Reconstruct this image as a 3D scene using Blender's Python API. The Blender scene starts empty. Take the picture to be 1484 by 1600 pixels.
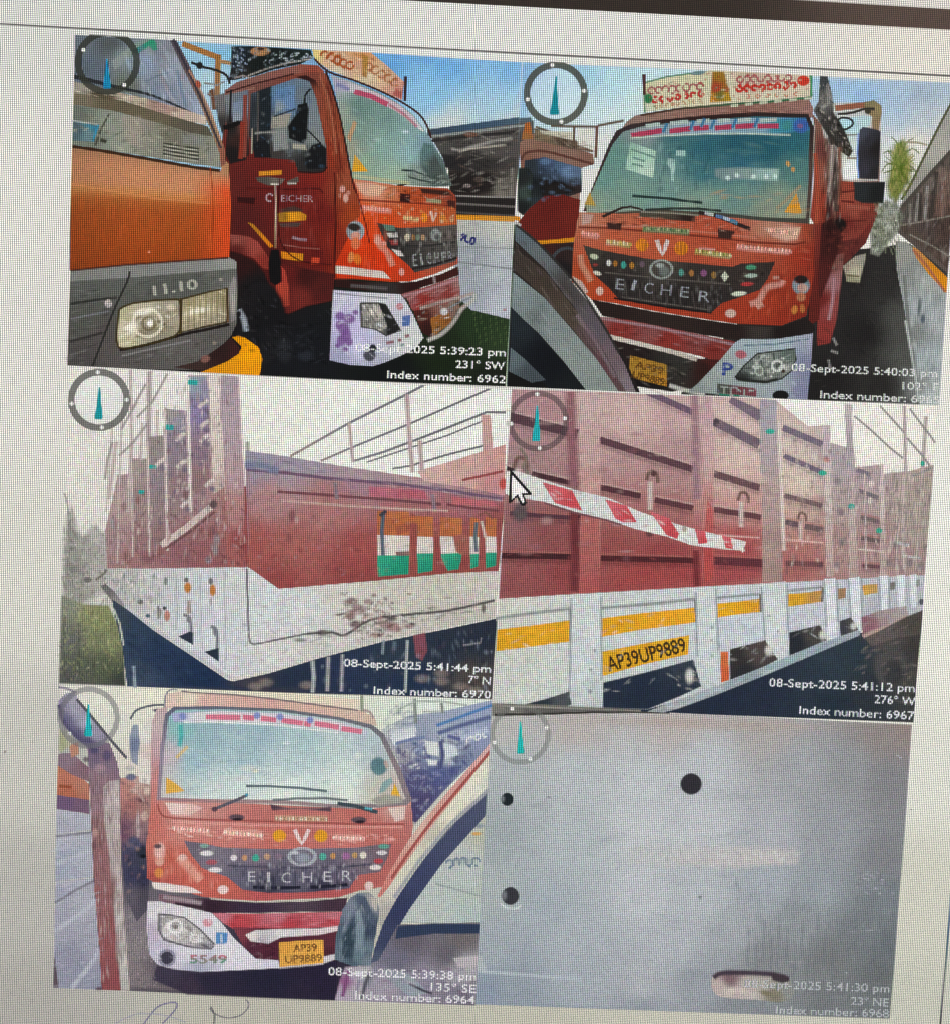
import bpy, math, random
from mathutils import Vector, Matrix
from mathutils.geometry import delaunay_2d_cdt, tessellate_polygon

# ------------------------------------------------------------------ camera, world, light, exposure
random.seed(7)
SC = bpy.context.scene
COL = SC.collection
W0, H0 = 1484.0, 1600.0                 # size of the photograph the camera was matched to
FPX = 1800.0                            # focal length in those pixels
DIST = 0.18                             # a phone held 18 cm from the display
PITCH, YAW, ROLL = math.radians(2.6), math.radians(1.0), math.radians(2.62)
AIM = Vector((0.0, 0.0, 1.02))          # where the optical axis meets the display (display plane is y = 0)
ROT = (Matrix.Rotation(-YAW, 3, 'Z') @ Matrix.Rotation(math.radians(90) - PITCH, 3, 'X')
       @ Matrix.Rotation(ROLL, 3, 'Z'))
CAMLOC = AIM - (ROT @ Vector((0, 0, -1))) * DIST
cam = bpy.data.cameras.new('camera')
camo = bpy.data.objects.new('camera', cam)
COL.objects.link(camo)
camo.matrix_world = Matrix.Translation(CAMLOC) @ ROT.to_4x4()
cam.sensor_fit = 'HORIZONTAL'
cam.sensor_width = 36.0
cam.lens = 36.0 * FPX / W0
cam.clip_start = 0.01
cam.clip_end = 50.0
cam.dof.use_dof = True
cam.dof.focus_distance = DIST * 0.93          # focused a little short of the display: the whole picture is slightly soft
cam.dof.aperture_fstop = 27.0
SC.camera = camo

world = bpy.data.worlds.new('World')
SC.world = world
world.use_nodes = True
wn = world.node_tree
wn.nodes.clear()
wo = wn.nodes.new('ShaderNodeOutputWorld')
wb = wn.nodes.new('ShaderNodeBackground')
wsky = wn.nodes.new('ShaderNodeTexSky')
wsky.sky_type = 'NISHITA'
wsky.sun_disc = False
wsky.sun_elevation = math.radians(40)
wsky.sun_rotation = math.radians(150)
wb.inputs['Strength'].default_value = 0.05
wn.links.new(wsky.outputs[0], wb.inputs['Color'])
wn.links.new(wb.outputs[0], wo.inputs['Surface'])
sun = bpy.data.lights.new('sun', 'SUN')
sun.energy = 0.5
sun.angle = math.radians(12)
sun.color = (1.0, 0.95, 0.88)
suno = bpy.data.objects.new('sun', sun)
COL.objects.link(suno)
suno.location = (0.5, 1.5, 2.5)
suno.rotation_euler = (math.radians(-50), 0, math.radians(-30))   # daylight from behind the display
SC.view_settings.view_transform = 'Standard'
SC.view_settings.look = 'None'
SC.view_settings.exposure = 0.0
SC.view_settings.gamma = 1.0
SC.cycles.transparent_max_bounces = 48
SC.cycles.max_bounces = 1

# ------------------------------------------------------------------ helpers
def px(x, y):
    """A point of the photograph, as the spot on the display plane (y = 0) that shows there: (x, z) in metres."""
    d = ROT @ Vector(((x - W0 / 2) / FPX, -(y - H0 / 2) / FPX, -1.0))
    t = -CAMLOC.y / d.y
    p = CAMLOC + d * t
    return p.x, p.z

def lin(c):
    return c / 12.92 if c <= 0.04045 else ((c + 0.055) / 1.055) ** 2.4

S_TONE = [True]
S_ADJ = [1.0, 1.0]
def ADJ(sat=1.0, gain=1.0):
    S_ADJ[0], S_ADJ[1] = sat, gain

def hexs(h):
    """sRGB of a hex colour, through the display's own response (its middle tones sit low, its colours a little muted)."""
    c = [int(h[i:i + 2], 16) / 255.0 for i in (0, 2, 4)]
    g = 0.3 * c[0] + 0.55 * c[1] + 0.15 * c[2]
    c = [min(1.0, max(0.0, (g + (v - g) * S_ADJ[0]) * S_ADJ[1])) for v in c]
    if S_TONE[0]:
        t = float(S_TONE[0])
        g = 0.3 * c[0] + 0.55 * c[1] + 0.15 * c[2]
        c = [g + (v - g) * (1 + 0.06 * t) for v in c]
        c = [max(0.0, v * (1 - 0.165 * t * math.exp(-((v - 0.68) / 0.21) ** 2) - 0.05 * t * math.exp(-((v - 0.35) / 0.2) ** 2))) for v in c]
    return tuple(c)

def hexc(h):
    return tuple(lin(v) for v in hexs(h))

def field(stops, p=1.6):  # stops also carry the shading painted into the pictured things
    """A smooth colour field through the given (x, y, colour) stops."""
    st = [(x, y) + hexs(h) for x, y, h in stops]
    def f(x, y):
        sw = r = g = b = 0.0
        for sx, sy, sr, sg, sb in st:
            w = 1.0 / (((sx - x) ** 2 + (sy - y) ** 2) + 9.0) ** p
            sw += w; r += w * sr; g += w * sg; b += w * sb
        return lin(r / sw), lin(g / sw), lin(b / sw)
    return f

STEP = 1.5e-6                             # one layer of the display's picture above the next
class State: pass
S = State()
S.clip = None
S.k = 1

S.noisy = False
def panel(quad, k0=20, tone=1.0, noisy=False):
    S.clip = quad
    S.k = k0
    S_TONE[0] = tone
    S.noisy = noisy

def _area(p):
    return 0.5 * sum(p[i][0] * p[(i + 1) % len(p)][1] - p[(i + 1) % len(p)][0] * p[i][1] for i in range(len(p)))

def clip(poly, quad):
    if quad is None:
        return poly
    s = 1 if _area(quad) > 0 else -1
    out = list(poly)
    for i in range(len(quad)):
        a, b = quad[i], quad[(i + 1) % len(quad)]
        def side(q):
            return s * ((b[0] - a[0]) * (q[1] - a[1]) - (b[1] - a[1]) * (q[0] - a[0]))
        src, out = out, []
        for j in range(len(src)):
            p, q = src[j], src[(j + 1) % len(src)]
            sp, sq = side(p), side(q)
            if sp >= 0:
                out.append(p)
            if (sp >= 0) != (sq >= 0):
                t = sp / (sp - sq)
                out.append((p[0] + (q[0] - p[0]) * t, p[1] + (q[1] - p[1]) * t))
        if not out:
            return []
    return out

def spline(pts, n=5, closed=True):
    m = len(pts)
    out = []
    for i in range(m if closed else m - 1):
        if closed:
            a, b, c, d = pts[i - 1], pts[i], pts[(i + 1) % m], pts[(i + 2) % m]
        else:
            a, b, c, d = pts[max(i - 1, 0)], pts[i], pts[i + 1], pts[min(i + 2, m - 1)]
        for j in range(n):
            t = j / n
            out.append(tuple(0.5 * (2 * b[k] + (c[k] - a[k]) * t + (2 * a[k] - 5 * b[k] + 4 * c[k] - d[k]) * t * t
                             + (3 * b[k] - a[k] - 3 * c[k] + d[k]) * t ** 3) for k in (0, 1)))
    if not closed:
        out.append(tuple(pts[-1]))
    return out

MATS = {}
def screen_mat(name, alpha, grain=0.11, blotch=0.05):
    """Lit picture of a liquid crystal display: stripes of red, green and blue cells in rows, faint grain, dark glass."""
    if name in MATS:
        return MATS[name]
    m = bpy.data.materials.new(name)
    m.use_nodes = True
    nt = m.node_tree
    nt.nodes.clear()
    N, Lk = nt.nodes.new, nt.links.new
    out = N('ShaderNodeOutputMaterial')
    bs = N('ShaderNodeBsdfPrincipled')
    bs.inputs['Base Color'].default_value = (0.012, 0.012, 0.013, 1)
    bs.inputs['Roughness'].default_value = 0.55
    bs.inputs['Specular IOR Level'].default_value = 0.15
    at = N('ShaderNodeAttribute'); at.attribute_name = 'Col'
    ge = N('ShaderNodeNewGeometry')
    sep = N('ShaderNodeSeparateXYZ'); Lk(ge.outputs['Position'], sep.inputs[0])
    def math_(op, a, b=None, c=None):
        n = N('ShaderNodeMath'); n.operation = op
        for i, v in enumerate((a, b, c)):
            if v is None: continue
            if isinstance(v, (int, float)): n.inputs[i].default_value = v
            else: Lk(v, n.inputs[i])
        return n.outputs[0]
    pitch = 0.00029
    kx = 2 * math.pi / pitch
    chans = []
    for c in range(3):
        ph = math_('MULTIPLY_ADD', sep.outputs[0], kx, -2 * math.pi * c / 3)
        k_ = 1.0 / (1.0 + 0.5 * 0.85 * 0.20 * math.cos(2 * math.pi * c / 3))          # keeps white neutral
        chans.append(math_('MULTIPLY_ADD', math_('SINE', ph), 0.20 * k_, k_))
    row = math_('MULTIPLY_ADD', math_('SINE', math_('MULTIPLY', sep.outputs[2], kx)), 0.50, 1.0)
    gap = math_('MULTIPLY_ADD', math_('SINE', math_('MULTIPLY', sep.outputs[0], kx)), 0.85, 1.0)      # dark gaps between cells
    row = math_('MULTIPLY', row, gap)
    comb = N('ShaderNodeCombineXYZ')
    for i in range(3):
        Lk(math_('MULTIPLY', chans[i], row), comb.inputs[i])
    # grain of the pictures shown: fine and coarse
    nz = N('ShaderNodeTexNoise'); nz.inputs['Scale'].default_value = 2300.0; nz.inputs['Detail'].default_value = 2.0
    Lk(ge.outputs['Position'], nz.inputs['Vector'])
    nb = N('ShaderNodeTexNoise'); nb.inputs['Scale'].default_value = 420.0; nb.inputs['Detail'].default_value = 3.0
    Lk(ge.outputs['Position'], nb.inputs['Vector'])
    g1 = math_('MULTIPLY_ADD', math_('SUBTRACT', nz.outputs['Fac'], 0.5), grain * 4, 1.0)
    g2 = math_('MULTIPLY_ADD', math_('SUBTRACT', nb.outputs['Fac'], 0.5), blotch * 4, 1.0)
    gg = math_('MULTIPLY', g1, g2)
    nc = N('ShaderNodeTexNoise'); nc.inputs['Scale'].default_value = 1500.0; nc.inputs['Detail'].default_value = 1.0
    Lk(ge.outputs['Position'], nc.inputs['Vector'])
    vc = N('ShaderNodeVectorMath'); vc.operation = 'MULTIPLY_ADD'        # blotches of colour as in a compressed picture
    Lk(nc.outputs['Color'], vc.inputs[0]); vc.inputs[1].default_value = (blotch * 5,) * 3; vc.inputs[2].default_value = (1 - blotch * 2.5,) * 3
    vd = N('ShaderNodeVectorMath'); vd.operation = 'MULTIPLY'
    Lk(comb.outputs[0], vd.inputs[0]); Lk(vc.outputs[0], vd.inputs[1]); comb = vd
    v1 = N('ShaderNodeVectorMath'); v1.operation = 'MULTIPLY'
    Lk(at.outputs['Color'], v1.inputs[0]); Lk(comb.outputs[0], v1.inputs[1])
    v2 = N('ShaderNodeVectorMath'); v2.operation = 'SCALE'
    Lk(v1.outputs[0], v2.inputs[0]); Lk(gg, v2.inputs['Scale'])
    Lk(v2.outputs[0], bs.inputs['Emission Color'])
    bs.inputs['Emission Strength'].default_value = 1.0
    if alpha:
        Lk(at.outputs['Alpha'], bs.inputs['Alpha'])
    Lk(bs.outputs[0], out.inputs['Surface'])
    m.cycles.emission_sampling = 'NONE'
    MATS[name] = m
    return m

def finish(par, name, verts, faces, cols, soft, mat=None, kind=None):
    """verts: photo pixels; cols: (r, g, b, a) per vertex."""
    y = -S.k * STEP
    S.k += 1
    if par is not None:
        b = par['_o'] if '_o' in par else (0, 0, 0)
        ox, oy, oz = b
    else:
        ox = oz = 0.0
        oy = 0.0
    co = []
    for vx, vy in verts:
        X, Z = px(vx, vy)
        co.append((X - ox, y - oy, Z - oz))
    fs = []
    for f in faces:                     # faces look towards the viewer (-y)
        a, b_, c = co[f[0]], co[f[1]], co[f[2]]
        cr = (b_[2] - a[2]) * (c[0] - a[0]) - (b_[0] - a[0]) * (c[2] - a[2])
        fs.append(tuple(f) if cr < 0 else tuple(reversed(f)))
    me = bpy.data.meshes.new(name)
    me.from_pydata(co, [], fs)
    ca = me.color_attributes.new('Col', 'FLOAT_COLOR', 'POINT')
    flat = []
    for c in cols:
        flat.extend(c)
    ca.data.foreach_set('color', flat)
    me.update()
    if mat is None:
        if S.noisy:
            mat = screen_mat('display_picture_noisy_blended', True, 0.12, 0.085) if soft else screen_mat('display_picture_noisy', False, 0.12, 0.085)
        else:
            mat = screen_mat('display_picture_blended', True) if soft else screen_mat('display_picture', False)
    me.materials.append(mat)
    o = bpy.data.objects.new(name, me)
    COL.objects.link(o)
    if par is not None:
        o.parent = par
        o['_o'] = (ox, oy, oz)
    else:
        o['_o'] = (0.0, 0.0, 0.0)
    if kind:
        o['kind'] = kind
    return o

def colfun(col, alpha):
    if callable(col):
        return lambda x, y: tuple(col(x, y)) + (alpha,)
    if isinstance(col, (list, tuple)):
        f = field(col)
        return lambda x, y: f(x, y) + (alpha,)
    c = hexc(col)
    return lambda x, y: c + (alpha,)

def P(par, name, pts, col, smooth=0, soft=0.0, alpha=1.0, grid=None, kind=None, mat=None):
    """A filled outline. col: a colour, or a list of (x, y, colour) stops. soft: width of its faded rim."""
    if smooth:
        pts = spline(pts, smooth)
    pts = clip(pts, S.clip)
    if len(pts) < 3:
        raise ValueError('outline outside its picture: ' + name)
    q = [pts[0]]
    for p in pts[1:]:
        if abs(p[0] - q[-1][0]) + abs(p[1] - q[-1][1]) > 0.05:
            q.append(p)
    pts = q
    cf = colfun(col, alpha)
    grad = not isinstance(col, str)
    verts, faces, cols = [], [], []
    inner = pts
    if soft:
        m = len(pts)
        s = 1 if _area(pts) > 0 else -1
        inn, outr = [], []
        for i in range(m):
            a, b, c = pts[i - 1], pts[i], pts[(i + 1) % m]
            n = Vector((0.0, 0.0))
            for u, v in ((a, b), (b, c)):
                d = Vector((v[0] - u[0], v[1] - u[1]))
                if d.length > 1e-6:
                    d.normalize(); n += Vector((-d.y, d.x)) * s
            if n.length > 1e-6: n.normalize()
            inn.append((b[0] + n.x * soft * 0.5, b[1] + n.y * soft * 0.5))
            outr.append((b[0] - n.x * soft * 0.5, b[1] - n.y * soft * 0.5))
        inner = inn
    if grad:
        xs = [p[0] for p in inner]; ys = [p[1] for p in inner]
        w, h = max(xs) - min(xs), max(ys) - min(ys)
        g = grid or max(3.0, min(w, h) / 14.0, max(w, h) / 46.0)
        vs = [Vector(p) for p in inner]
        nx, ny = int(w / g), int(h / g)
        for i in range(1, nx + 1):
            for j in range(1, ny + 1):
                vs.append(Vector((min(xs) + (i - 0.5 + 0.25 * (j % 2)) * w / nx, min(ys) + (j - 0.5) * h / ny)))
        r = delaunay_2d_cdt(vs, [], [list(range(len(inner)))], 1, 1e-4)
        verts = [(v.x, v.y) for v in r[0]]
        faces = [list(f) for f in r[2]]
    else:
        verts = list(inner)
        faces = [list(f) for f in tessellate_polygon([[Vector((p[0], p[1], 0)) for p in inner]])]
    cols = [cf(*v) for v in verts]
    if soft:
        m = len(inner)
        b = len(verts)
        for i in range(m):
            verts.append(inner[i]); cols.append(cf(*inner[i]))
        for i in range(m):
            verts.append(outr[i]); c = cf(*inner[i]); cols.append(c[:3] + (0.0,))
        for i in range(m):
            j = (i + 1) % m
            faces += [[b + i, b + j, b + m + j], [b + i, b + m + j, b + m + i]]
    return finish(par, name, verts, faces, cols, soft or alpha < 1, mat, kind)

def strip(pts, w, w1=None):
    """Quads of a stroke of width w (tapering to w1) along pts."""
    n = len(pts)
    L, R = [], []
    for i in range(n):
        a, b = pts[max(i - 1, 0)], pts[min(i + 1, n - 1)]
        d = Vector((b[0] - a[0], b[1] - a[1]))
        d = d.normalized() if d.length > 1e-6 else Vector((1, 0))
        ww = w if w1 is None else w + (w1 - w) * i / max(n - 1, 1)
        L.append((pts[i][0] - d.y * ww / 2, pts[i][1] + d.x * ww / 2))
        R.append((pts[i][0] + d.y * ww / 2, pts[i][1] - d.x * ww / 2))
    return [[L[i], L[i + 1], R[i + 1], R[i]] for i in range(n - 1)]

def L(par, name, pts, w, col, w1=None, smooth=0, alpha=1.0, kind=None, soft=False):
    """One stroke, or several when pts is a list of strokes. soft: edges fade out."""
    many = pts if isinstance(pts[0][0], (list, tuple)) else [pts]
    cf = colfun(col, alpha)
    verts, faces, cols = [], [], []
    for one in many:
        if smooth:
            one = spline(one, smooth, False)
        if soft:
            rails = []
            n = len(one)
            for off, a in ((-0.75, 0.0), (-0.22, 1.0), (0.22, 1.0), (0.75, 0.0)):
                rail = []
                for i in range(n):
                    p, q = one[max(i - 1, 0)], one[min(i + 1, n - 1)]
                    d = Vector((q[0] - p[0], q[1] - p[1])); d = d.normalized() if d.length > 1e-6 else Vector((1, 0))
                    ww = w if w1 is None else w + (w1 - w) * i / max(n - 1, 1)
                    rail.append(((one[i][0] - d.y * ww * off, one[i][1] + d.x * ww * off), a))
                rails.append(rail)
            for r0, r1 in zip(rails, rails[1:]):
                for i in range(n - 1):
                    quad = [r0[i], r0[i + 1], r1[i + 1], r1[i]]
                    if S.clip and len(clip([z[0] for z in quad], S.clip)) == 0:
                        continue
                    b = len(verts)
                    for p, a in quad:
                        verts.append(p); c = cf(*p); cols.append(c[:3] + (c[3] * a,))
                    faces.append([b, b + 1, b + 2]); faces.append([b, b + 2, b + 3])
            continue
        for q in strip(one, w, w1):
            q = clip(q, S.clip)
            if len(q) < 3: continue
            b = len(verts)
            for p in q:
                verts.append(p); cols.append(cf(*p))
            for i in range(1, len(q) - 1):
                faces.append([b, b + i, b + i + 1])
    if not verts:
        raise ValueError('stroke outside its picture: ' + name)
    return finish(par, name, verts, faces, cols, soft or alpha < 1, None, kind)

def E(par, name, cx, cy, rx, ry, col, rot=0.0, soft=0.0, alpha=1.0, n=20, kind=None, a0=0.0, a1=360.0):
    """A filled ellipse; soft = fraction of its radius that fades out."""
    c, s = math.cos(math.radians(rot)), math.sin(math.radians(rot))
    def ring(f):
        o = []
        for i in range(n):
            t = math.radians(a0 + (a1 - a0) * i / n)
            u, v = rx * f * math.cos(t), ry * f * math.sin(t)
            o.append((cx + u * c - v * s, cy + u * s + v * c))
        return o
    if not soft:
        return P(par, name, ring(1.0), col, alpha=alpha, kind=kind)
    cf = colfun(col, alpha)
    verts, faces, cols = [(cx, cy)], [], [cf(cx, cy)]
    fr = [max(1.0 - soft, 0.02), 1 - soft * 0.75, 1 - soft * 0.5, 1 - soft * 0.25, 1.0]
    al = [1.0, 0.84, 0.5, 0.16, 0.0]
    q = S.clip
    for f, a in zip(fr, al):
        for p in ring(f):
            verts.append(p); k = cf(*p); cols.append(k[:3] + (k[3] * a,))
    for i in range(n):
        faces.append([0, 1 + i, 1 + (i + 1) % n])
        for r in range(len(fr) - 1):
            b0, b1 = 1 + r * n, 1 + (r + 1) * n
            faces += [[b0 + i, b0 + (i + 1) % n, b1 + (i + 1) % n], [b0 + i, b1 + (i + 1) % n, b1 + i]]
    if q:                                # cut at the picture's edge
        nv, nf, nc = [], [], []
        for f in faces:
            tri = [verts[k] for k in f]
            cl = clip(tri, q)
            if len(cl) < 3: continue
            (x1, y1), (x2, y2), (x3, y3) = tri
            det = (y2 - y3) * (x1 - x3) + (x3 - x2) * (y1 - y3)
            if abs(det) < 1e-9: continue
            b = len(nv)
            for p in cl:
                l1 = ((y2 - y3) * (p[0] - x3) + (x3 - x2) * (p[1] - y3)) / det
                l2 = ((y3 - y1) * (p[0] - x3) + (x1 - x3) * (p[1] - y3)) / det
                l3 = 1 - l1 - l2
                nv.append(p)
                nc.append(tuple(l1 * cols[f[0]][k] + l2 * cols[f[1]][k] + l3 * cols[f[2]][k] for k in range(4)))
            for i in range(1, len(cl) - 1):
                nf.append([b, b + i, b + i + 1])
        verts, faces, cols = nv, nf, nc
    return finish(par, name, verts, faces, cols, True, None, kind)

def ring(par, name, cx, cy, r0, r1, col, alpha=1.0, n=48, a0=0, a1=360, sy=1.0):
    verts, faces, cols = [], [], []
    cf = colfun(col, alpha)
    for i in range(n):
        t0 = math.radians(a0 + (a1 - a0) * i / n); t1 = math.radians(a0 + (a1 - a0) * (i + 1) / n)
        q = [(cx + r * math.cos(t), cy + sy * r * math.sin(t)) for r, t in ((r0, t0), (r1, t0), (r1, t1), (r0, t1))]
        q = clip(q, S.clip)
        if len(q) < 3: continue
        b = len(verts)
        for p in q:
            verts.append(p); cols.append(cf(*p))
        for j in range(1, len(q) - 1):
            faces.append([b, b + j, b + j + 1])
    return finish(par, name, verts, faces, cols, alpha < 1)

FONT = {}
def glyphs(text, bold):
    cu = bpy.data.curves.new('lettering_curve', 'FONT')
    cu.body = text
    cu.resolution_u = 3
    cu.offset = bold
    ob = bpy.data.objects.new('lettering_curve', cu)
    me = ob.to_mesh()
    vs = [tuple(v.co[:2]) for v in me.vertices]
    fs = [list(p.vertices) for p in me.polygons]
    ob.to_mesh_clear()
    bpy.data.objects.remove(ob)
    bpy.data.curves.remove(cu)
    return vs, fs

def X(par, name, text, x0, y0, x1, y1, h, col, bold=0.012, alpha=1.0, shear=0.0, soft=False, h1=None):
    """Writing whose baseline runs from (x0, y0) to (x1, y1), h high (h1 at its end)."""
    vs, fs = glyphs(text, bold)
    lx, hx = min(v[0] for v in vs), max(v[0] for v in vs)
    cap = 0.73
    d = Vector((x1 - x0, y1 - y0))
    up = Vector((d.y, -d.x)).normalized()
    up = (up + d.normalized() * shear)
    cf = colfun(col, alpha)
    verts = []
    for vx, vy in vs:
        t = (vx - lx) / (hx - lx)
        hh = h if h1 is None else h + (h1 - h) * t
        p = Vector((x0, y0)) + d * t + up * (vy / cap * hh)
        verts.append((p.x, p.y))
    tri = []
    for f in fs:
        for i in range(1, len(f) - 1):
            tri.append([f[0], f[i], f[i + 1]])
    return finish(par, name, verts, tri, [cf(*v) for v in verts], alpha < 1)

def thing(name, label, cat, at, group=None):
    """An Empty on the display at the thing's foot; it parents the parts."""
    o = bpy.data.objects.new(name, None)
    COL.objects.link(o)
    X_, Z_ = px(*at)
    o.location = (X_, 0.0, Z_)
    o.empty_display_size = 0.004
    o['_o'] = (X_, 0.0, Z_)
    o['label'] = label
    o['category'] = cat
    if group:
        o['group'] = group
    return o

def tag(o, label, cat, group=None):
    o['label'] = label
    o['category'] = cat
    if group:
        o['group'] = group
    return o

def scribble(par, name, x0, y0, x1, y1, h, n, col, w, seed, alpha=1.0):
    """A line of curly lettering: n looped signs along the line."""
    rnd = random.Random(seed)
    st = []
    for i in range(n):
        t = (i + 0.5) / n
        cx, cy = x0 + (x1 - x0) * t, y0 + (y1 - y0) * t - h / 2
        r = h * 0.36
        a = rnd.uniform(0, 360)
        sp = rnd.uniform(200, 330)
        st.append([(cx + r * 1.1 * math.cos(math.radians(a + sp * k / 7)), cy + r * math.sin(math.radians(a + sp * k / 7))) for k in range(8)])
        if rnd.random() < 0.6:
            st.append([(cx - r * 0.5, cy - r * 1.1), (cx + r * 0.2, cy - r * 1.35), (cx + r * 0.9, cy - r * 1.0)])
        if rnd.random() < 0.35:
            st.append([(cx - r * 0.4, cy + r * 1.2), (cx + r * 0.5, cy + r * 1.45)])
    return L(par, name, st, w, col, alpha=alpha)

def inside(poly, x, y):
    c = False
    j = len(poly) - 1
    for i in range(len(poly)):
        xi, yi = poly[i]; xj, yj = poly[j]
        if (yi > y) != (yj > y) and x < (xj - xi) * (y - yi) / (yj - yi) + xi:
            c = not c
        j = i
    return c

def dabs(par, name, poly, n, colours, rx, ry, rot=0.0, spread=12.0, seed=1, alpha=0.5, kind=None):
    """Many small soft marks inside an outline: grime, scratches, leaves, glints. One part of its thing."""
    rnd = random.Random(seed)
    xs = [p[0] for p in poly]; ys = [p[1] for p in poly]
    verts, faces, cols = [], [], []
    cc = [hexc(c) for c in colours]
    tries = 0
    while n > 0 and tries < 20000:
        tries += 1
        x, y = rnd.uniform(min(xs), max(xs)), rnd.uniform(min(ys), max(ys))
        if not inside(poly, x, y) or (S.clip and not inside(S.clip, x, y)):
            continue
        n -= 1
        a = math.radians(rot + rnd.uniform(-spread, spread))
        u, v = rx * rnd.uniform(0.5, 1.5), ry * rnd.uniform(0.5, 1.5)
        c = rnd.choice(cc)
        al = alpha * rnd.uniform(0.5, 1.3)
        b = len(verts)
        verts.append((x, y)); cols.append(c + (min(al, 1.0),))
        for k in range(8):
            t = k * math.pi / 4
            q = (u * math.cos(t), v * math.sin(t))
            verts.append((x + q[0] * math.cos(a) - q[1] * math.sin(a), y + q[0] * math.sin(a) + q[1] * math.cos(a)))
            cols.append(c + (0.0,))
            faces.append([b, b + 1 + k, b + 1 + (k + 1) % 8])
    return finish(par, name, verts, faces, cols, True, None, kind)

# ------------------------------------------------------------------ monitor and desk (mostly beyond the frame)
def plain(name, col, rough=0.5, noise=0.0, scale=60):
    m = bpy.data.materials.new(name)
    m.use_nodes = True
    nt = m.node_tree
    bs = nt.nodes['Principled BSDF']
    bs.inputs['Roughness'].default_value = rough
    nz = nt.nodes.new('ShaderNodeTexNoise'); nz.inputs['Scale'].default_value = scale
    mx = nt.nodes.new('ShaderNodeMix'); mx.data_type = 'RGBA'
    mx.inputs[6].default_value = tuple(c * (1 - noise) for c in col) + (1,)
    mx.inputs[7].default_value = tuple(min(1, c * (1 + noise)) for c in col) + (1,)
    nt.links.new(nz.outputs['Fac'], mx.inputs[0])
    nt.links.new(mx.outputs[2], bs.inputs['Base Color'])
    return m

def box(par, name, x0, x1, y0, y1, z0, z1, mat, bev=0.0, kind=None):
    import bmesh
    bm = bmesh.new()
    bmesh.ops.create_cube(bm, size=1.0)
    for v in bm.verts:
        v.co = Vector((x0 + (v.co.x + .5) * (x1 - x0), y0 + (v.co.y + .5) * (y1 - y0), z0 + (v.co.z + .5) * (z1 - z0)))
    if bev:
        bmesh.ops.bevel(bm, geom=bm.edges[:], offset=bev, segments=2, affect='EDGES')
    o_ = par['_o'] if par is not None else (0, 0, 0)
    for v in bm.verts:
        v.co -= Vector(o_)
    me = bpy.data.meshes.new(name)
    bm.to_mesh(me); bm.free()
    me.materials.append(mat)
    o = bpy.data.objects.new(name, me)
    COL.objects.link(o)
    if par is not None: o.parent = par
    if kind: o['kind'] = kind
    return o

black_plastic = plain('black_plastic', (0.02, 0.02, 0.021), 0.45, 0.2, 900)
desk_wood = plain('desk_wood', (0.30, 0.20, 0.12), 0.5, 0.25, 14)
MX0, MX1, MZ0, MZ1 = -0.285, 0.242, 0.862, 1.158        # the lit area of a 24 inch display
desk = box(None, 'desk', -0.8, 0.8, -0.12, 0.6, 0.70, 0.735, desk_wood, 0.004, kind='structure')
mon = bpy.data.objects.new('monitor', None); COL.objects.link(mon)
mon.location = (0, 0.12, 0.735); mon['_o'] = (0, 0.12, 0.735)
tag(mon, 'black desktop monitor showing a page of six truck photographs', 'monitor')
box(mon, 'back_housing', MX0 - .008, MX1 + .008, 0.004, 0.035, MZ0 - .016, MZ1 + .008, black_plastic, 0.003)
box(mon, 'bezel_top', MX0 - .008, MX1 + .008, -0.0035, 0.0035, MZ1, MZ1 + .008, black_plastic, 0.0008)
box(mon, 'bezel_bottom', MX0 - .008, MX1 + .008, -0.0035, 0.0035, MZ0 - .016, MZ0, black_plastic, 0.0008)
box(mon, 'bezel_side', MX0 - .008, MX0, -0.0035, 0.0035, MZ0 + .0001, MZ1 - .0001, black_plastic, 0.0008)
box(mon, 'bezel_side', MX1, MX1 + .008, -0.0035, 0.0035, MZ0 + .0001, MZ1 - .0001, black_plastic, 0.0008)
box(mon, 'stand_neck', -0.05, 0.02, 0.036, 0.06, 0.747, 1.02, black_plastic, 0.004)
box(mon, 'stand_base', -0.14, 0.11, 0.0, 0.24, 0.736, 0.746, black_plastic, 0.003)

# the display itself: the viewer's dark backdrop, then two pages of a document with a dark gap between
def unpx(X_, Z_):
    """Pixel of the photograph that shows the display spot (X_, Z_)."""
    v = ROT.transposed() @ (Vector((X_, 0, Z_)) - CAMLOC)
    return W0 / 2 + FPX * v.x / -v.z, H0 / 2 - FPX * v.y / -v.z

S.k = 0
bd = P(mon, 'display_backdrop', [unpx(MX0, MZ0), unpx(MX1, MZ0), unpx(MX1, MZ1), unpx(MX0, MZ1)],
       [(600, -20, '37302a'), (1000, 10, '352d27'), (1484, 30, '5c4c44'), (-600, 800, '35302b'), (2300, 800, '4a423a')], grid=60)
screen_mat('display_page', False, 0.02, 0.025)
PAGE = [(-260, 22), (0, 36.5), (460, 63), (840, 84), (1170, 101), (1484, 118)]
paged = MATS['display_page']
S_TONE[0] = False
def stops_page():  # uneven screen brightness painted into the page colour, dimmest at lower left
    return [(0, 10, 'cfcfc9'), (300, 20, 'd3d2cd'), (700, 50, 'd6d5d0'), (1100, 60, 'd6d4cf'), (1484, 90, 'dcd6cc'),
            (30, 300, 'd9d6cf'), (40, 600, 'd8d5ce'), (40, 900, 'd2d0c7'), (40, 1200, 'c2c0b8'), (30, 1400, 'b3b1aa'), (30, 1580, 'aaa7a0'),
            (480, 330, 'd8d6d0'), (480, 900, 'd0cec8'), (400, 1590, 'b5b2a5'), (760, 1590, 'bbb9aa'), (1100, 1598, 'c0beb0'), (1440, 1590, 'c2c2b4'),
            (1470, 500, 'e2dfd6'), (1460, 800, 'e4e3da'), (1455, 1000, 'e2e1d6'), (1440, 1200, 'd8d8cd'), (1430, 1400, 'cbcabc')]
bottom = unpx(0, MZ0)[1]
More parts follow.
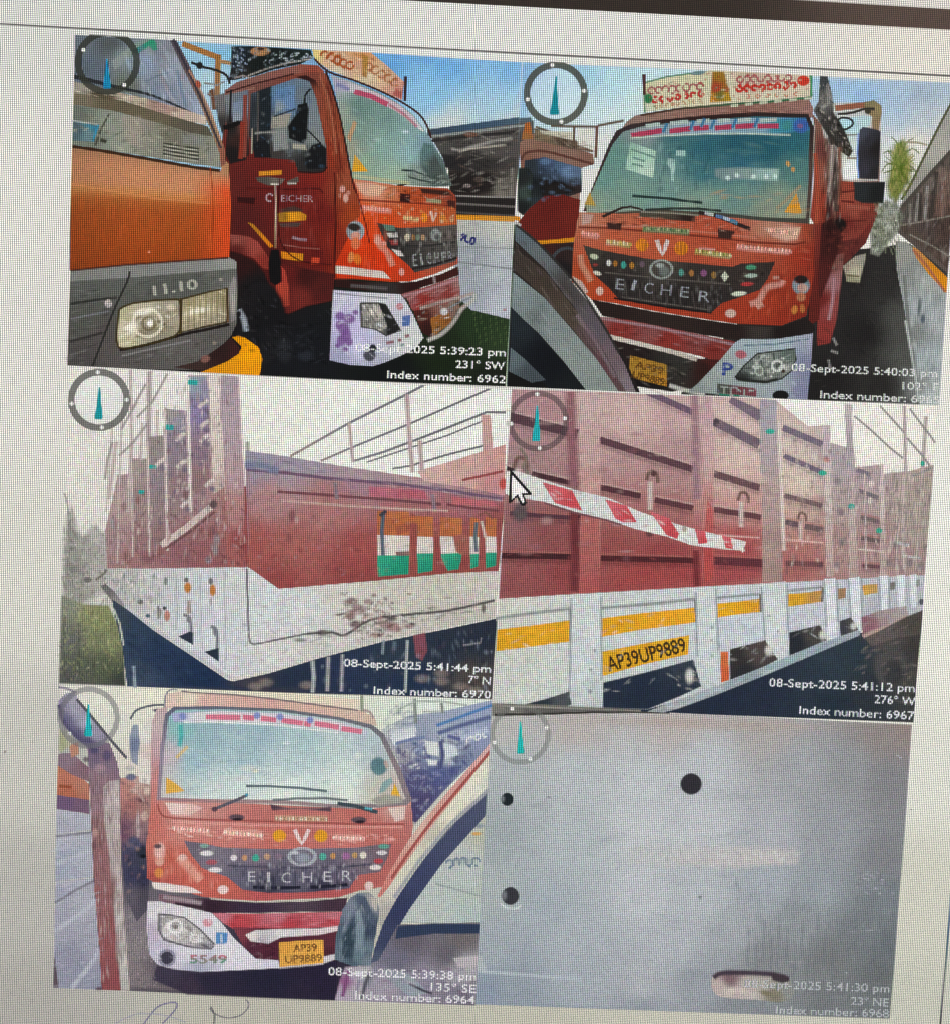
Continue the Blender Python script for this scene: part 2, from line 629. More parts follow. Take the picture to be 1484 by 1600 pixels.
page = tag(P(None, 'document_page', [(-330, -52), (0, -34), (612, -1), (1484, 46), (1830, 66), (1660, 1900), (-420, 1830)],
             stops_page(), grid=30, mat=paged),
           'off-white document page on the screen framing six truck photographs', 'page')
L(page, 'frame_line', [PAGE[0], PAGE[1], (230, 49.5), PAGE[2], PAGE[3], PAGE[4], PAGE[5], (1560, 122)], 2.5, '4d4b47', soft=True)
L(page, 'frame_line', [(1568, 122), (1492, 1310), (1484, 1424), (1469, 1600), (1450, 1800)], 2.6, [(1484, 1430, '3a5a78'), (1470, 1590, '33302c')], soft=True)
L(page, 'ink_stroke', [(222, 1604), (240, 1580), (250, 1572), (262, 1568), (273, 1567), (277, 1570), (274, 1578), (262, 1592), (254, 1600)], 2.2, '6b6788', smooth=4, soft=True)
L(page, 'ink_stroke', [(180, 1600), (200, 1590), (222, 1584), (262, 1588), (290, 1598)], 1.6, '9a97a4', smooth=4, soft=True)
L(page, 'ink_stroke', [(328, 1576), (334, 1583), (346, 1589), (360, 1591), (376, 1587), (386, 1578), (389, 1569), (384, 1562)], 2.0, '6e6a72', smooth=4, soft=True)
L(page, 'ink_stroke', [(330, 1574), (335, 1586), (334, 1602)], 2.4, '57535a', smooth=3, soft=True)
E(page, 'dust_speck', 8, 1175, 3.0, 2.2, '8c887a', rot=-30, soft=0.6)
E(page, 'dust_speck', 1423, 1265, 3.5, 1.3, '8c8a80', rot=10, soft=0.6)
tag(P(None, 'previous_page', [(1237, -1), (1484, 13.5), (1830, 34), (1860, -300), (1200, -320)],
      [(1250, 0, 'c9c4bd'), (1484, 5, 'd6d0c8')], mat=paged), 'pale strip of the page before, above the dark gap', 'page')
S_TONE[0] = True

# ================================================================== picture one: orange truck beside a red truck
Q1 = [(118, 54.5), (488, 76), (817, 97), (805, 320), (793, 604), (560, 594.5), (106, 571)]
panel(Q1)
S_TONE[0] = 0.0
P(None, 'sky', [(116, 52), (488, 74), (822, 94), (816, 250), (640, 260), (360, 300), (118, 250)],
  [(590, 90, '5f9cd0'), (700, 100, '6fa8d6'), (800, 110, '7db0d8'), (680, 150, '88bada'), (790, 160, '9cc2d8'), (700, 190, 'c0cac8'), (800, 180, 'bccaca'),
   (320, 90, '90bcd2'), (340, 75, '78b2d2'), (330, 120, 'aac6d0'), (440, 160, '7a98b8')], kind='structure')
S_TONE[0] = 1.0
P(None, 'ground', [(340, 395), (560, 420), (720, 470), (800, 490), (794, 606), (106, 572), (110, 540)],
  [(420, 480, '161415'), (480, 560, '141518'), (620, 590, '0e1010'), (700, 560, '16200f'), (740, 510, '23331d'), (780, 530, '2a3a22'), (770, 590, '161a12'), (690, 520, '1b2415')], kind='structure')
gr = L(None, 'grass', [[(740 + 8 * i % 55, 492 + (i * 37) % 50), (742 + 8 * i % 55, 486 + (i * 37) % 50)] for i in range(28)], 3, '3f5230', alpha=0.6, kind='stuff')

# shed with a long roof
sh = thing('shed', 'dark shed with a blue-edged roof behind the red truck, pictured beside blue sky', 'shed', (740, 335))
P(sh, 'wall', [(668, 204), (820, 186), (812, 336), (706, 336), (700, 260)],
  [(690, 225, '4a4845'), (760, 210, '5d5955'), (800, 230, '4f4b48'), (740, 250, '393633'), (770, 280, '423d38'), (720, 290, '28211e'), (790, 300, '6b655c'), (740, 315, '3a322e')])
L(sh, 'roof', [(668, 207), (740, 197), (814, 187)], 10, [(670, 205, '3c4854'), (740, 196, '3a5068'), (810, 187, '4a6070')])
L(sh, 'roof_edge', [(672, 213), (740, 205), (812, 196)], 4, '98a09c')
L(sh, 'beam', [(674, 220), (720, 214), (760, 210), (808, 206)], 5, '2d2b2a')
E(sh, 'debris', 735, 210, 14, 5, '6a4a3c', soft=0.4)
L(sh, 'pipe', [(706, 232), (720, 234), (742, 228), (770, 220), (800, 216)], 5, 'a09c92', soft=True)
L(sh, 'pipe', [(716, 236), (736, 232), (790, 226)], 3, 'c8c4b8', soft=True, alpha=0.7)
P(sh, 'shadow_gap', [(690, 240), (740, 246), (806, 246), (806, 262), (720, 268), (694, 262)], [(700, 250, '262424'), (760, 254, '33302e'), (800, 255, '403c39')], soft=6)
P(sh, 'shadow_gap', [(702, 270), (760, 268), (780, 276), (764, 300), (736, 306), (708, 302)], '221d1b', soft=8)
E(sh, 'clutter', 730, 290, 8, 4, '9a8a84', soft=0.5)
E(sh, 'clutter', 748, 280, 10, 6, '50443c', soft=0.5)
L(sh, 'post', [(783, 278), (779, 330)], 16, '8b8376', alpha=0.55, soft=True)
L(sh, 'post', [(800, 262), (797, 330)], 5, '7c766c', soft=True)

# lorry body behind: black grille over a white side with a yellow line
lb = thing('white_lorry', 'white lorry side with a yellow line and blue lettering pictured behind the red truck', 'lorry', (755, 485))
P(lb, 'grille_panel', [(708, 304), (806, 308), (805, 338), (708, 336)], '231f1d')
L(lb, 'rail', [(712, 306), (806, 308)], 2.5, '9b948c')
L(lb, 'rail', [(712, 318), (806, 323)], 3, '6d6762')
L(lb, 'rail', [(712, 331), (805, 337)], 3, '4a4541')
P(lb, 'side_panel', [(706, 338), (810, 341), (802, 500), (736, 484), (712, 460)],
  [(720, 350, 'c5c6c0'), (790, 350, 'cfd0ca'), (730, 400, 'b2b7bc'), (790, 420, 'c3c7ca'), (740, 460, 'b5bac0'), (780, 480, 'c8cbd0')])
P(lb, 'yellow_stripe', [(706, 335), (804, 338), (804, 346), (706, 343)], [(720, 340, 'd89f28'), (800, 342, 'd09a38')])
L(lb, 'panel_joint', [(714, 385), (802, 388)], 2, '9da2a5', soft=True)
L(lb, 'panel_joint', [(714, 409), (800, 420)], 2.4, '8f9599', soft=True)
L(lb, 'blue_lettering', [[(720, 376), (724, 371), (729, 367), (727, 375), (733, 379), (737, 372), (741, 372), (740, 380), (735, 381)], [(721, 368), (726, 364)]], 3.6, '2a2c66', smooth=3)
E(lb, 'rust_spot', 788, 484, 4, 3, 'b58e94', soft=0.6)

# red truck
rt = thing('red_truck', 'dark red truck with a purple-stained white bumper corner, pictured beside the orange truck', 'truck', (590, 570))
ADJ(1.0, 0.85)
cs = P(rt, 'cab_side', [(352, 140), (380, 127), (440, 110), (478, 101), (498, 104), (512, 118), (534, 191), (551, 278), (562, 318), (572, 360), (572, 436), (524, 436), (470, 470), (440, 485), (372, 418), (352, 420), (346, 240)],
       [(365, 300, '6a2621'), (380, 340, '5b201d'), (420, 280, '75231f'), (440, 320, '6f211e'), (480, 300, '81231e'), (500, 270, '96281e'), (510, 340, '7c211c'), (500, 400, '701e1a'),
        (515, 250, 'a33e28'), (520, 200, 'a8492f'), (505, 150, '9c4a35'), (490, 115, '9c4f40'), (540, 290, 'c0583a'), (550, 340, 'c84a22'), (545, 400, 'c23a1c'), (560, 420, 'c03c20'), (530, 380, 'a52c1a'),
        (430, 420, '571c19'), (450, 450, '5e1f1b'), (400, 130, '8d564c')])
ADJ()
P(rt, 'roof_rail', [(352, 141), (370, 128), (420, 112), (470, 100), (498, 102), (508, 112), (476, 113), (430, 122), (390, 136), (356, 150)],
  [(360, 140, '8b5a52'), (400, 125, '8d5a50'), (450, 112, '96594e'), (495, 106, 'a34a3a')])
L(rt, 'gutter', [(354, 144), (400, 130), (460, 115)], 2.6, '3b1f1c')
L(rt, 'gutter', [(356, 150), (398, 137)], 3, 'a0685c', soft=True)
# side window with what shows through
sw = P(rt, 'side_window', [(392, 146), (430, 133), (462, 122), (484, 124), (494, 150), (503, 195), (511, 232), (511, 262), (502, 269), (466, 268), (460, 250), (398, 244), (390, 210)],
       [(400, 170, '2b2f33'), (410, 220, '1c1e1f'), (440, 150, '5d84ae'), (450, 165, '6189b6'), (440, 195, '8b9088'), (445, 215, '6f7a7c'), (470, 150, '6b7b86'), (490, 180, '7f8d94'), (495, 220, '8d9793'), (490, 250, '1d1d1d'), (475, 262, '2a2826'), (430, 235, '3a3431')])
P(sw, 'seat_pillar', [(402, 142), (424, 134), (424, 205), (404, 205)], '1c2226', soft=3)
P(sw, 'sky_patch', [(431, 140), (462, 132), (460, 170), (446, 168), (430, 178)], [(440, 145, '5d86b4'), (455, 160, '6c93bd'), (436, 170, '93a6ac')], soft=3)
P(sw, 'pale_patch', [(426, 182), (444, 178), (456, 176), (448, 198), (424, 200)], 'a9a594', soft=3)
L(sw, 'cable', [(428, 182), (445, 176), (462, 170)], 2.6, '2a3036', soft=True)
P(sw, 'pale_patch', [(426, 206), (446, 202), (452, 232), (428, 236)], '8f9490', soft=4)
L(sw, 'divider_bar', [(404, 143), (402, 244)], 2.2, '5e5750', soft=True)
L(sw, 'bright_edge', [(394, 200), (394, 240)], 2.2, 'b2ab96', soft=True)
P(sw, 'seat', [(396, 222), (420, 216), (424, 246), (398, 246)], '17181a', soft=3)
L(sw, 'shelf_edge', [(398, 208), (420, 206), (434, 206)], 3, 'a3a49c', soft=True)
P(rt, 'door_mirror', [(466, 163), (480, 160), (483, 170), (480, 216), (474, 224), (452, 216), (450, 196), (462, 180)], '121313', soft=2.5)
L(rt, 'mirror_arm', [(476, 162), (478, 148), (486, 138)], 3.2, '1c1d1d', smooth=4)
L(rt, 'mirror_arm', [(478, 200), (490, 212), (502, 224)], 2.6, '1f2020')
P(sw, 'pale_patch', [(458, 224), (478, 226), (480, 234), (458, 232)], 'b5b29e', soft=2.5)
P(sw, 'dark_bag', [(488, 226), (500, 222), (511, 232), (510, 262), (480, 264), (478, 244)], '161617', soft=3)
L(sw, 'window_rim', [(466, 268), (502, 269), (511, 260)], 3, '2a1513', smooth=3)
P(rt, 'door_frame', [(462, 120), (478, 117), (494, 125), (504, 150), (519, 215), (524, 262), (516, 262), (508, 215), (494, 152), (484, 127)],
  [(480, 120, '2e1613'), (500, 150, '8f4433'), (508, 190, 'a0452f'), (516, 240, '93321f')], soft=1.5)
L(rt, 'pillar_groove', [(508, 124), (517, 150), (524, 185), (530, 230), (533, 268)], 2.2, '5c2119', soft=True)
L(rt, 'pillar_light', [(500, 118), (512, 150), (520, 190), (526, 240)], 3, 'b86a50', soft=True, alpha=0.7)
L(rt, 'pillar_edge', [(509, 110), (520, 140), (534, 191), (545, 250), (551, 280), (556, 298), (566, 312)], 3, '2b1714', smooth=3)
# rear of the cab: pipes and hoses
P(rt, 'rear_gap', [(346, 150), (362, 146), (388, 140), (390, 240), (384, 250), (360, 256), (352, 240), (356, 205)],
  [(350, 160, '7b8288'), (360, 200, '23201e'), (380, 170, '70839c'), (372, 220, '33211d'), (385, 200, '6d3d35'), (365, 240, '1b1615')], soft=2)
L(rt, 'rear_post', [(384, 148), (382, 246)], 6, '8a4034')
L(rt, 'hose', [(361, 140), (360, 190)], 3, '1c1a1a')
L(rt, 'hose', [(346, 200), (362, 196), (378, 190)], 6, '161414', soft=True)
P(rt, 'sky_patch', [(364, 160), (379, 158), (378, 188), (364, 190)], [(370, 165, '7f92ac'), (372, 185, '9aa6b0')], soft=2)
L(rt, 'red_post', [(380, 190), (376, 248)], 7, '8f3326')
# belongings on the roof
tp = P(rt, 'roof_tarpaulin', [(362, 72), (392, 72), (428, 74), (486, 78), (490, 90), (470, 100), (430, 108), (400, 118), (372, 124), (358, 126), (362, 100)],
       [(370, 90, '1d2630'), (400, 100, '171b19'), (440, 88, '161b19'), (470, 88, '1c2522'), (380, 115, '262320')])
E(tp, 'spare_hoop', 407, 80, 17, 8, 'b98052', soft=0.25)
E(tp, 'hoop_hole', 408, 76, 7, 2.5, '3a241c', soft=0.3)
rnd = random.Random(3)
L(tp, 'rope_glint', [[(x, y), (x + rnd.uniform(3, 6), y - rnd.uniform(0.5, 2))] for x, y in [(rnd.uniform(420, 486), 92 + rnd.uniform(-9, 5)) for _ in range(26)]], 2.0, 'b9c4c6', alpha=0.85)
L(tp, 'rope_glint', [[(x, y), (x + rnd.uniform(1, 4), y + rnd.uniform(2, 4))] for x, y in [(rnd.uniform(364, 384), rnd.uniform(74, 120)) for _ in range(22)]], 2.0, '9fb2c4', alpha=0.85)
L(tp, 'rope', [(388, 118), (420, 106), (450, 98), (486, 92)], 2.5, 'c6c2bc', soft=True, alpha=0.7)
L(tp, 'rope', [(366, 122), (380, 118), (392, 122)], 2.5, 'a79a94', soft=True)
# sign board over the windscreen
sb = P(rt, 'sign_board', [(488, 77), (520, 79), (580, 82), (606, 103), (632, 128), (628, 156), (580, 135), (540, 119), (514, 109), (492, 92)],
       [(495, 82, 'e0d490'), (520, 95, 'd6b79a'), (560, 100, 'd5b795'), (600, 120, 'd8c0a2'), (620, 145, 'd2a08a'), (575, 125, 'd9cdb6'), (565, 85, 'd8ab62'), (525, 110, 'd8d0c0')])
scribble(sb, 'sign_lettering', 503, 92, 552, 112, 16, 5, 'b4532f', 3.6, 11)
scribble(sb, 'sign_lettering', 572, 108, 622, 140, 15, 5, 'b5673f', 3.0, 12, 0.8)
P(sb, 'sign_ornament', [(566, 84), (576, 88), (574, 122), (566, 118)], 'b98332', soft=4, alpha=0.85)
P(sb, 'red_end', [(618, 138), (630, 140), (628, 154), (614, 148)], 'b04a44', soft=4, alpha=0.8)
L(rt, 'sign_post', [(634, 119), (633, 158)], 4.5, '33241f')
L(rt, 'roof_edge', [(491, 91), (514, 112), (550, 124), (590, 140), (624, 157), (655, 178), (668, 198), (674, 216)], 3.2, '3a1f19', smooth=3)
# windscreen
ws = P(rt, 'windscreen', [(518, 117), (550, 127), (590, 143), (621, 160), (645, 178), (662, 200), (676, 222), (692, 250), (706, 290), (680, 292), (624, 289), (552, 279), (545, 240), (534, 185)],
       [(530, 130, 'b4bcc0'), (560, 170, '6e958a'), (600, 180, '7da69c'), (640, 200, '96bab6'), (560, 210, '84a79a'), (600, 230, '9bbcb4'), (640, 240, 'a4c4c4'), (570, 260, 'a3bba6'), (620, 275, 'b2c4b2'),
        (660, 220, '8fb4bc'), (680, 250, '5d706c'), (690, 280, '50605a'), (545, 230, 'b3b49c'), (650, 275, '98a89a'), (540, 180, 'a8b4a4')])
P(ws, 'sticker_band', [(520, 120), (552, 130), (592, 146), (622, 162), (646, 181), (664, 206), (656, 203), (640, 188), (616, 172), (588, 158), (550, 144), (524, 143)],
  [(530, 130, 'b7b6c4'), (560, 140, 'd0cdd0'), (600, 155, 'd4c4ca'), (640, 185, 'cfc8cc'), (656, 200, 'd2d4d4')])
L(ws, 'pink_stripe', [(554, 143), (580, 150), (606, 163)], 8, 'c2506c')
L(ws, 'pink_stripe', [(608, 163), (630, 177), (652, 198)], 4.5, 'c38394', soft=True)
L(ws, 'blue_mark', [(526, 131), (546, 140)], 6, '8f90ba', soft=True)
P(ws, 'yellow_triangle', [(554, 240), (576, 268), (551, 268)], [(556, 250, 'd8b030'), (570, 266, 'e2b428')])
P(ws, 'yellow_mark', [(553, 188), (558, 192), (548, 222), (543, 214)], 'c4a474', soft=3)
L(ws, 'pale_lower_edge', [(552, 274), (600, 281), (640, 286)], 5, 'c2c4a4', soft=True)
P(ws, 'dark_reflection', [(662, 222), (676, 226), (702, 284), (700, 290), (676, 284), (658, 262), (656, 240)],
  [(665, 235, '5b7a7a'), (684, 255, '48524e'), (695, 280, '4d5650')], soft=5)
E(ws, 'glint', 634, 206, 8, 4, 'd2dee0', soft=0.8)
E(ws, 'glint', 590, 218, 10, 4, 'b2cac4', soft=0.8)
L(rt, 'wiper', [(628, 266), (648, 267), (672, 276)], 3, '26302e')
L(rt, 'wiper', [(638, 276), (660, 282), (690, 288)], 2.6, '3a4440')
L(rt, 'wiper', [(612, 298), (622, 290), (636, 288)], 5, '241614', w1=2)
# front face
ADJ(1.12, 0.97)
ff = P(rt, 'front_panel', [(552, 279), (580, 283), (624, 290), (700, 294), (712, 306), (714, 345), (716, 412), (680, 428), (640, 440), (612, 440), (525, 434), (525, 412), (540, 380), (566, 330)],
       [(570, 295, 'd09a78'), (590, 300, 'd6a684'), (610, 300, 'c8835c'), (640, 300, 'b9502e'), (680, 305, 'ac4a30'), (700, 310, '9c4634'), (570, 330, 'cf5226'), (600, 340, 'cc4e26'), (650, 330, 'c75a36'), (690, 335, 'c26238'),
        (570, 380, 'd0431c'), (600, 410, 'cc3f1e'), (640, 430, 'bf4126'), (540, 410, 'c23a1c'), (700, 420, 'a85444'), (680, 420, 'b85a44')])
ADJ()
P(ff, 'white_marking', [(556, 286), (580, 286), (606, 292), (592, 306), (572, 306), (562, 298)], [(565, 292, 'd8b89c'), (590, 298, 'dcc0a4')], soft=4)
L(ff, 'bonnet_line', [(560, 312), (610, 315), (660, 318), (712, 322)], 2.4, '7d2c1c', soft=True)
P(ff, 'vent', [(626, 302), (642, 304), (641, 317), (625, 315)], '2f1513', soft=1.5)
P(ff, 'vent', [(656, 294), (700, 298), (708, 306), (660, 302)], '3a2019', soft=3)
L(ff, 'sticker', [(666, 313), (690, 315)], 6, 'a8a478', soft=True)
P(ff, 'vent', [(699, 312), (712, 314), (712, 326), (700, 322)], '42211b', soft=2)
L(ff, 'sticker', [(566, 324), (590, 328), (612, 330)], 8, 'd48d76', soft=True)
L(ff, 'sticker', [(630, 340), (655, 344)], 8, 'cfa06a', soft=True)
E(ff, 'leaf_sticker', 663, 340, 6, 9, 'd98a26', soft=0.35)
L(ff, 'white_letter', [(673, 330), (677, 346), (682, 332)], 4.5, 'd9c9be', soft=True)
E(ff, 'leaf_sticker', 692, 341, 6, 8, 'd08a3a', soft=0.4)
E(ff, 'leaf_sticker', 706, 342, 5, 7, 'c9a26c', soft=0.5)
# child sticker, kept to a plain rosette
E(ff, 'round_sticker', 556, 361, 15, 17, '9fb4b8', soft=0.15)
E(ff, 'round_sticker_dark', 554, 355, 12, 7, '2c2622', rot=10, soft=0.3)
E(ff, 'round_sticker_pale', 556, 369, 9, 8, 'd3a890', soft=0.3)
E(ff, 'orange_sticker', 556, 380, 9, 12, 'd3764c', soft=0.4)
E(ff, 'orange_sticker', 549, 402, 6, 11, 'd68e4c', rot=10, soft=0.4)
E(ff, 'orange_sticker', 559, 405, 7, 11, 'd9772c', rot=-10, soft=0.4)
L(ff, 'pale_sticker', [(590, 366), (594, 384), (604, 392), (612, 410), (614, 416)], 9, 'd28f72', smooth=3, soft=True)
E(ff, 'pale_sticker', 591, 376, 7, 8, 'd8b09a', soft=0.4)
E(ff, 'fog_reflector', 628, 425, 5, 7, 'd8a898', soft=0.3)
P(ff, 'white_stripe', [(525, 415), (540, 416), (600, 424), (611, 436), (525, 427)], [(530, 420, 'd8cfc8'), (600, 430, 'd8d2cc')])
gl = P(rt, 'grille', [(589, 348), (624, 356), (660, 355), (714, 351), (716, 398), (712, 408), (670, 420), (648, 426), (640, 416), (624, 402), (606, 387)],
       [(600, 355, '39342f'), (640, 365, '4a4440'), (690, 360, '5a524c'), (640, 395, '35322f'), (690, 395, '4d4946'), (650, 415, '3a3735'), (610, 380, '2b2523')])
P(gl, 'badge_green', [(598, 350), (616, 352), (619, 362), (603, 360)], '5b7a68', soft=1.5)
P(gl, 'badge_white', [(604, 364), (621, 363), (622, 371), (608, 371)], 'd2d0cc', soft=1.5)
P(gl, 'badge_red', [(608, 375), (622, 375), (622, 383), (612, 383)], '9a3a38', soft=1.5)
P(gl, 'badge_white', [(612, 389), (626, 392), (632, 400), (622, 400)], 'd8d4d0', soft=1.5)
E(gl, 'badge_white', 637, 371, 5, 7, 'cfc8b4', soft=0.3)
E(gl, 'badge_orange', 646, 371, 3, 6, 'a8703a', soft=0.4)
E(gl, 'badge_green', 653, 371, 4, 6, '7c9478', soft=0.4)
E(gl, 'badge_orange', 661, 371, 4, 6, 'b8936c', soft=0.4)
E(gl, 'emblem', 681, 367, 10, 11, '9aa09c', soft=0.3)
E(gl, 'emblem_core', 683, 370, 5, 6, '585858', soft=0.4)
E(gl, 'badge_dark', 702, 366, 7, 8, '6c645e', soft=0.5)
L(gl, 'grille_bar', [(634, 384), (670, 384), (712, 378)], 3, '2a2827', soft=True)
for i, (lx, ch) in enumerate(((646, 'E'), (659, 'I'), (668, 'C'), (680, 'H'), (691, 'E'), (701, 'R'))):
    X(gl, 'letter', ch, lx, 416 - i * 1.6, lx + (7 if ch != 'I' else 3.2), 415.4 - i * 1.6, 20 - i * 0.8, 'a4a8a8', bold=0.0)
L(gl, 'grille_lower_bar', [(644, 420), (680, 413), (714, 403)], 3.5, '241f1e')
P(rt, 'bumper_gap', [(525, 436), (560, 440), (612, 442), (650, 440), (690, 428), (716, 416), (717, 430), (690, 440), (650, 452), (626, 460), (580, 455), (524, 448)],
  [(550, 445, '2a1512'), (600, 452, '2f2b29'), (650, 445, '2b1412'), (700, 430, '3a1a16')])
L(rt, 'gap_mark', [(678, 432), (680, 444)], 4, 'a08a88', soft=True)
L(rt, 'gap_slots', [(548, 446), (606, 451)], 5, '55504e', soft=True)
P(rt, 'bumper_centre', [(626, 460), (660, 450), (717, 431), (719, 462), (700, 474), (654, 490), (644, 484), (636, 466)],
  [(640, 466, 'a05a5c'), (690, 448, '9c5a5a'), (660, 472, '97302a'), (700, 458, '8e3a34'), (716, 440, 'a06a66')])
L(rt, 'bumper_light', [(630, 463), (670, 452), (716, 436)], 4, 'b98488', soft=True)
P(rt, 'bumper_lower', [(646, 486), (700, 474), (720, 464), (718, 480), (706, 500), (676, 528), (660, 520)],
  [(655, 495, '4a1f1a'), (690, 485, '8d5a50'), (670, 515, '2f1714'), (710, 478, '8a6a5c')])
P(rt, 'number_plate', [(673, 497), (700, 486), (707, 503), (676, 526)], [(680, 500, 'a85f2a'), (700, 498, '96562a'), (684, 515, 'a06230')])
L(rt, 'chrome_bar', [(656, 482), (690, 472), (728, 462), (741, 458)], 5, 'b6a79c', soft=True)
L(rt, 'chrome_bar', [(742, 458), (738, 470), (722, 482), (708, 504), (690, 522), (668, 532)], 6, [(740, 460, 'c4c4c0'), (715, 490, 'b8b0a8'), (680, 525, 'c2c0ba')], smooth=3, soft=True)
E(rt, 'chrome_end', 694, 487, 8, 7, 'd8d8d8', soft=0.5)
L(rt, 'chrome_bar', [(700, 482), (722, 470), (738, 464)], 3, '8f969c', soft=True)
# white corner bumper with lamp
wc = P(rt, 'white_bumper_corner', [(521, 453), (560, 456), (626, 460), (634, 470), (646, 492), (662, 528), (650, 544), (624, 557), (600, 567), (583, 572), (548, 570), (516, 563), (518, 520)],
       [(530, 465, 'd2d2dc'), (590, 465, 'd6d6d8'), (540, 500, 'cfcbe0'), (560, 540, 'd2d0e2'), (620, 500, 'd0d0d6'), (640, 530, 'd8dad8'), (530, 560, 'b9b9cc'), (590, 565, 'c0c2cc')])
for sx, sy, rx_, ry_ in ((532, 494, 10, 9), (546, 498, 13, 10), (538, 514, 12, 14), (534, 532, 10, 12), (542, 524, 10, 14), (530, 508, 7, 9), (546, 534, 8, 9), (540, 546, 6, 5), (556, 488, 6, 5), (528, 540, 5, 5)):
    E(wc, 'purple_stain', sx, sy, rx_, ry_, '7d549e', soft=0.5, alpha=0.9)
L(wc, 'bumper_joint', [(524, 458), (560, 462), (606, 466)], 1.8, '8f8f9a', soft=True)
hl = P(wc, 'headlamp', [(564, 474), (591, 474), (603, 476), (627, 517), (604, 525), (588, 515), (565, 511)],
       [(575, 485, 'a8a59c'), (590, 490, 'c8c4bc'), (600, 505, 'a4a49c'), (580, 505, '8c8880'), (610, 515, '3a3c3c')])
P(hl, 'lamp_shade', [(592, 474), (603, 476), (627, 517), (606, 524), (604, 505)], '20211f', soft=1.5)
L(hl, 'lamp_rim', [(566, 512), (566, 475), (590, 476)], 2.4, '5f5a52', soft=True)
E(hl, 'lamp_glint', 582, 488, 8, 8, 'e0dcd4', soft=0.7)
E(hl, 'lamp_glint', 592, 508, 6, 6, 'd4d2d0', soft=0.7)
L(hl, 'lamp_line', [[(572, 478), (584, 500), (600, 520)], [(580, 478), (594, 502)]], 2, '6c6862', soft=True)
E(wc, 'red_sticker', 625, 479, 7, 7, 'c98c90', soft=0.4)
P(wc, 'blue_sticker', [(629, 494), (642, 492), (640, 509), (629, 510)], '5470b4', soft=2)
E(wc, 'fog_lamp', 578, 555, 11, 11, '4a4a54', soft=0.25)
E(wc, 'fog_lamp_shade', 583, 544, 7, 7, '1f2026', soft=0.3)
L(wc, 'sticker_mark', [[(604, 536), (616, 534)], [(622, 532), (628, 531)], [(633, 526), (640, 524)]], 5, 'a06870', soft=True)
L(wc, 'sticker_mark', [[(606, 545), (614, 543)], [(626, 540), (632, 538)]], 3, '7c9c94', soft=True)
# door furniture
X(rt, 'letter', 'EICHER', 440, 315, 490, 316, 11, 'bda4aa', bold=0.0)
ring(rt, 'door_emblem', 422, 309, 4.2, 7, 'b89aa0', n=14, a0=60, a1=330)
L(rt, 'door_crease', [(384, 294), (440, 296), (500, 295), (506, 302)], 2.6, '4a1513', soft=True)
P(rt, 'door_handle', [(371, 308), (400, 309), (398, 319), (372, 316)], '31100f', soft=3)
P(rt, 'yellow_reflector', [(405, 268), (441, 266), (441, 273), (405, 275)], 'd3952a', soft=1.5)
P(rt, 'mirror_foot', [(400, 278), (420, 276), (446, 280), (440, 288), (420, 290), (404, 284)], [(410, 280, '4f4a44'), (435, 284, '6b625a')], soft=2)
P(rt, 'mirror_foot', [(448, 284), (466, 276), (468, 284), (452, 290)], '584e48', soft=2)
L(rt, 'bright_edge', [(424, 288), (438, 288)], 2.5, 'd8d2c8', soft=True)
L(rt, 'bright_edge', [(450, 287), (464, 287)], 2.5, 'c4beb6', soft=True)
L(rt, 'antenna_rod', [(431, 290), (432, 340), (431, 388)], 2.8, [(431, 300, 'b49a8c'), (432, 330, 'd2c4b0'), (431, 380, '9a6a4a')])
P(rt, 'yellow_sticker', [(434, 334), (446, 331), (458, 330), (470, 331), (479, 336), (479, 344), (460, 346), (436, 347)], [(440, 340, 'b07a22'), (458, 340, 'dba622'), (474, 341, 'd49a20')], soft=1.5)
P(rt, 'sticker_shadow', [(436, 328), (460, 322), (476, 328), (472, 331), (440, 332)], '47302a', soft=3)
P(rt, 'sticker_shadow', [(436, 349), (472, 348), (466, 355), (440, 355)], '4a3a36', soft=3)
L(rt, 'small_lettering', [(457, 371), (468, 374), (480, 375)], 4, 'a88490', soft=True)
L(rt, 'lower_crease', [(440, 382), (470, 387), (500, 389)], 1.8, 'a35a50', soft=True)
P(rt, 'yellow_reflector', [(388, 348), (396, 350), (414, 369), (428, 385), (422, 387), (404, 366)], [(395, 355, 'c07a22'), (420, 380, 'd8861c')], soft=1.5)
P(rt, 'yellow_reflector', [(440, 393), (475, 397), (474, 409), (441, 404)], [(445, 400, 'd98e1c'), (470, 402, 'd08a1c')], soft=1.5)
P(rt, 'red_reflector', [(488, 402), (500, 403), (499, 413), (487, 413)], 'c8452a', soft=2)
P(rt, 'mudguard', [(360, 366), (390, 370), (404, 378), (420, 402), (426, 422), (412, 420), (398, 404), (376, 396), (362, 394)],
  [(370, 375, '9c4a40'), (400, 385, 'a8443a'), (415, 410, '8e2f26'), (370, 390, '5a201c')], soft=2)
P(rt, 'wheel_arch', [(358, 392), (376, 396), (398, 408), (414, 426), (424, 452), (426, 500), (430, 560), (356, 560), (362, 470)],
  [(380, 410, '2b1311'), (400, 450, '171414'), (380, 520, '141213')], soft=4)
P(rt, 'cab_step', [(440, 412), (470, 418), (524, 428), (520, 470), (480, 478), (452, 490), (436, 488)],
  [(450, 425, '5a1a17'), (480, 432, '3a1412'), (500, 450, '4a1a17'), (470, 465, '6f2620'), (445, 470, '62201c')], soft=3)
P(rt, 'mud_flap', [(424, 390), (436, 390), (440, 410), (440, 440), (434, 448), (422, 440), (420, 410)], '0f0d0d', soft=2.5)
P(rt, 'red_bracket', [(440, 416), (447, 424), (452, 450), (453, 478), (440, 480), (430, 466), (432, 446), (442, 440)], [(444, 425, 'b53c30'), (440, 460, 'b8402f'), (448, 475, 'a83a2c')], soft=2)
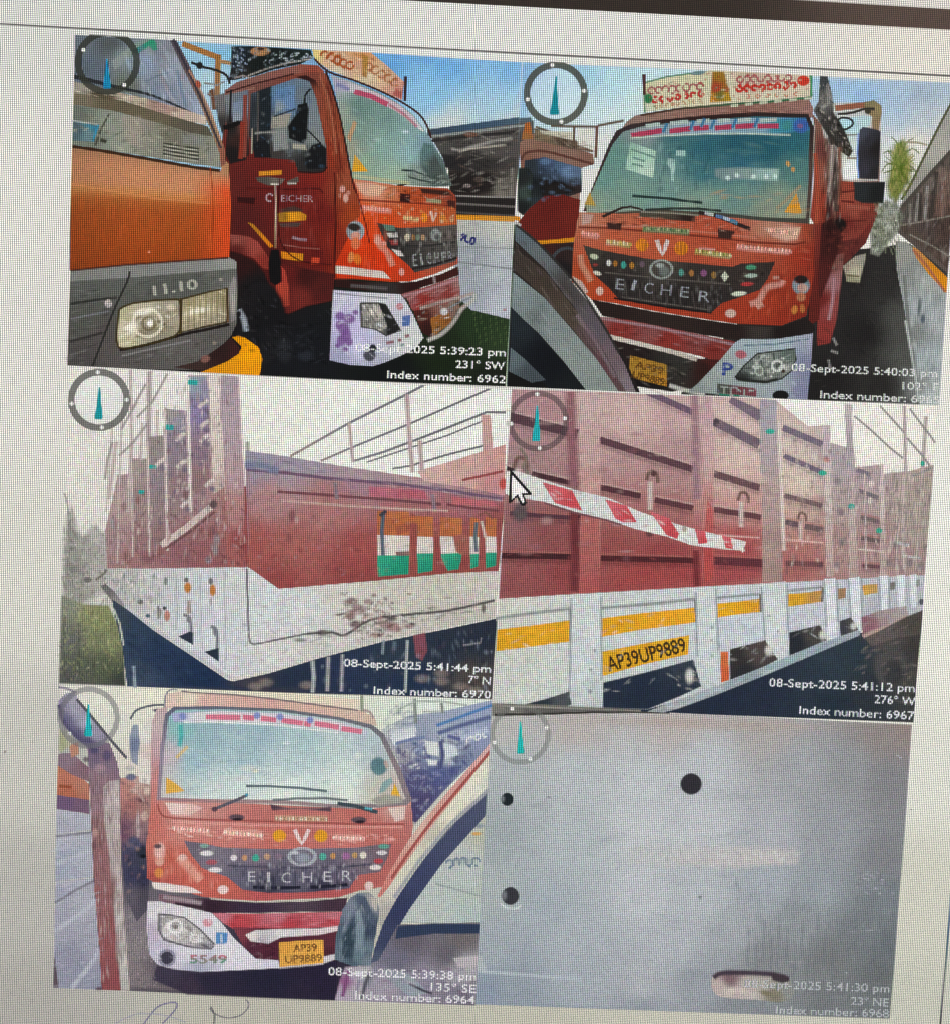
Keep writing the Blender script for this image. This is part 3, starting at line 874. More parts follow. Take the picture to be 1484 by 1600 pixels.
E(rt, 'wheel_hub', 443, 532, 4, 6, '6f7078', soft=0.6)
tyre = E(rt, 'tyre', 408, 505, 44, 72, [(380, 470, '1a1718'), (420, 500, '121112'), (430, 550, '1b1b1d')], soft=0.15)
E(rt, 'wheel_rim', 446, 548, 16, 26, '232427', soft=0.6)
E(rt, 'wheel_rim', 478, 556, 18, 12, '24262c', soft=0.7)

# orange truck
ot = thing('orange_truck', 'orange truck with a grey bumper and twin headlamps pictured beside the red truck', 'truck', (240, 575))
wso = P(ot, 'windscreen', [(116, 54), (270, 62), (292, 100), (320, 165), (334, 195), (280, 180), (200, 146), (116, 138)],
        [(125, 65, '6c7682'), (150, 110, '5f6a78'), (190, 90, '8a9a9c'), (200, 130, '6c7468'), (225, 100, 'a4b6c6'), (240, 75, '9ea6b0'), (260, 120, '97a2b2'), (265, 90, '8d8c98'), (290, 150, 'a2aab8'), (250, 150, '8d9bb0'), (310, 170, 'a8b2c0'), (175, 70, '545a5c')])
P(wso, 'sun_visor_strip', [(176, 96), (206, 70), (240, 58), (248, 70), (214, 84), (180, 110)], [(190, 92, '9aa8a4'), (230, 68, '8ca49c'), (244, 66, '5a9a84')], soft=3)
P(wso, 'green_strip', [(206, 80), (238, 62), (244, 66), (248, 78), (240, 80), (234, 72), (214, 86)], [(215, 80, '3e8a88'), (242, 70, '2fa070')], soft=2)
E(wso, 'red_reflection', 285, 121, 5, 7, 'b05a6a', soft=0.5)
P(wso, 'pale_streak', [(256, 80), (276, 86), (300, 140), (286, 150), (268, 120)], 'b1b8c2', soft=10, alpha=0.7)
L(wso, 'blue_streak', [(278, 110), (284, 140), (292, 168)], 5, '6d88a8', soft=True, alpha=0.7)
L(wso, 'mauve_streak', [(250, 110), (262, 140), (276, 170)], 6, 'a89aa4', soft=True, alpha=0.6)
L(wso, 'pale_line', [(228, 128), (250, 118), (270, 112)], 3, '76889c', soft=True)
L(ot, 'dash_shadow', [(116, 120), (150, 128), (190, 138), (240, 150), (300, 176)], 7, '2a2c2e', w1=3, smooth=3)
P(ot, 'dashboard_top', [(116, 128), (140, 132), (190, 145), (240, 157), (290, 172), (322, 182), (324, 196), (270, 184), (200, 160), (116, 146)],
  [(120, 136, 'aca592'), (160, 144, 'a49c88'), (210, 155, 'c8c0ac'), (250, 166, 'b89a8a'), (300, 182, 'ccbeb0'), (320, 190, 'd4ccc0')], soft=1.5)
P(ot, 'scuttle', [(115, 146), (160, 150), (200, 160), (270, 182), (326, 198), (334, 214), (300, 208), (240, 190), (180, 174), (115, 164)],
  [(120, 155, '7c715c'), (180, 165, '685e4a'), (240, 180, '6c624e'), (300, 200, '5c5648')])
E(ot, 'scuttle_shadow', 160, 150, 28, 6, '5a513f', rot=8, soft=0.4)
P(ot, 'front_grid_panel', [(114, 164), (180, 174), (240, 190), (300, 208), (334, 214), (350, 240), (346, 262), (300, 256), (200, 240), (113, 226)],
  [(120, 180, '6d7468'), (150, 210, '76806f'), (170, 200, 'a3aa98'), (190, 230, 'a8ac9a'), (214, 200, 'a39c8a'), (240, 220, '9b9a86'), (280, 215, '83826f'), (300, 245, '8a8a78'), (335, 240, '9a9c88'), (270, 195, '77735f')])
P(ot, 'mirror_glass', [(113, 190), (155, 195), (146, 222), (113, 220)], [(120, 205, '51646a'), (140, 210, '6f9096'), (150, 200, '3a8aaa')], soft=1.5)
L(ot, 'mirror_glass_edge', [(155, 195), (146, 222)], 3.4, '3b9ab8')
L(ot, 'mirror_glass_edge', [(114, 189), (154, 195)], 2.4, 'c0c6c0', soft=True)
L(ot, 'panel_rib', [(172, 178), (160, 200), (150, 228)], 3, '48493c', soft=True)
P(ot, 'pale_shape', [(194, 184), (220, 184), (228, 216), (218, 232), (200, 220)], 'b6ac9c', soft=10, alpha=0.7)
P(ot, 'recess', [(250, 208), (284, 210), (286, 224), (252, 218)], '7c7a68', soft=4)
P(ot, 'recess', [(286, 208), (320, 216), (318, 230), (288, 224)], '8f9084', soft=4)
L(ot, 'dark_wedge', [(158, 219), (168, 222)], 6, '33362c', soft=True)
for i in range(4):
    L(ot, 'louvre', [(256, 224 + i * 5.5), (284, 229 + i * 5.5), (312, 233 + i * 5.5)], 2.6, '33332b', soft=True)
    L(ot, 'louvre_light', [(258, 227 + i * 5.5), (284, 231.5 + i * 5.5), (310, 235.5 + i * 5.5)], 2.0, 'bdbcae', soft=True)
E(ot, 'cowl_end', 342, 248, 10, 9, 'a0a28c', soft=0.3)
def orange_paint(x, y):
    """Paint of the orange cab: pale where it mirrors the sky, deep below, brightest at its corner."""
    top = 231 + (x - 113) * 0.165
    bot = 423 - (x - 110) * 0.085
    t = (y - top) / (bot - top)
    st = [(0.0, 'c08a60'), (0.10, 'd09a68'), (0.25, 'd09a66'), (0.33, 'cf9050'), (0.40, 'bc6230'), (0.50, 'b65224'), (0.75, 'b44c1e'), (1.0, 'a8431a')]
    for (a, ca), (b, cb) in zip(st, st[1:]):
        if t <= b:
            break
    w = min(max((t - a) / (b - a), 0), 1)
    c = [p + (q - p) * w for p, q in zip(hexs(ca), hexs(cb))]
    r = min(max((x - 296) / 56, 0), 1) ** 1.3 * min(max((t - 0.02) / 0.2, 0), 1)
    c = [p + (q - p) * r * 0.85 for p, q in zip(c, hexs('d84c22'))]
    l = min(max((210 - x) / 110, 0), 1) * 0.25
    c = [p * (1 - l * 0.5) for p in c]
    return tuple(lin(v) for v in c)
P(ot, 'front_panel', [(113, 230), (160, 236), (240, 250), (300, 262), (345, 268), (352, 250), (358, 256), (361, 300), (362, 340), (359, 402), (300, 406), (200, 414), (110, 423)], orange_paint, grid=4)
L(ot, 'panel_shadow', [(113, 229), (160, 236), (240, 250), (300, 261), (345, 267)], 5, '3a2517', smooth=3)
E(ot, 'paint_chip', 234, 394, 3, 2.5, 'e0a070', soft=0.5)
P(ot, 'corner_pillar', [(266, 62), (276, 62), (296, 100), (318, 150), (340, 200), (352, 232), (354, 256), (346, 262), (344, 240), (332, 208), (310, 155), (286, 105)],
  [(272, 70, '4b454e'), (290, 100, '5d4e52'), (310, 140, '7d6258'), (325, 170, 'a0765c'), (340, 210, 'a8805c'), (350, 245, '9c5a48')])
L(ot, 'pillar_seal', [(272, 62), (290, 100), (312, 148), (330, 192), (346, 232)], 3.6, '34303a', soft=True)
L(ot, 'pillar_light', [(296, 110), (314, 140), (330, 175), (346, 220)], 3, 'c49a74', soft=True, alpha=0.8)
E(ot, 'red_lamp', 311, 132, 5, 8, 'b4523c', rot=-20, soft=0.4)
# mirror arm and the frame behind
fr = thing('roof_frame', 'orange-brown luggage frame with black mirror arms pictured between the two truck cabs', 'frame', (340, 140))
L(fr, 'frame_bar', [(286, 69), (312, 79), (344, 91)], 9, 'b5763e')
L(fr, 'frame_post', [(342, 86), (341, 112), (340, 150)], 9, [(342, 90, 'ad6c36'), (340, 140, 'a87858')])
L(fr, 'frame_bar', [(344, 96), (362, 100)], 6, 'b88a5c')
L(fr, 'mirror_arm', [(300, 98), (314, 104), (330, 108), (346, 113), (356, 120), (360, 132)], 4, '25221f', smooth=3)
E(fr, 'mirror_joint', 313, 103, 6, 7, '1f201c', soft=0.3)
L(fr, 'frame_bar', [(320, 130), (340, 134), (352, 128)], 3, '9c9a94', soft=True)
L(fr, 'brace', [(328, 150), (332, 140), (336, 172)], 8, '6e4a36', soft=True)
P(fr, 'shadow_post', [(336, 150), (352, 146), (354, 190), (350, 214), (342, 190)], [(345, 160, '6f6c6c'), (350, 200, '33302e')], soft=2)
L(fr, 'mirror_arm', [(350, 200), (362, 198), (374, 192)], 7, '14110f')
# bumper of the orange truck
bp = P(ot, 'bumper', [(111, 424), (200, 415), (300, 407), (358, 403), (368, 406), (371, 414), (372, 470), (371, 505), (362, 525), (330, 558), (304, 578), (106, 574)],
       [(120, 440, '5c5d58'), (200, 440, '5f615b'), (300, 440, '5a5c56'), (350, 430, '64655f'), (130, 500, '55564f'), (220, 480, '575852'), (300, 545, '625e5a'), (350, 520, '5c5955'), (200, 560, '5a5653'), (130, 560, '4d4947'), (160, 530, '57514e'), (366, 460, '8b857e')])
P(bp, 'top_rim', [(111, 424), (200, 415), (300, 407), (358, 402), (370, 409), (371, 420), (300, 426), (205, 434), (111, 440)],
  [(120, 432, '8a8b84'), (220, 424, '8f908a'), (320, 414, '94958f'), (362, 410, 'a6a6a0')])
L(bp, 'shadow_line', [(112, 423), (200, 414), (300, 407), (358, 403)], 3, '48241a', soft=True)
L(bp, 'panel_gap', [(204, 424), (200, 440), (184, 474), (174, 498), (160, 535), (146, 572)], 3.4, '2b2a27', smooth=3)
L(bp, 'louvre_gap', [(111, 475), (150, 469), (184, 465)], 4, '31322d')
L(bp, 'louvre_light', [(112, 498), (150, 491), (172, 486)], 3, '77787a', soft=True)
L(bp, 'louvre_gap', [(110, 534), (140, 526), (162, 520)], 4, '34312f', soft=True)
L(bp, 'louvre_light', [(110, 555), (135, 548)], 3, '66625f', soft=True)
E(bp, 'white_button', 170.5, 474.5, 7, 7.5, 'cfc8c6', soft=0.35)
X(bp, 'letter', '11.10', 241, 462, 311, 451, 16, 'bdbdb2', bold=0.03)
E(bp, 'rivet', 346, 437, 3, 3, 'b0b0a4', soft=0.4)
h1 = P(bp, 'headlamp', [(188, 484), (210, 474), (279, 468), (283, 484), (282, 517), (264, 530), (210, 543), (187, 543), (184, 520)],
       [(200, 490, 'c9c5a8'), (225, 482, 'cdc8b6'), (260, 476, 'b9b39c'), (205, 520, 'dcd6c6'), (240, 500, 'c4bda8'), (250, 512, '8f8564'), (230, 515, 'a69c82'), (270, 500, 'bdb59c'), (200, 535, 'cfcbb0'), (250, 528, 'b0a88c')])
L(h1, 'lamp_rim', [(188, 484), (210, 474), (279, 469), (283, 484), (282, 517), (264, 530), (210, 543), (187, 543), (184, 520), (188, 484)], 2.4, '7c7050', smooth=3, soft=True)
E(h1, 'lamp_glint', 226, 487, 24, 7, 'f0ece0', rot=-12, soft=0.7)
E(h1, 'lamp_glint', 205, 512, 16, 12, 'efeade', rot=-30, soft=0.7)
E(h1, 'lamp_glint', 240, 500, 10, 5, 'e4e0d4', rot=30, soft=0.7)
E(h1, 'lamp_shade', 254, 506, 12, 5, '6e6448', rot=25, soft=0.6)
E(h1, 'lamp_shade', 222, 524, 14, 4, '8f8468', rot=-15, soft=0.7)
E(h1, 'lamp_glint', 268, 480, 10, 7, 'd6d0c0', soft=0.7)
h2 = P(bp, 'headlamp', [(285, 468), (330, 456), (356, 451), (357, 490), (355, 504), (320, 511), (285, 519)],
       [(295, 475, 'b0a478'), (330, 465, 'b3a880'), (350, 470, 'a89a70'), (300, 488, 'd6cfb8'), (330, 483, 'd2cab4'), (300, 505, 'b8ae8c'), (340, 498, 'b4a98a')])
E(h2, 'lamp_glint', 310, 486, 22, 7, 'eee8da', rot=-10, soft=0.7)
L(h2, 'lamp_divider', [(283.5, 466), (283.5, 522)], 4.5, '4c3f22')
L(h2, 'lamp_rim', [(356, 451), (357, 504)], 3.5, '6b4a2e', soft=True)
P(bp, 'chrome_trim', [(360, 448), (367, 430), (370, 440), (369, 500), (362, 504)], [(366, 440, 'a4a09c'), (366, 480, 'b7b2ac'), (362, 500, '8c8680')], soft=1.5)
L(bp, 'shadow_line', [(188, 547), (230, 539), (290, 522), (320, 516), (360, 507)], 4.5, '1d1613', smooth=3)
L(bp, 'lower_light', [(192, 556), (240, 545), (300, 532)], 3, '8a8784', soft=True)
P(ot, 'bumper_underside', [(272, 574), (310, 565), (340, 545), (362, 528), (376, 544), (376, 552), (356, 563), (320, 580)], [(300, 572, '3a2a26'), (350, 545, '2a1a18'), (370, 548, '3a1c1a')])
E(ot, 'tow_hook', 322, 561, 9, 7, '8a5a50', rot=-20, soft=0.4)
E(ot, 'bolt', 336, 536, 4, 4, '9a8c78', soft=0.5)
L(ot, 'chrome_bracket', [(374, 484), (382, 498), (386, 518)], 8, [(376, 488, '9aa0a8'), (384, 510, 'b4bcc4')], soft=True)
E(ot, 'bracket_joint', 374, 491, 5, 6, '1b1a1a', soft=0.4)
yt = tag(P(None, 'yellow_ring', [(364, 527), (374, 525), (384, 528), (405, 543), (411, 561), (406, 590), (312, 583), (356, 565), (374, 553), (379, 542)],
           [(370, 532, 'e2a80c'), (395, 550, 'f0b80e'), (400, 575, 'e8ae14'), (350, 575, 'dda418')], smooth=0),
         'bright yellow curved ring under the orange truck bumper', 'ring')

panel(Q1, 295)
for x_, y_, rx_, ry_, c in ((536, 296, 6, 7, 'd2a898'), (541, 310, 5, 9, 'd8b8a8'), (545, 302, 4, 5, 'c88a74'), (532, 306, 3, 6, 'c47a64'), (600, 381, 6, 5, 'd8a890'), (609, 404, 5, 7, 'd49880'), (584, 300, 9, 5, 'e0c0a4')):
    E(ff, 'flower_sticker', x_, y_, rx_, ry_, c, soft=0.5)
for x_ in range(570, 612, 6):
    E(ff, 'sticker_letter', x_, 325 + (x_ - 570) * 0.1, 2.6, 4, 'e0b4a4', soft=0.4)
for x_ in range(633, 656, 5):
    E(ff, 'sticker_letter', x_, 341 + (x_ - 633) * 0.12, 2.2, 4, 'd8c890', soft=0.4)

# ================================================================== picture two: red truck seen from the front, past a car's edge
Q2 = [(816, 96.5), (1104, 109.5), (1484, 129), (1500, 130), (1478, 455), (1466, 634), (1104, 618), (791.5, 605), (804, 320)]
panel(Q2)
S_TONE[0] = 0.0
P(None, 'sky', [(810, 94), (1104, 106), (1500, 126), (1482, 400), (1300, 300), (950, 260), (800, 280)],
  [(822, 110, '86aed2'), (810, 160, '90b6d4'), (840, 190, 'b4ccd4'), (910, 110, '9cc4d8'), (960, 130, 'b0d0da'), (990, 170, 'c6d8d8'), (930, 180, 'c2d6da'), (900, 230, 'ccd2ce'), (940, 220, 'd0d2ce'),
   (1320, 130, '9abad4'), (1350, 160, '92b4d4'), (1400, 140, 'a4bace'), (1440, 150, 'a0b0c0'), (1470, 140, 'a8b8c6'), (1400, 180, 'a6bcce'), (1440, 190, 'b6c0c6'), (1390, 215, 'caced0'), (1430, 220, 'd6d2c6'), (1410, 250, 'd6d2c6'), (1330, 200, 'c0d2d6'), (1340, 250, 'ced4d0'), (1480, 200, 'cacaca')],
  kind='structure')
S_TONE[0] = 1.0
P(None, 'ground', [(1250, 400), (1420, 380), (1482, 420), (1466, 640), (1060, 620), (1100, 560)],
  [(1330, 430, '23201f'), (1380, 440, '2a2826'), (1350, 520, '1e1c1b'), (1380, 600, '252321'), (1290, 600, '1d1b1a'), (1410, 500, '4c4c48'), (1410, 560, '50514c'), (1440, 600, '8a8f8c')], kind='structure')

# neighbouring truck at the edge
nt_ = thing('brown_truck', 'brown-red truck cab with a dark blue window pictured behind a car roof edge', 'truck', (850, 440))
P(nt_, 'shed_wall', [(806, 186), (833, 188), (833, 230), (812, 240), (800, 350), (794, 350), (800, 186)], [(815, 195, '5a5c5e'), (815, 215, '4c4a48'), (808, 260, '55524e'), (806, 330, '4a4642')])
L(nt_, 'shed_roof', [(806, 188), (830, 186)], 7, '55656e')
L(nt_, 'shed_roof', [(806, 197), (826, 195)], 3, 'b0b4ae')
P(nt_, 'roof', [(812, 222), (836, 206), (860, 212), (900, 232), (926, 240), (928, 256), (908, 262), (904, 330), (816, 300), (812, 250)],
  [(820, 225, '9a6c5c'), (850, 224, '8d6656'), (890, 240, '936c5e'), (916, 250, '8c6254'), (820, 245, '86594a')])
P(nt_, 'orange_lamp', [(820, 192), (828, 190), (832, 216), (814, 218)], [(824, 200, 'b8622f'), (822, 212, 'a8683a')], soft=1.5)
for a, b in (((836, 198), (860, 206)), ((860, 196), (933, 198)), ((933, 196), (974, 188))):
    L(nt_, 'roof_rail', [a, b], 4, '5c4a3a', soft=True)
P(nt_, 'luggage', [(834, 200), (870, 212), (925, 226), (926, 238), (890, 232), (834, 218)], [(845, 208, '7b6a54'), (890, 224, '5c4c40'), (920, 232, '7a6052')], soft=3)
L(nt_, 'rail_post', [(896, 196), (896, 222)], 3.6, '5f4c3c')
L(nt_, 'rail_post', [(932, 196), (930, 246)], 5, '6a4c40')
P(nt_, 'pale_gap', [(842, 204), (894, 206), (893, 218), (846, 208)], 'cfcdc0', soft=3)
P(nt_, 'pale_gap', [(902, 200), (928, 200), (926, 234), (902, 226)], 'dcdcd6', soft=3)
L(nt_, 'drip_rail', [(814, 250), (822, 238), (850, 236), (890, 246), (926, 256)], 4, '5c3a30', smooth=3)
nw = P(nt_, 'window', [(820, 250), (850, 245), (908, 262), (908, 300), (890, 306), (850, 306), (840, 330), (816, 336), (812, 300)],
       [(830, 255, '2a3036'), (850, 250, '3c4c66'), (880, 262, '4d6588'), (900, 270, '5a7090'), (870, 285, '36404e'), (840, 290, '1c1f20'), (900, 295, '2a2220'), (820, 310, '2c3230')])
E(nw, 'blue_reflection', 852, 252, 12, 7, '566e98', soft=0.6)
E(nw, 'blue_reflection', 888, 268, 16, 12, '6683ac', soft=0.6)
P(nw, 'dark_seat', [(842, 280), (880, 284), (900, 296), (880, 304), (846, 306)], '1d1917', soft=4)
P(nt_, 'wing_mirror', [(810, 262), (826, 262), (832, 272), (830, 320), (816, 336), (808, 330), (808, 290)], [(814, 280, '202322'), (822, 300, '3a4640'), (814, 325, '1a1c1b')], soft=2)
P(nt_, 'door', [(808, 348), (826, 326), (850, 306), (880, 304), (906, 312), (902, 360), (900, 374), (834, 376), (814, 362)],
  [(830, 340, '632019'), (860, 330, '5f1d17'), (890, 340, '6b221a'), (860, 365, '641f18')])
L(nt_, 'yellow_line', [(832, 379), (862, 378), (898, 374)], 7, 'd2911e')
P(nt_, 'lower_body', [(826, 382), (898, 378), (898, 440), (880, 430), (850, 398)], [(850, 390, '3a1c18'), (890, 400, '2a1e1c'), (880, 420, '1a1718')])
ring(nt_, 'wheel_arch', 886, 412, 22, 27, '3a3e42', n=20, a0=170, a1=300)
P(nt_, 'white_wall', [(804, 345), (814, 350), (806, 372), (802, 440), (796, 600), (790, 600), (798, 420)], [(808, 360, 'c9c9c4'), (802, 420, 'c2c4c0'), (798, 500, '9a9e9a')])
L(nt_, 'yellow_line', [(803, 340), (812, 342)], 7, 'd6972a')

# lorries far down the lane
fl = thing('parked_lorry', 'white-sided lorry with a yellow line receding along a dark lane past a palm', 'lorry', (1440, 600))
P(fl, 'tarpaulin_side', [(1492, 150), (1484, 170), (1462, 205), (1436, 262), (1412, 310), (1400, 330), (1420, 330), (1450, 290), (1496, 220)],
  [(1480, 190, 'b5b4ac'), (1460, 230, 'c0beb6'), (1436, 280, 'b0aca2'), (1415, 320, '9a988a')])
L(fl, 'roof_line', [(1492, 150), (1470, 190), (1444, 243), (1424, 284), (1408, 312)], 4, '57583e', smooth=3)
P(fl, 'body_side', [(1496, 220), (1460, 262), (1430, 296), (1404, 330), (1390, 348), (1400, 362), (1496, 440)],
  [(1480, 250, '5d534c'), (1450, 290, '6a6058'), (1420, 330, '55504a'), (1470, 320, '6b5248'), (1480, 350, '54423c'), (1440, 360, '554a44'), (1470, 390, '5d514a'), (1480, 280, '7a6258')])
L(fl, 'top_rail', [(1496, 224), (1456, 268), (1424, 306), (1402, 332)], 6, '4b463e')
for a, b, w_, c in (((1448, 290), (1444, 344), 5, 'a39b92'), ((1434, 302), (1430, 346), 4, '9c948a'), ((1422, 318), (1420, 350), 4, '8c857a'), ((1462, 268), (1452, 344), 9, '3f3833'), ((1438, 300), (1436, 346), 5, '3a3530'), ((1474, 280), (1470, 340), 6, '7c5e54')):
    L(fl, 'body_post', [a, b], w_, c, soft=True)
P(fl, 'dark_panel', [(1404, 352), (1440, 346), (1492, 334), (1492, 430), (1440, 384), (1410, 362)], [(1440, 358, '4d423e'), (1480, 360, '4a3a34'), (1480, 410, '4e4038'), (1430, 368, '55483e')])
L(fl, 'panel_edge', [(1406, 352), (1440, 346), (1490, 336)], 2.6, '8c8074', soft=True)
L(fl, 'panel_edge', [(1420, 366), (1456, 384), (1488, 404)], 2.6, '8f8478', soft=True)
P(fl, 'white_side', [(1398, 376), (1416, 378), (1440, 400), (1478, 458), (1466, 640), (1436, 634), (1424, 560), (1410, 470), (1400, 420)],
  [(1410, 395, 'a9aaa0'), (1430, 420, '9fa39e'), (1455, 440, 'b9bcb8'), (1440, 480, 'b4babb'), (1465, 500, 'bcc0c0'), (1450, 560, 'bcc3c4'), (1455, 620, 'c6cbc9'), (1425, 520, '8d928e'), (1432, 600, '9aa09d')])
P(fl, 'yellow_line', [(1424, 384), (1434, 390), (1480, 434), (1478, 458), (1450, 428), (1430, 402)], [(1432, 395, 'c78e4a'), (1460, 425, 'd59422'), (1474, 445, 'd8981c')])
L(fl, 'orange_edge', [(1426, 390), (1448, 416), (1476, 456)], 4, 'b8694a', soft=True)
E(fl, 'dark_mark', 1436, 480, 4, 22, '5a6466', rot=4, soft=0.6)
E(fl, 'dark_mark', 1441, 498, 5, 10, '4c5a66', soft=0.6)
L(fl, 'grey_streak', [(1412, 430), (1418, 500), (1432, 600)], 5, '7a7d78', soft=True)
L(fl, 'pale_streak', [(1414, 500), (1430, 590), (1434, 628)], 4, 'c4c8c4', soft=True)
pt = thing('palm_tree', 'green palm tree pictured between the truck mirror and the far lorry', 'tree', (1395, 345))
L(pt, 'trunk', [(1402, 290), (1396, 330), (1390, 360)], 6, '8a8a66', soft=True)
rnd = random.Random(5)
P(pt, 'crown', [(1396, 226), (1408, 218), (1418, 236), (1424, 258), (1420, 280), (1410, 300), (1402, 312), (1390, 308), (1384, 290), (1390, 262)], [(1405, 240, '8b9a4e'), (1404, 265, '6f8434'), (1415, 265, 'a39a4c'), (1398, 290, '6c7a38'), (1392, 300, '7c7c40')], soft=9)
L(pt, 'frond', [[(1405, 262), (1405 + 26 * math.cos(a), 262 + 40 * math.sin(a))] for a in [rnd.uniform(0, 6.28) for _ in range(26)]], 3, [(1405, 240, '7c8c40'), (1405, 262, '4c6420'), (1420, 270, '98903c'), (1398, 290, '5a6228')], w1=1, alpha=0.85)
L(pt, 'frond', [[(1404, 250), (1390, 236), (1378, 240)], [(1406, 246), (1424, 232), (1436, 240)], [(1404, 256), (1386, 256), (1376, 270)], [(1406, 256), (1426, 262), (1432, 280)], [(1404, 240), (1400, 222), (1392, 214)], [(1408, 240), (1416, 222), (1426, 216)]], 4, '5c7030', w1=1.5, smooth=3, alpha=0.8)
L(pt, 'brown_frond', [(1410, 222), (1430, 222), (1448, 226)], 3, 'b0a888', soft=True)
bsh = P(None, 'shrub', [(1366, 330), (1384, 312), (1400, 318), (1412, 340), (1400, 366), (1372, 400), (1360, 396), (1358, 350)],
        [(1372, 330, '8a8f78'), (1390, 330, 'a8aca0'), (1400, 345, '6a6a5c'), (1378, 360, '8c9078'), (1366, 385, '8f9484'), (1385, 350, 'b4b6ac')], soft=5)
tag(bsh, 'pale grey-green shrub growing under the palm beside the truck', 'shrub')
L(bsh, 'leaf_blade', [[(1364 + (i * 17) % 42, 330 + (i * 29) % 60), (1366 + (i * 17) % 42 + (i % 5 - 2), 342 + (i * 29) % 60)] for i in range(26)], 2.6, [(1372, 330, '5c6248'), (1395, 350, 'c4c6bc'), (1375, 380, '6a7058'), (1385, 340, '7c8068')], alpha=0.7)

# the red truck
t2 = thing('red_truck', 'red truck with an orange number plate and lettered roof board, pictured past a car edge', 'truck', (1110, 600))
P(t2, 'load_body', [(1300, 160), (1352, 160), (1374, 168), (1376, 200), (1372, 330), (1352, 380), (1312, 420), (1270, 420), (1270, 190)],
  [(1310, 200, 'd8dcda'), (1330, 240, 'dfe2de'), (1330, 275, 'd6d6cf'), (1330, 300, '7a3a30'), (1340, 330, '8f3f32'), (1320, 360, '5d2622'), (1350, 350, '6f2a24'), (1290, 300, '3c2f2b'), (1290, 380, '3f1f1c'), (1330, 390, '5a2723'), (1280, 240, '6a4a44')])
L(t2, 'mirror_frame', [(1304, 169), (1330, 166), (1354, 163)], 9, 'a5604a')
P(t2, 'mirror_frame', [(1350, 160), (1364, 156), (1376, 164), (1377, 176), (1372, 204), (1362, 204), (1362, 182), (1350, 174)], [(1360, 162, '8a7c58'), (1372, 170, 'a08a5c'), (1366, 195, '9c7c5c')], soft=1.5)
L(t2, 'mirror_stay', [(1308, 178), (1330, 176), (1350, 170), (1366, 170)], 4, '33312c', smooth=3)
E(t2, 'mirror_joint', 1355, 174, 6, 5, '3a382c', soft=0.4)
P(t2, 'rear_sky', [(1308, 186), (1350, 180), (1360, 182), (1358, 196), (1344, 202), (1340, 280), (1318, 280), (1306, 250)], [(1330, 190, 'c4dee4'), (1345, 190, 'c8d8da'), (1325, 230, 'd8e0dc'), (1330, 265, 'e8ebe8'), (1312, 230, 'd0ccbc')], soft=3)
L(t2, 'stay_line', [(1318, 211), (1342, 210)], 2.5, '8f8878', soft=True)
L(t2, 'stay_line', [(1322, 247), (1338, 247)], 2.5, '8f7868', soft=True)
# hoses and rolled ropes down the cab corner
P(t2, 'rope_roll', [(1280, 118), (1292, 118), (1300, 150), (1302, 176), (1312, 190), (1322, 210), (1332, 236), (1326, 246), (1312, 236), (1296, 218), (1280, 192), (1270, 172), (1278, 158)],
  [(1286, 130, '3c4042'), (1296, 150, '77786e'), (1284, 170, '5c5a58'), (1300, 190, '322f2c'), (1310, 210, '2d2a26'), (1326, 236, '302c22')], soft=2)
L(t2, 'rope_roll_light', [(1292, 132), (1294, 160), (1280, 172), (1290, 186)], 6, '8f8a86', smooth=3, soft=True)
L(t2, 'hose_loop', [(1302, 192), (1314, 184), (1328, 186), (1332, 194), (1320, 202), (1306, 200)], 3.4, '2a2a28', smooth=4)
L(t2, 'hose_loop', [(1276, 170), (1290, 186), (1300, 206), (1312, 220)], 8, '3a3734', smooth=3, soft=True)
for pts_, w_, c in (([(1296, 214), (1302, 240), (1304, 290), (1306, 330)], 7, '3a322e'), ([(1288, 216), (1294, 250), (1292, 300)], 6, '7a5a50'), ([(1300, 226), (1298, 260), (1294, 310)], 5, 'b6aaa0'), ([(1310, 230), (1312, 280), (1310, 320)], 6, '8a5444'), ([(1292, 300), (1294, 340)], 8, '3a2522')):
    L(t2, 'hose', pts_, w_, c, smooth=3, soft=True)
P(t2, 'rear_box', [(1312, 282), (1334, 284), (1336, 318), (1364, 318), (1364, 340), (1340, 372), (1316, 376), (1310, 330)], [(1324, 290, '9a4030'), (1322, 308, 'a84a38'), (1335, 330, 'a04638'), (1350, 335, '7c342a'), (1325, 350, '6e2a24'), (1330, 370, '8a3a30')], soft=2)
L(t2, 'box_shadow', [[(1314, 300), (1334, 298)], [(1314, 314), (1334, 316)], [(1318, 346), (1352, 344)]], 3, '5a221c', soft=True)
L(t2, 'box_light', [(1322, 322), (1345, 324), (1358, 326)], 6, 'b05a4a', soft=True, alpha=0.7)
E(t2, 'black_drum', 1311, 352, 14, 15, '17110f', soft=0.4)
P(t2, 'side_step', [(1290, 400), (1318, 396), (1316, 420), (1306, 500), (1296, 536), (1276, 540), (1276, 480)], [(1296, 410, '7a4c44'), (1300, 440, 'a5686a'), (1296, 480, '9a4644'), (1288, 520, '90342e'), (1284, 470, '6a2420')], soft=2)
L(t2, 'step_light', [(1302, 434), (1300, 470), (1294, 500)], 5, 'b58088', soft=True)
L(t2, 'hose', [(1298, 396), (1300, 420)], 6, '9a8676', soft=True)
P(t2, 'fuel_can', [(1316, 416), (1336, 400), (1352, 396), (1350, 410), (1342, 442), (1322, 440), (1320, 428)], [(1325, 415, 'b5ab96'), (1345, 404, 'a8a490'), (1336, 425, 'c6c2ac'), (1330, 438, 'a09a76')], soft=2)
L(t2, 'can_strap', [(1322, 430), (1342, 432)], 2.6, '6a6046', soft=True)
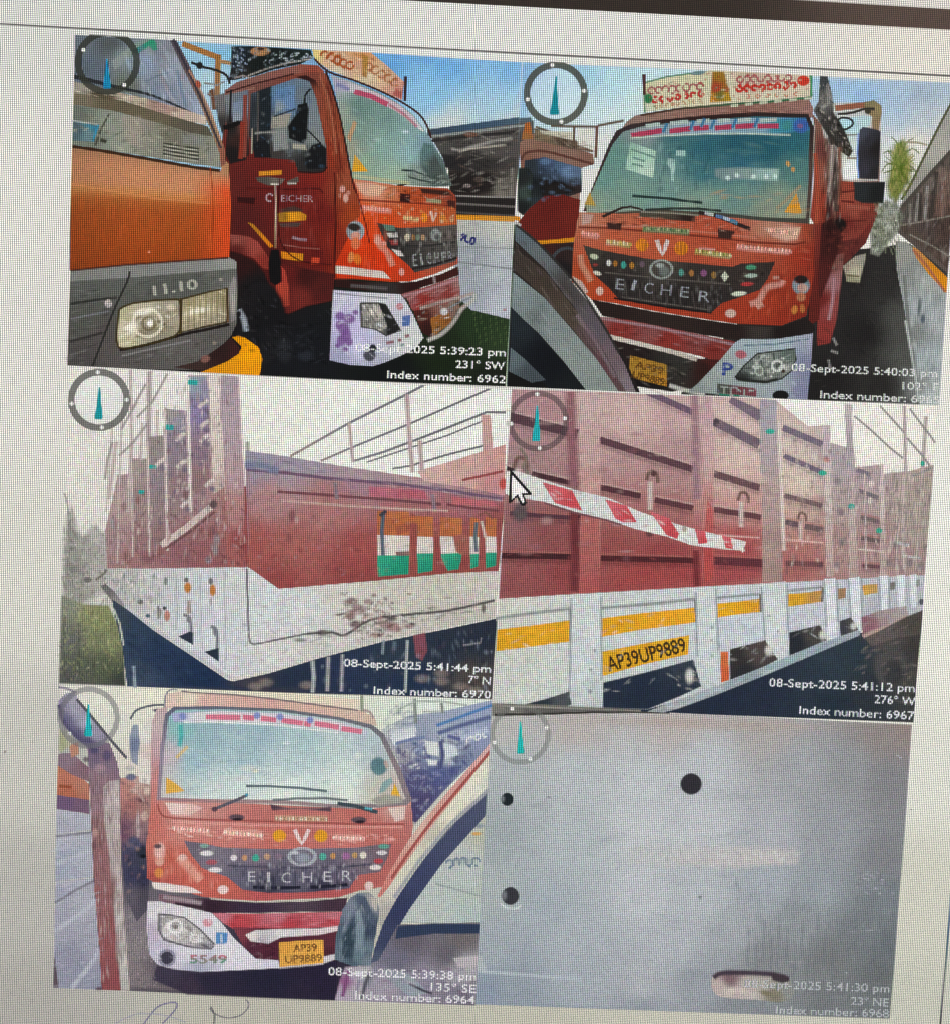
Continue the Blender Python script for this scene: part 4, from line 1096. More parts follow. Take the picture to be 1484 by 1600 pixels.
P(t2, 'far_mirror', [(1342, 203), (1348, 198), (1368, 202), (1375, 205), (1374, 244), (1372, 280), (1340, 279), (1338, 240)], [(1345, 210, '40444e'), (1358, 220, '2e2e33'), (1368, 230, '1f1c1b'), (1350, 265, '33323a'), (1366, 270, '262424')], soft=1.5)
L(t2, 'mirror_edge', [(1340, 208), (1338, 240), (1340, 278)], 2.5, '9fc0e4', soft=True)
P(t2, 'far_mirror', [(1333, 284), (1382, 284), (1379, 318), (1346, 317), (1334, 312)], [(1345, 295, '26292a'), (1370, 300, '1b1c1b')], soft=2)
L(t2, 'mirror_edge', [(1338, 282), (1370, 281)], 2.5, 'c4c6c2', soft=True)
# roof and lettered board
P(t2, 'roof_band', [(978, 190), (992, 180), (1050, 172), (1104, 167), (1180, 160), (1262, 152), (1270, 170), (1268, 184), (1180, 178), (1104, 184), (1020, 192), (970, 202)],
  [(985, 190, '9c7a6c'), (1040, 181, 'a27467'), (1104, 176, '9c6c60'), (1180, 170, '9a685c'), (1255, 168, 'a27066')])
sb2 = P(t2, 'sign_board', [(1004, 128), (1040, 119), (1108, 110), (1180, 112), (1266, 117), (1267, 152), (1200, 160), (1140, 162), (1060, 168), (1004, 176)],
        [(1010, 140, 'd4d2b8'), (1040, 150, 'd8d4c0'), (1080, 130, 'd6d4bc'), (1180, 130, 'd0c2b0'), (1240, 140, 'd8d0c0'), (1140, 155, 'd8d4c2'), (1200, 155, 'd8d6c6'), (1010, 165, 'd2d4c4')])
scribble(sb2, 'sign_lettering', 1012, 149, 1098, 142, 14, 8, 'b0605c', 3.0, 21)
scribble(sb2, 'sign_lettering', 1016, 162, 1100, 151, 10, 7, 'c03a34', 4.4, 22)
scribble(sb2, 'sign_lettering', 1150, 131, 1236, 128, 13, 8, 'b56460', 3.0, 23)
scribble(sb2, 'sign_lettering', 1148, 145, 1244, 138, 11, 8, 'c4362c', 4.6, 24)
scribble(sb2, 'small_lettering', 1020, 170, 1096, 160, 6, 9, 'bfa070', 1.8, 25)
scribble(sb2, 'small_lettering', 1160, 155, 1250, 150, 7, 6, 'c88a6c', 2.0, 26)
P(sb2, 'sign_ornament', [(1112, 112), (1130, 112), (1136, 134), (1142, 158), (1108, 160), (1110, 138)], [(1122, 118, 'a87428'), (1118, 136, 'b0452a'), (1134, 150, 'c29a2a'), (1112, 154, 'c8902e'), (1124, 148, '6a6a30')], soft=3)
E(sb2, 'ornament_red', 1118, 138, 9, 7, 'b5442c', soft=0.5)
E(sb2, 'ornament_red', 1134, 140, 6, 6, 'ad5a30', soft=0.5)
E(sb2, 'red_disc', 1254, 126, 11, 9, 'cc3a2a', soft=0.2)
E(sb2, 'green_disc', 1012, 154, 8, 9, '2f7a48', soft=0.3)
L(sb2, 'board_border', [(1006, 176), (1006, 150), (1004, 130), (1040, 120), (1090, 113)], 2.5, '5c9470')
L(sb2, 'board_border', [(1266, 116), (1267, 150)], 3.5, '3f9458')
E(sb2, 'blue_mark', 1090, 114, 14, 4, '6d9094', rot=-8, soft=0.4)
L(sb2, 'board_post', [(1005, 116), (1006, 148)], 5, '4a2a28')
L(sb2, 'board_base', [(1000, 180), (1060, 170), (1140, 163), (1200, 159), (1268, 152)], 3.5, [(1010, 178, '4a3026'), (1140, 163, '3a5a40'), (1260, 153, '3f7a50')])
for i in range(6):
    L(sb2, 'board_clip', [(1140 + i * 23, 165.5 - i * 2.2), (1152 + i * 23, 164.5 - i * 2.2)], 4, 'c9ccba')
# windscreen
P(t2, 'screen_seal', [(910, 330), (930, 278), (950, 226), (962, 204), (984, 194), (1040, 186), (1104, 180), (1180, 175), (1262, 178), (1271, 200), (1268, 280), (1263, 350), (1200, 346), (1120, 338), (1040, 334), (960, 336)],
  [(920, 310, '3c2620'), (950, 220, '332a2a'), (1104, 182, '2c1c1a'), (1260, 185, '2b2322'), (1268, 280, '4c3a34'), (1200, 346, '41443c'), (1000, 335, '50483c')])
w2 = P(t2, 'windscreen', [(914, 322), (934, 276), (956, 226), (972, 206), (1000, 198), (1060, 190), (1104, 187), (1180, 182), (1256, 184), (1264, 200), (1262, 280), (1258, 341), (1200, 340), (1120, 332), (1040, 328), (960, 330), (916, 334)],
       [(940, 280, '6ea496'), (960, 240, '6ba092'), (940, 320, '8cae9c'), (990, 300, '7faa9a'), (1000, 250, '6e9c94'), (1040, 300, '76a298'), (1060, 220, '3f6c72'), (1100, 230, '2f6270'), (1150, 220, '275866'), (1200, 230, '255866'), (1240, 220, '2d6470'),
        (1100, 270, '3f717a'), (1160, 260, '33667a'), (1240, 270, '53827c'), (1100, 310, '86a998'), (1160, 300, '6f9c90'), (1220, 310, '8da68c'), (1200, 335, '98a488'), (1080, 330, '9cb29c'), (1250, 330, 'a0a484'), (1000, 210, '8fa0a0'), (925, 326, 'a3a884')])
P(w2, 'sticker_band', [(984, 204), (1040, 194), (1104, 188), (1180, 184), (1258, 184), (1264, 204), (1200, 210), (1104, 208), (1040, 212), (984, 216)],
  [(990, 210, 'a9a4ac'), (1040, 203, '9fb4bc'), (1104, 198, 'a0b8c4'), (1180, 196, '8fb4c0'), (1220, 196, '3f94a8'), (1255, 196, '3a74b0')])
for a, b in (((985, 212), (1033, 204)), ((1045, 205), (1078, 201)), ((1082, 201), (1106, 199)), ((1116, 200), (1142, 198)), ((1148, 198), (1178, 196)), ((1182, 197), (1216, 197))):
    L(w2, 'red_segment', [a, b], 8, 'b83e58')
for a, b in (((1008, 197), (1030, 194)), ((1046, 193), (1074, 190)), ((1088, 190), (1108, 188)), ((1120, 189), (1140, 188)), ((1152, 188), (1172, 187)), ((1186, 188), (1212, 187))):
    L(w2, 'pale_segment', [a, b], 6, 'bcc8c4')
for x_, y_ in ((1038, 200), (1080, 196), (1112, 195), (1146, 193), (1097, 192), (1180, 192)):
    L(w2, 'blue_segment', [(x_ - 3, y_ + 7), (x_ + 3, y_ - 7)], 4.5, '3a78a8', soft=True)
E(w2, 'blue_disc', 1250, 197, 14, 13, '3a5fae', soft=0.3)
E(w2, 'blue_disc_core', 1249, 197, 6, 5, '7a5a90', soft=0.5)
E(w2, 'teal_disc', 1228, 196, 10, 9, '3f8c94', soft=0.4)
L(w2, 'band_edge', [(984, 216), (1040, 212), (1104, 209), (1180, 209), (1234, 211)], 2.6, 'c4d0c8', soft=True)
q_ = P(w2, 'paper_notice', [(984, 222), (1024, 236), (1019, 278), (976, 264)], [(985, 230, 'a8c6b8'), (1010, 240, 'bcd2c6'), (980, 260, 'b8d0c4'), (1012, 270, 'c8d8cc')], soft=1.5)
L(q_, 'notice_line', [[(984, 233), (1022, 246)], [(988, 246), (1006, 252)], [(986, 256), (1004, 260)]], 3, '6f9a8a', soft=True)
P(w2, 'small_notice', [(1055, 235), (1070, 235), (1070, 244), (1055, 243)], 'b4ccc8', soft=2.5)
P(w2, 'hanging_charm', [(1042, 247), (1053, 249), (1054, 262), (1051, 274), (1052, 284), (1048, 282), (1047, 264), (1041, 256)], 'b9d0ca', soft=2.5)
P(w2, 'seat_back_reflection', [(1116, 264), (1160, 262), (1216, 264), (1214, 283), (1160, 280), (1128, 282), (1116, 276)], [(1125, 270, '7a9a9a'), (1160, 272, '8faca8'), (1200, 273, 'a8c2be'), (1210, 276, 'aac4bc')], soft=5)
for x_, y_ in ((1136, 278), (1150, 274), (1176, 276), (1196, 276), (1210, 276)):
    E(w2, 'pale_letter', x_, y_, 5, 5, 'd0deda', soft=0.6)
P(w2, 'yellow_triangle', [(1243, 302), (1252, 334), (1224, 332)], [(1243, 312, 'd4a43a'), (1240, 328, 'dca81e')], soft=1.5)
L(w2, 'yellow_strip', [(1212, 326), (1228, 312), (1250, 290)], 5, 'b09a70', soft=True, alpha=0.8)
E(w2, 'yellow_mark', 1230, 256, 4, 6, 'c8a658', rot=-20, soft=0.4)
E(w2, 'yellow_mark', 1238, 265, 4, 5, 'cca458', soft=0.4)
P(w2, 'yellow_triangle', [(920, 300), (930, 322), (912, 320)], 'c0a348', soft=2)
L(w2, 'pale_lower_edge', [(918, 327), (960, 330), (1000, 326)], 4, '9fb0a0', soft=True)
# front
ADJ(1.08, 0.98)
f2 = P(t2, 'front_panel', [(904, 332), (960, 334), (1040, 333), (1120, 338), (1200, 346), (1263, 350), (1270, 350), (1272, 420), (1268, 450), (1258, 494), (1219, 509), (1150, 506), (1108, 500), (1020, 486), (960, 474), (923, 468), (906, 452), (892, 440), (894, 391), (900, 350)],
       [(910, 345, 'c0846c'), (960, 345, 'bc6a50'), (1040, 345, 'b85840'), (1120, 350, 'b8533c'), (1200, 360, 'c08a70'), (1230, 362, 'c8a48c'), (1256, 360, 'b04a34'), (905, 370, 'bc6248'), (960, 370, 'bf5e42'), (1040, 375, 'bc583c'), (1120, 385, 'b8523a'), (1200, 390, 'b04a34'),
        (1245, 400, 'a83a28'), (1262, 400, '8f2f22'), (905, 420, 'b0482e'), (915, 450, 'b44c2c'), (940, 462, 'b8442a'), (1020, 480, 'ac3a26'), (1140, 495, 'a83a26'), (1200, 480, 'aa3c28'), (1240, 460, '9c3624'), (1256, 480, '7a281e'), (1220, 500, '9a3222'), (1266, 360, '7f3a2c')])  # darker stops on the right side are painted shading
ADJ()
L(t2, 'wiper', [(987, 306), (1040, 310), (1070, 314), (1096, 317)], 4.2, '22302e')
L(t2, 'wiper', [(1007, 328), (1050, 326), (1090, 326), (1126, 330)], 4, '2a302c')
L(t2, 'wiper', [(940, 339), (955, 332), (970, 325), (984, 323), (1004, 328)], 4.5, '2c221e', w1=3)
P(t2, 'wiper_motor', [(998, 332), (1060, 334), (1086, 338), (1085, 347), (1040, 343), (998, 339)], [(1010, 336, '4a4438'), (1080, 342, '2a1c18'), (1040, 339, '433c32')], soft=2)
L(t2, 'wiper_light', [(1000, 331), (1050, 333), (1090, 337)], 2.4, '8c8a78', soft=True)
L(t2, 'wiper', [(1090, 332), (1112, 336), (1130, 342), (1150, 350), (1171, 358)], 6, '2a201e', smooth=3)
L(t2, 'wiper_tape', [(1100, 333), (1114, 336)], 5, 'c0c4c0')
L(t2, 'wiper_tape', [(1117, 337), (1127, 340)], 5, '5a7ab0')
L(t2, 'wiper_tape', [(1128, 340), (1139, 344)], 5, 'b4c0cc')
L(t2, 'wiper_tape', [(1140, 344), (1151, 349)], 6, '3f7aa0')
L(f2, 'bonnet_line', [(903, 355), (960, 357), (1040, 364), (1120, 372), (1180, 379), (1240, 382), (1258, 378)], 3, '6e2a1e', soft=True)
L(f2, 'bonnet_light', [(903, 351), (1000, 354), (1100, 363), (1180, 372)], 3.5, 'c98068', soft=True, alpha=0.6)
P(f2, 'white_marking', [(908, 334), (926, 336), (922, 348), (908, 352)], 'c6aa98', soft=3)
P(f2, 'white_marking', [(1190, 356), (1250, 355), (1244, 374), (1226, 376), (1206, 370)], [(1200, 360, 'cba48c'), (1240, 364, 'd6bca4')], soft=5)
for x_, y_ in ((959, 353), (1132, 367)):
    P(f2, 'vent', [(x_ - 12, y_ - 5), (x_ + 11, y_ - 4), (x_ + 10, y_ + 7), (x_ - 11, y_ + 5)], '38231e', soft=2.5)
L(f2, 'vent', [(1120, 360), (1146, 364)], 6, '38231e', soft=True)
L(f2, 'green_lettering', [(1003, 358), (1040, 360), (1076, 363)], 9, [(1010, 358, '7c8a5c'), (1040, 360, '8c9468'), (1070, 362, '6f8458')], soft=True)
L(f2, 'pale_lettering', [(908, 366), (934, 370)], 9, 'c88a78', soft=True)
L(f2, 'yellow_lettering', [(946, 379), (966, 381), (984, 384)], 8, [(950, 380, 'c8a890'), (966, 382, 'b4a860'), (980, 384, 'a8a45c')], soft=True)
E(f2, 'leaf_sticker', 1002, 383, 11, 11, 'd88a22', soft=0.2)
L(f2, 'leaf_vein', [[(997, 374), (998, 392)], [(1003, 374), (1003, 394)], [(1008, 376), (1007, 392)]], 1.6, 'b05a20')
L(f2, 'white_letter', [(1025, 375), (1029, 388), (1034, 398), (1038, 388), (1042, 375)], 6.5, 'd8d0cc')
E(f2, 'leaf_sticker', 1063, 388, 12, 12, 'd88a22', soft=0.2)
L(f2, 'leaf_vein', [[(1057, 380), (1058, 398)], [(1063, 378), (1063, 400)], [(1069, 380), (1068, 398)]], 1.6, 'b05a20')
L(f2, 'yellow_lettering', [(1084, 393), (1110, 397), (1140, 401)], 8, [(1090, 394, '9c9448'), (1120, 398, 'b8b074'), (1138, 401, 'a8a870')], soft=True)
L(f2, 'pale_lettering', [(1090, 388), (1116, 390)], 3, 'd0a898', soft=True)
L(f2, 'pale_lettering', [(1150, 386), (1180, 390), (1232, 394)], 8, 'd0a090', soft=True)
g2 = P(t2, 'grille', [(910, 383), (934, 390), (970, 397), (1015, 405), (1080, 411), (1143, 417), (1156, 412), (1210, 409), (1198, 436), (1186, 453), (1153, 465), (1126, 474), (1110, 489), (1040, 480), (964, 466), (950, 450), (928, 430)],
       [(920, 390, '3c3a32'), (960, 410, '332c28'), (1032, 420, '45403a'), (1100, 430, '322c28'), (1180, 430, '362e2a'), (980, 450, '2a2624'), (1060, 465, '262220'), (1120, 470, '2b2624'), (1200, 415, '302824'), (945, 435, '2b2523')])
L(g2, 'grille_edge', [(958, 466), (1040, 480), (1110, 489)], 3, '171413')
L(g2, 'grille_light', [(970, 464), (1040, 475), (1106, 484)], 2, '5c5650', soft=True)
L(g2, 'grille_bar', [(944, 426), (1000, 432), (1060, 438), (1140, 444)], 2.4, '55504a', soft=True)
def badge(par, nm, x_, y_, rx_, ry_, c, rot=0):
    return E(par, nm, x_, y_, rx_, ry_, c, rot=rot, soft=0.35, n=12)
badge(g2, 'badge_white', 927, 401, 8, 5, 'c8ccb8', 15); badge(g2, 'badge_red', 929, 414, 5, 3, '8f3630'); badge(g2, 'badge_white', 932, 427, 8, 4, 'd0cfc4', 20)
badge(g2, 'badge_white', 950, 411, 4.5, 6, 'd0d0cc'); badge(g2, 'badge_orange', 960, 412, 4, 6, 'a8682c'); badge(g2, 'badge_teal', 973, 414, 5, 7, '3fa898')
badge(g2, 'badge_orange', 986, 415, 4.5, 6.5, 'b0702e'); badge(g2, 'badge_dim', 1002, 413, 5, 6, '63505a')
badge(g2, 'badge_teal', 1063, 426, 5, 7, '4f9c84'); badge(g2, 'badge_orange', 1079, 427, 4.5, 6.5, 'a86c3a'); badge(g2, 'badge_purple', 1098, 427, 6, 6.5, '885078'); badge(g2, 'badge_orange', 1114, 430, 5, 6.5, '9a6c34')
P(g2, 'badge_white', [(1131, 424), (1137, 432), (1131, 441), (1125, 432)], 'd4d6c8', soft=1.5)
badge(g2, 'badge_green', 1172, 418, 10, 5, '4a9c70'); badge(g2, 'badge_white', 1172, 431, 12, 4, 'b8c4ba', -3); badge(g2, 'badge_red', 1166, 444, 12, 4, 'b83838', -3); badge(g2, 'badge_white', 1153, 459, 14, 4.5, 'd4d8cc', -5)
ring(g2, 'emblem', 1032, 421, 15, 19, 'a3aca4', alpha=0.9, n=28, sy=0.82)
E(g2, 'emblem_core', 1036, 424, 11, 10, '6a706c', soft=0.5)
E(g2, 'emblem_core', 1030, 415, 9, 5, 'b0b8b0', soft=0.6)
L(g2, 'grille_pleat', [[(975 + i * 21, 440 + i * 3), (979 + i * 21, 468 + i * 3)] for i in range(7)], 3, '3f3a37', soft=True)
for ch, x_, y_ in (('E', 960, 452), ('I', 984, 453), ('C', 1005, 458), ('H', 1030, 461), ('E', 1061, 464), ('R', 1090, 471)):
    X(g2, 'letter', ch, x_, y_, x_ + (13 if ch in 'EC' else 17 if ch in 'HR' else 5), y_ + 1.6, 18, 'a9adb2', bold=-0.005)
E(f2, 'fog_reflector', 936, 455, 7, 8, 'd2bcb0', soft=0.35)
E(f2, 'fog_reflector', 1140, 490, 10, 8, 'd0bcb2', soft=0.35)
L(f2, 'pale_sticker', [(906, 398), (908, 414), (916, 428), (922, 440)], 9, 'c88a6a', smooth=3, soft=True)
P(f2, 'white_stripe', [(894, 432), (908, 440), (918, 456), (912, 460), (896, 446)], 'c8b8ae', soft=2)
L(f2, 'pale_sticker', [(1170, 476), (1184, 470), (1192, 456), (1200, 448), (1218, 444), (1222, 438)], 9, 'cc9a86', smooth=3, soft=True)
L(f2, 'pale_sticker', [(1180, 480), (1190, 474)], 9, 'd0a690', soft=True)
L(f2, 'pale_sticker', [(1206, 434), (1216, 434)], 5, 'c08a7a', soft=True)
E(f2, 'round_sticker', 1250, 446, 15, 16, '7fa0ac', soft=0.2)
E(f2, 'round_sticker_dark', 1250, 437, 13, 8, '211a18', soft=0.3)
E(f2, 'round_sticker_pale', 1252, 450, 10, 8, 'c8a898', soft=0.35)
E(f2, 'orange_sticker', 1250, 464, 9, 9, 'c07a58', soft=0.45)
E(f2, 'orange_sticker', 1240, 484, 6, 9, 'c8803c', rot=15, soft=0.45)
E(f2, 'orange_sticker', 1252, 482, 5, 9, 'b86a38', rot=-5, soft=0.45)
P(t2, 'corner_pillar', [(1266, 176), (1282, 196), (1290, 240), (1290, 330), (1284, 420), (1278, 500), (1262, 510), (1262, 480), (1270, 430), (1270, 350), (1264, 340), (1270, 280), (1272, 200)],
  [(1276, 200, '8a5a4c'), (1282, 230, '6a3a34'), (1274, 270, '9a5040'), (1276, 320, 'a03c2c'), (1280, 380, '6f2a22'), (1278, 440, '5f221c'), (1272, 490, '5a201a')], soft=2)
L(t2, 'pillar_light', [(1272, 240), (1276, 300), (1274, 350)], 6, 'b04a34', soft=True)
P(t2, 'pillar_shadow', [(1282, 350), (1300, 340), (1312, 370), (1306, 400), (1292, 440), (1280, 470), (1276, 440)], [(1290, 370, '3c1815'), (1298, 360, '2a1412'), (1286, 440, '4a1d1a')], soft=4)
# bumper
P(t2, 'bumper_gap', [(923, 468), (960, 475), (1020, 487), (1108, 501), (1150, 507), (1219, 510), (1258, 496), (1272, 510), (1268, 524), (1210, 530), (1155, 532), (1100, 524), (1020, 508), (940, 494)],
  [(940, 482, '251a17'), (1040, 500, '2a201c'), (1140, 518, '241a17'), (1220, 518, '1c1614'), (1190, 514, '36302c')])
P(t2, 'bumper_centre', [(930, 494), (980, 500), (1060, 516), (1148, 534), (1150, 540), (1124, 566), (1090, 556), (1020, 540), (952, 524)],
  [(940, 500, '8a4a4a'), (1020, 516, '864a48'), (1100, 532, '864644'), (960, 516, '86302a'), (1040, 532, '8c2f28'), (1110, 546, '7a2c26')])
L(t2, 'bumper_light', [(934, 497), (1020, 511), (1100, 528), (1150, 540)], 4, 'a87a80', soft=True)
P(t2, 'lower_recess', [(948, 526), (1000, 540), (1090, 560), (1124, 562), (1108, 590), (1074, 608), (1048, 612), (980, 602)],
  [(970, 545, '241a18'), (1060, 575, '2c2a26'), (1100, 575, '2a1714'), (1010, 600, '14100f'), (1066, 560, '30302c'), (1110, 565, '451c18')])
L(t2, 'chrome_strip', [(950, 526), (1000, 538), (1050, 550), (1088, 562)], 7, [(960, 528, 'd0c8c0'), (1020, 544, 'd6d2ca'), (1080, 560, 'c4bcb4')])
pl2 = P(t2, 'number_plate', [(983, 555), (1041, 570), (1040, 604), (981, 589)], [(990, 565, 'b07c2c'), (1030, 575, 'a8742c'), (1000, 590, 'b8822e'), (1034, 598, 'c48c2a')])
X(pl2, 'plate_lettering', 'AP39', 990, 574, 1034, 585, 11, '5e3c16', bold=0.02)
X(pl2, 'plate_lettering', 'UP9889', 986, 590, 1036, 602, 11, '5e3c16', bold=0.02)
L(t2, 'chrome_strip', [(1044, 602), (1066, 609), (1100, 616)], 6, 'c8c8c2', soft=True)
wc2 = P(t2, 'white_bumper_corner', [(1146, 536), (1156, 530), (1210, 530), (1250, 524), (1268, 521), (1266, 560), (1260, 628), (1180, 622), (1074, 612), (1090, 598), (1124, 562)],
        [(1160, 536, 'b4c0c4'), (1220, 534, 'b8c4c8'), (1260, 530, 'b4b8c4'), (1130, 570, 'b2bab8'), (1110, 600, 'aab4b0'), (1160, 600, 'aeb8b8'), (1220, 605, 'b0b9be'), (1255, 570, '8c92b0'), (1250, 615, '8a8eb0'), (1200, 600, 'b2babc'), (1090, 612, '9aa4a0')])
L(wc2, 'bumper_joint', [(1160, 540), (1210, 538), (1262, 530)], 2, '5c7488', soft=True)
h3 = P(wc2, 'headlamp', [(1146, 590), (1160, 572), (1181, 553), (1240, 545), (1242, 560), (1236, 578), (1219, 592), (1190, 597), (1160, 596)],
       [(1170, 575, '6c7670'), (1200, 560, '8a948c'), (1230, 552, '5c6a62'), (1190, 580, '7c8278'), (1225, 575, '99a098'), (1160, 590, '2b2e2c'), (1210, 588, '707670')])
L(h3, 'lamp_shade', [(1148, 591), (1170, 595), (1196, 597), (1216, 592)], 5, '20211f', soft=True)
L(h3, 'lamp_line', [[(1184, 556), (1196, 590)], [(1206, 552), (1214, 586)], [(1160, 576), (1200, 574), (1236, 564)]], 2.6, '4a524c', soft=True)
E(h3, 'lamp_glint', 1226, 574, 8, 6, 'cfd2cc', soft=0.6)
E(h3, 'lamp_glint', 1180, 574, 8, 5, 'c4cac4', soft=0.7)
E(h3, 'lamp_spot', 1222, 580, 4, 4, '3a2c24', soft=0.5)
E(wc2, 'red_sticker', 1156, 554, 11, 8, 'b8626c', rot=10, soft=0.35)
X(wc2, 'blue_letter', 'P', 1126, 586, 1143, 587, 20, '32428c', bold=0.03)
P(wc2, 'small_plate', [(1119, 599), (1181, 607), (1180, 620), (1118, 614)], [(1130, 606, '4a5048'), (1150, 612, '6a3a40'), (1172, 614, '7a4048')], soft=1.5)
L(wc2, 'plate_mark', [[(1124, 604), (1136, 605)], [(1130, 604), (1130, 617)], [(1140, 606), (1140, 618)], [(1148, 606), (1156, 612)], [(1161, 608), (1161, 620)], [(1168, 610), (1176, 611)]], 2.4, 'a8b0a8')
L(wc2, 'plate_mark', [[(1122, 616), (1138, 618)], [(1144, 618), (1154, 619)]], 3, '2f7a60')
E(wc2, 'fog_lamp', 1218, 618, 14, 9, '141413', soft=0.15)
L(t2, 'small_part', [[(1300, 528), (1306, 540)], [(1296, 548), (1308, 552)], [(1293, 562), (1296, 580)]], 4, '8a8884', soft=True)

# edge of the car the picture was taken from behind
ce = thing('car_edge', 'grey car door edge cutting across the picture before the red truck', 'car', (880, 606))
P(ce, 'dark_interior', [(803, 350), (840, 380), (880, 425), (920, 475), (949, 522), (975, 560), (1000, 616), (790, 606)], [(830, 440, '2a231f'), (880, 500, '2b2420'), (830, 560, '10100f'), (930, 590, '1e1918')])
P(ce, 'window_rubber', [(804, 352), (840, 382), (880, 424), (918, 474), (949, 524), (975, 570), (994, 618), (980, 618), (940, 545), (896, 480), (850, 420), (804, 376)],
  [(810, 362, '5c6a70'), (850, 400, '626a6c'), (890, 450, '44403e'), (930, 505, '5a5258'), (960, 560, '6e5c62'), (984, 605, '86767e')])
L(ce, 'rubber_edge', [(806, 352), (840, 380), (878, 420), (910, 458), (945, 514), (966, 552)], 4, '2c2a28', smooth=3, soft=True)
P(ce, 'brown_trim', [(803, 388), (850, 424), (896, 482), (940, 548), (980, 618), (966, 618), (930, 560), (890, 510), (850, 465), (801, 420)],
  [(810, 400, '3c342e'), (850, 440, '40362e'), (890, 490, '4a4036'), (920, 530, '5e4c4e'), (950, 580, '5c3c40'), (966, 605, '5a4648')])
L(ce, 'mauve_streak', [(900, 492), (930, 534), (960, 590)], 6, '77646a', soft=True)
P(ce, 'door_paint', [(801, 426), (850, 466), (890, 512), (930, 560), (968, 616), (918, 614), (880, 565), (840, 520), (798, 482)],
  [(806, 440, '8ca0a0'), (820, 480, '88999a'), (860, 510, '8d9a98'), (900, 560, '99a5a0'), (950, 605, '97a49c'), (830, 495, '6c7674')])
P(ce, 'black_seal', [(798, 480), (840, 522), (880, 568), (920, 616), (862, 612), (796, 546)], [(810, 500, '20262a'), (860, 560, '101216'), (900, 608, '16191a')])
P(ce, 'grey_trim', [(797, 543), (820, 562), (852, 594), (830, 598), (794, 580)], [(800, 555, '5f6c70'), (830, 585, '444c50')])

# ================================================================== picture three: rear corner of the lorry's load body
Q3 = [(108, 572), (350, 585), (798, 608), (784, 850), (768, 1092), (420, 1081), (92, 1068), (100, 800)]
panel(Q3, tone=0.0, noisy=True)
P(None, 'sky', Q3, [(130, 700, 'd8d4cc'), (120, 620, 'dad6ce'), (230, 600, 'dcd8d2'), (150, 800, 'd6d2ca'), (420, 640, 'e0e0d6'), (560, 640, 'e2e2da'), (700, 640, 'e4e4dc'), (780, 660, 'e2e2da'), (120, 900, 'c0beb6'), (500, 1000, 'c8c4be')], kind='structure')
tr3 = thing('roadside_tree', 'blurred grey-green tree pictured behind the lorry tail corner', 'tree', (130, 960))
rnd = random.Random(31)
L(tr3, 'trunk', [(118, 960), (112, 880), (108, 800)], 6, '8a8782', soft=True)
P(tr3, 'crown', [(100, 850), (106, 806), (112, 790), (120, 826), (130, 838), (150, 820), (166, 838), (170, 900), (150, 930), (120, 950), (98, 940)],
  [(104, 830, '8e8c86'), (112, 810, 'a4a29a'), (130, 850, '98968f'), (160, 840, 'a9a5a0'), (104, 890, '84827c'), (150, 900, 'a8a49e'), (120, 930, '96948c')], soft=9)
L(tr3, 'twig', [[(x, y), (x + rnd.uniform(-9, 9), y - rnd.uniform(8, 22))] for x, y in [(rnd.uniform(100, 168), rnd.uniform(820, 950)) for _ in range(40)]], 2.6, [(104, 830, '6f6d68'), (150, 850, 'bab7b0'), (110, 900, '7c7a75'), (160, 920, '8f8b86')], alpha=0.6)
L(tr3, 'branch', [(107, 800), (104, 780), (100, 770)], 2.5, '9b9a98', soft=True)
ADJ(0.7, 0.93)
P(None, 'grass_verge', [(96, 930), (130, 944), (170, 946), (188, 984), (194, 1010), (196, 1072), (92, 1068)],
  [(110, 950, '8a8c7a'), (140, 955, '94985e'), (160, 970, '8d9656'), (150, 1000, '7d8458'), (180, 1000, '858c58'), (110, 1000, '6a6c66'), (130, 1040, '5c6450'), (170, 1040, '5c6648'), (110, 1060, '5a5a56'), (190, 1060, '40483e')], kind='stuff', soft=4)
L(None, 'grass', [[(100 + (i * 23) % 92, 962 + (i * 41) % 100), (101 + (i * 23) % 92 + i % 4, 952 + (i * 41) % 100)] for i in range(70)], 2.4, [(140, 960, 'a0a468'), (170, 1000, '97a060'), (110, 1000, '55584e'), (150, 1050, '48503c')], alpha=0.5, kind='stuff')
ADJ()
lt = thing('lorry', 'maroon lorry load body with a white lower edge and tricolour painted letters', 'lorry', (360, 1060))
# slatted side receding to the far end
P(lt, 'side_boards', [(168, 890), (164, 830), (176, 780), (184, 742), (204, 740), (206, 716), (230, 716), (232, 682), (257, 682), (258, 638), (292, 642), (294, 586), (352, 586), (380, 690), (392, 890), (300, 892)],
  [(180, 850, '9c8484'), (190, 790, 'a8938e'), (210, 750, 'a08c8c'), (230, 720, 'a48f8c'), (250, 680, 'a5969a'), (280, 640, '9a8c9c'), (320, 600, 'b0a4a4'), (320, 680, 'a69494'), (340, 740, 'a88c88'), (370, 780, '9a6a66'), (380, 850, '8f5550'),
   (200, 870, '96706e'), (240, 860, '946a6c'), (280, 860, '8a6064'), (320, 870, '8c5a5c'), (260, 780, '947a7c'), (300, 760, '947c80'), (240, 800, '9a8080')])
for x0, y0, x1, y1, w_, c in ((204, 577, 206, 700, 5, 'b4a8a4'), (234, 580, 232, 700, 8, 'a79a98'), (182, 690, 170, 780, 6, 'b5a8a2'), (206, 690, 200, 800, 5, 'b0a29e'), (176, 660, 166, 800, 3, 'beb2ac'), (192, 640, 186, 760, 3, 'b8aea8'), (246, 640, 246, 690, 5, 'c0b4ae'), (222, 660, 220, 720, 4, 'b8aca6')):
    L(lt, 'stake', [(x0, y0), (x1, y1)], w_, c, soft=True)
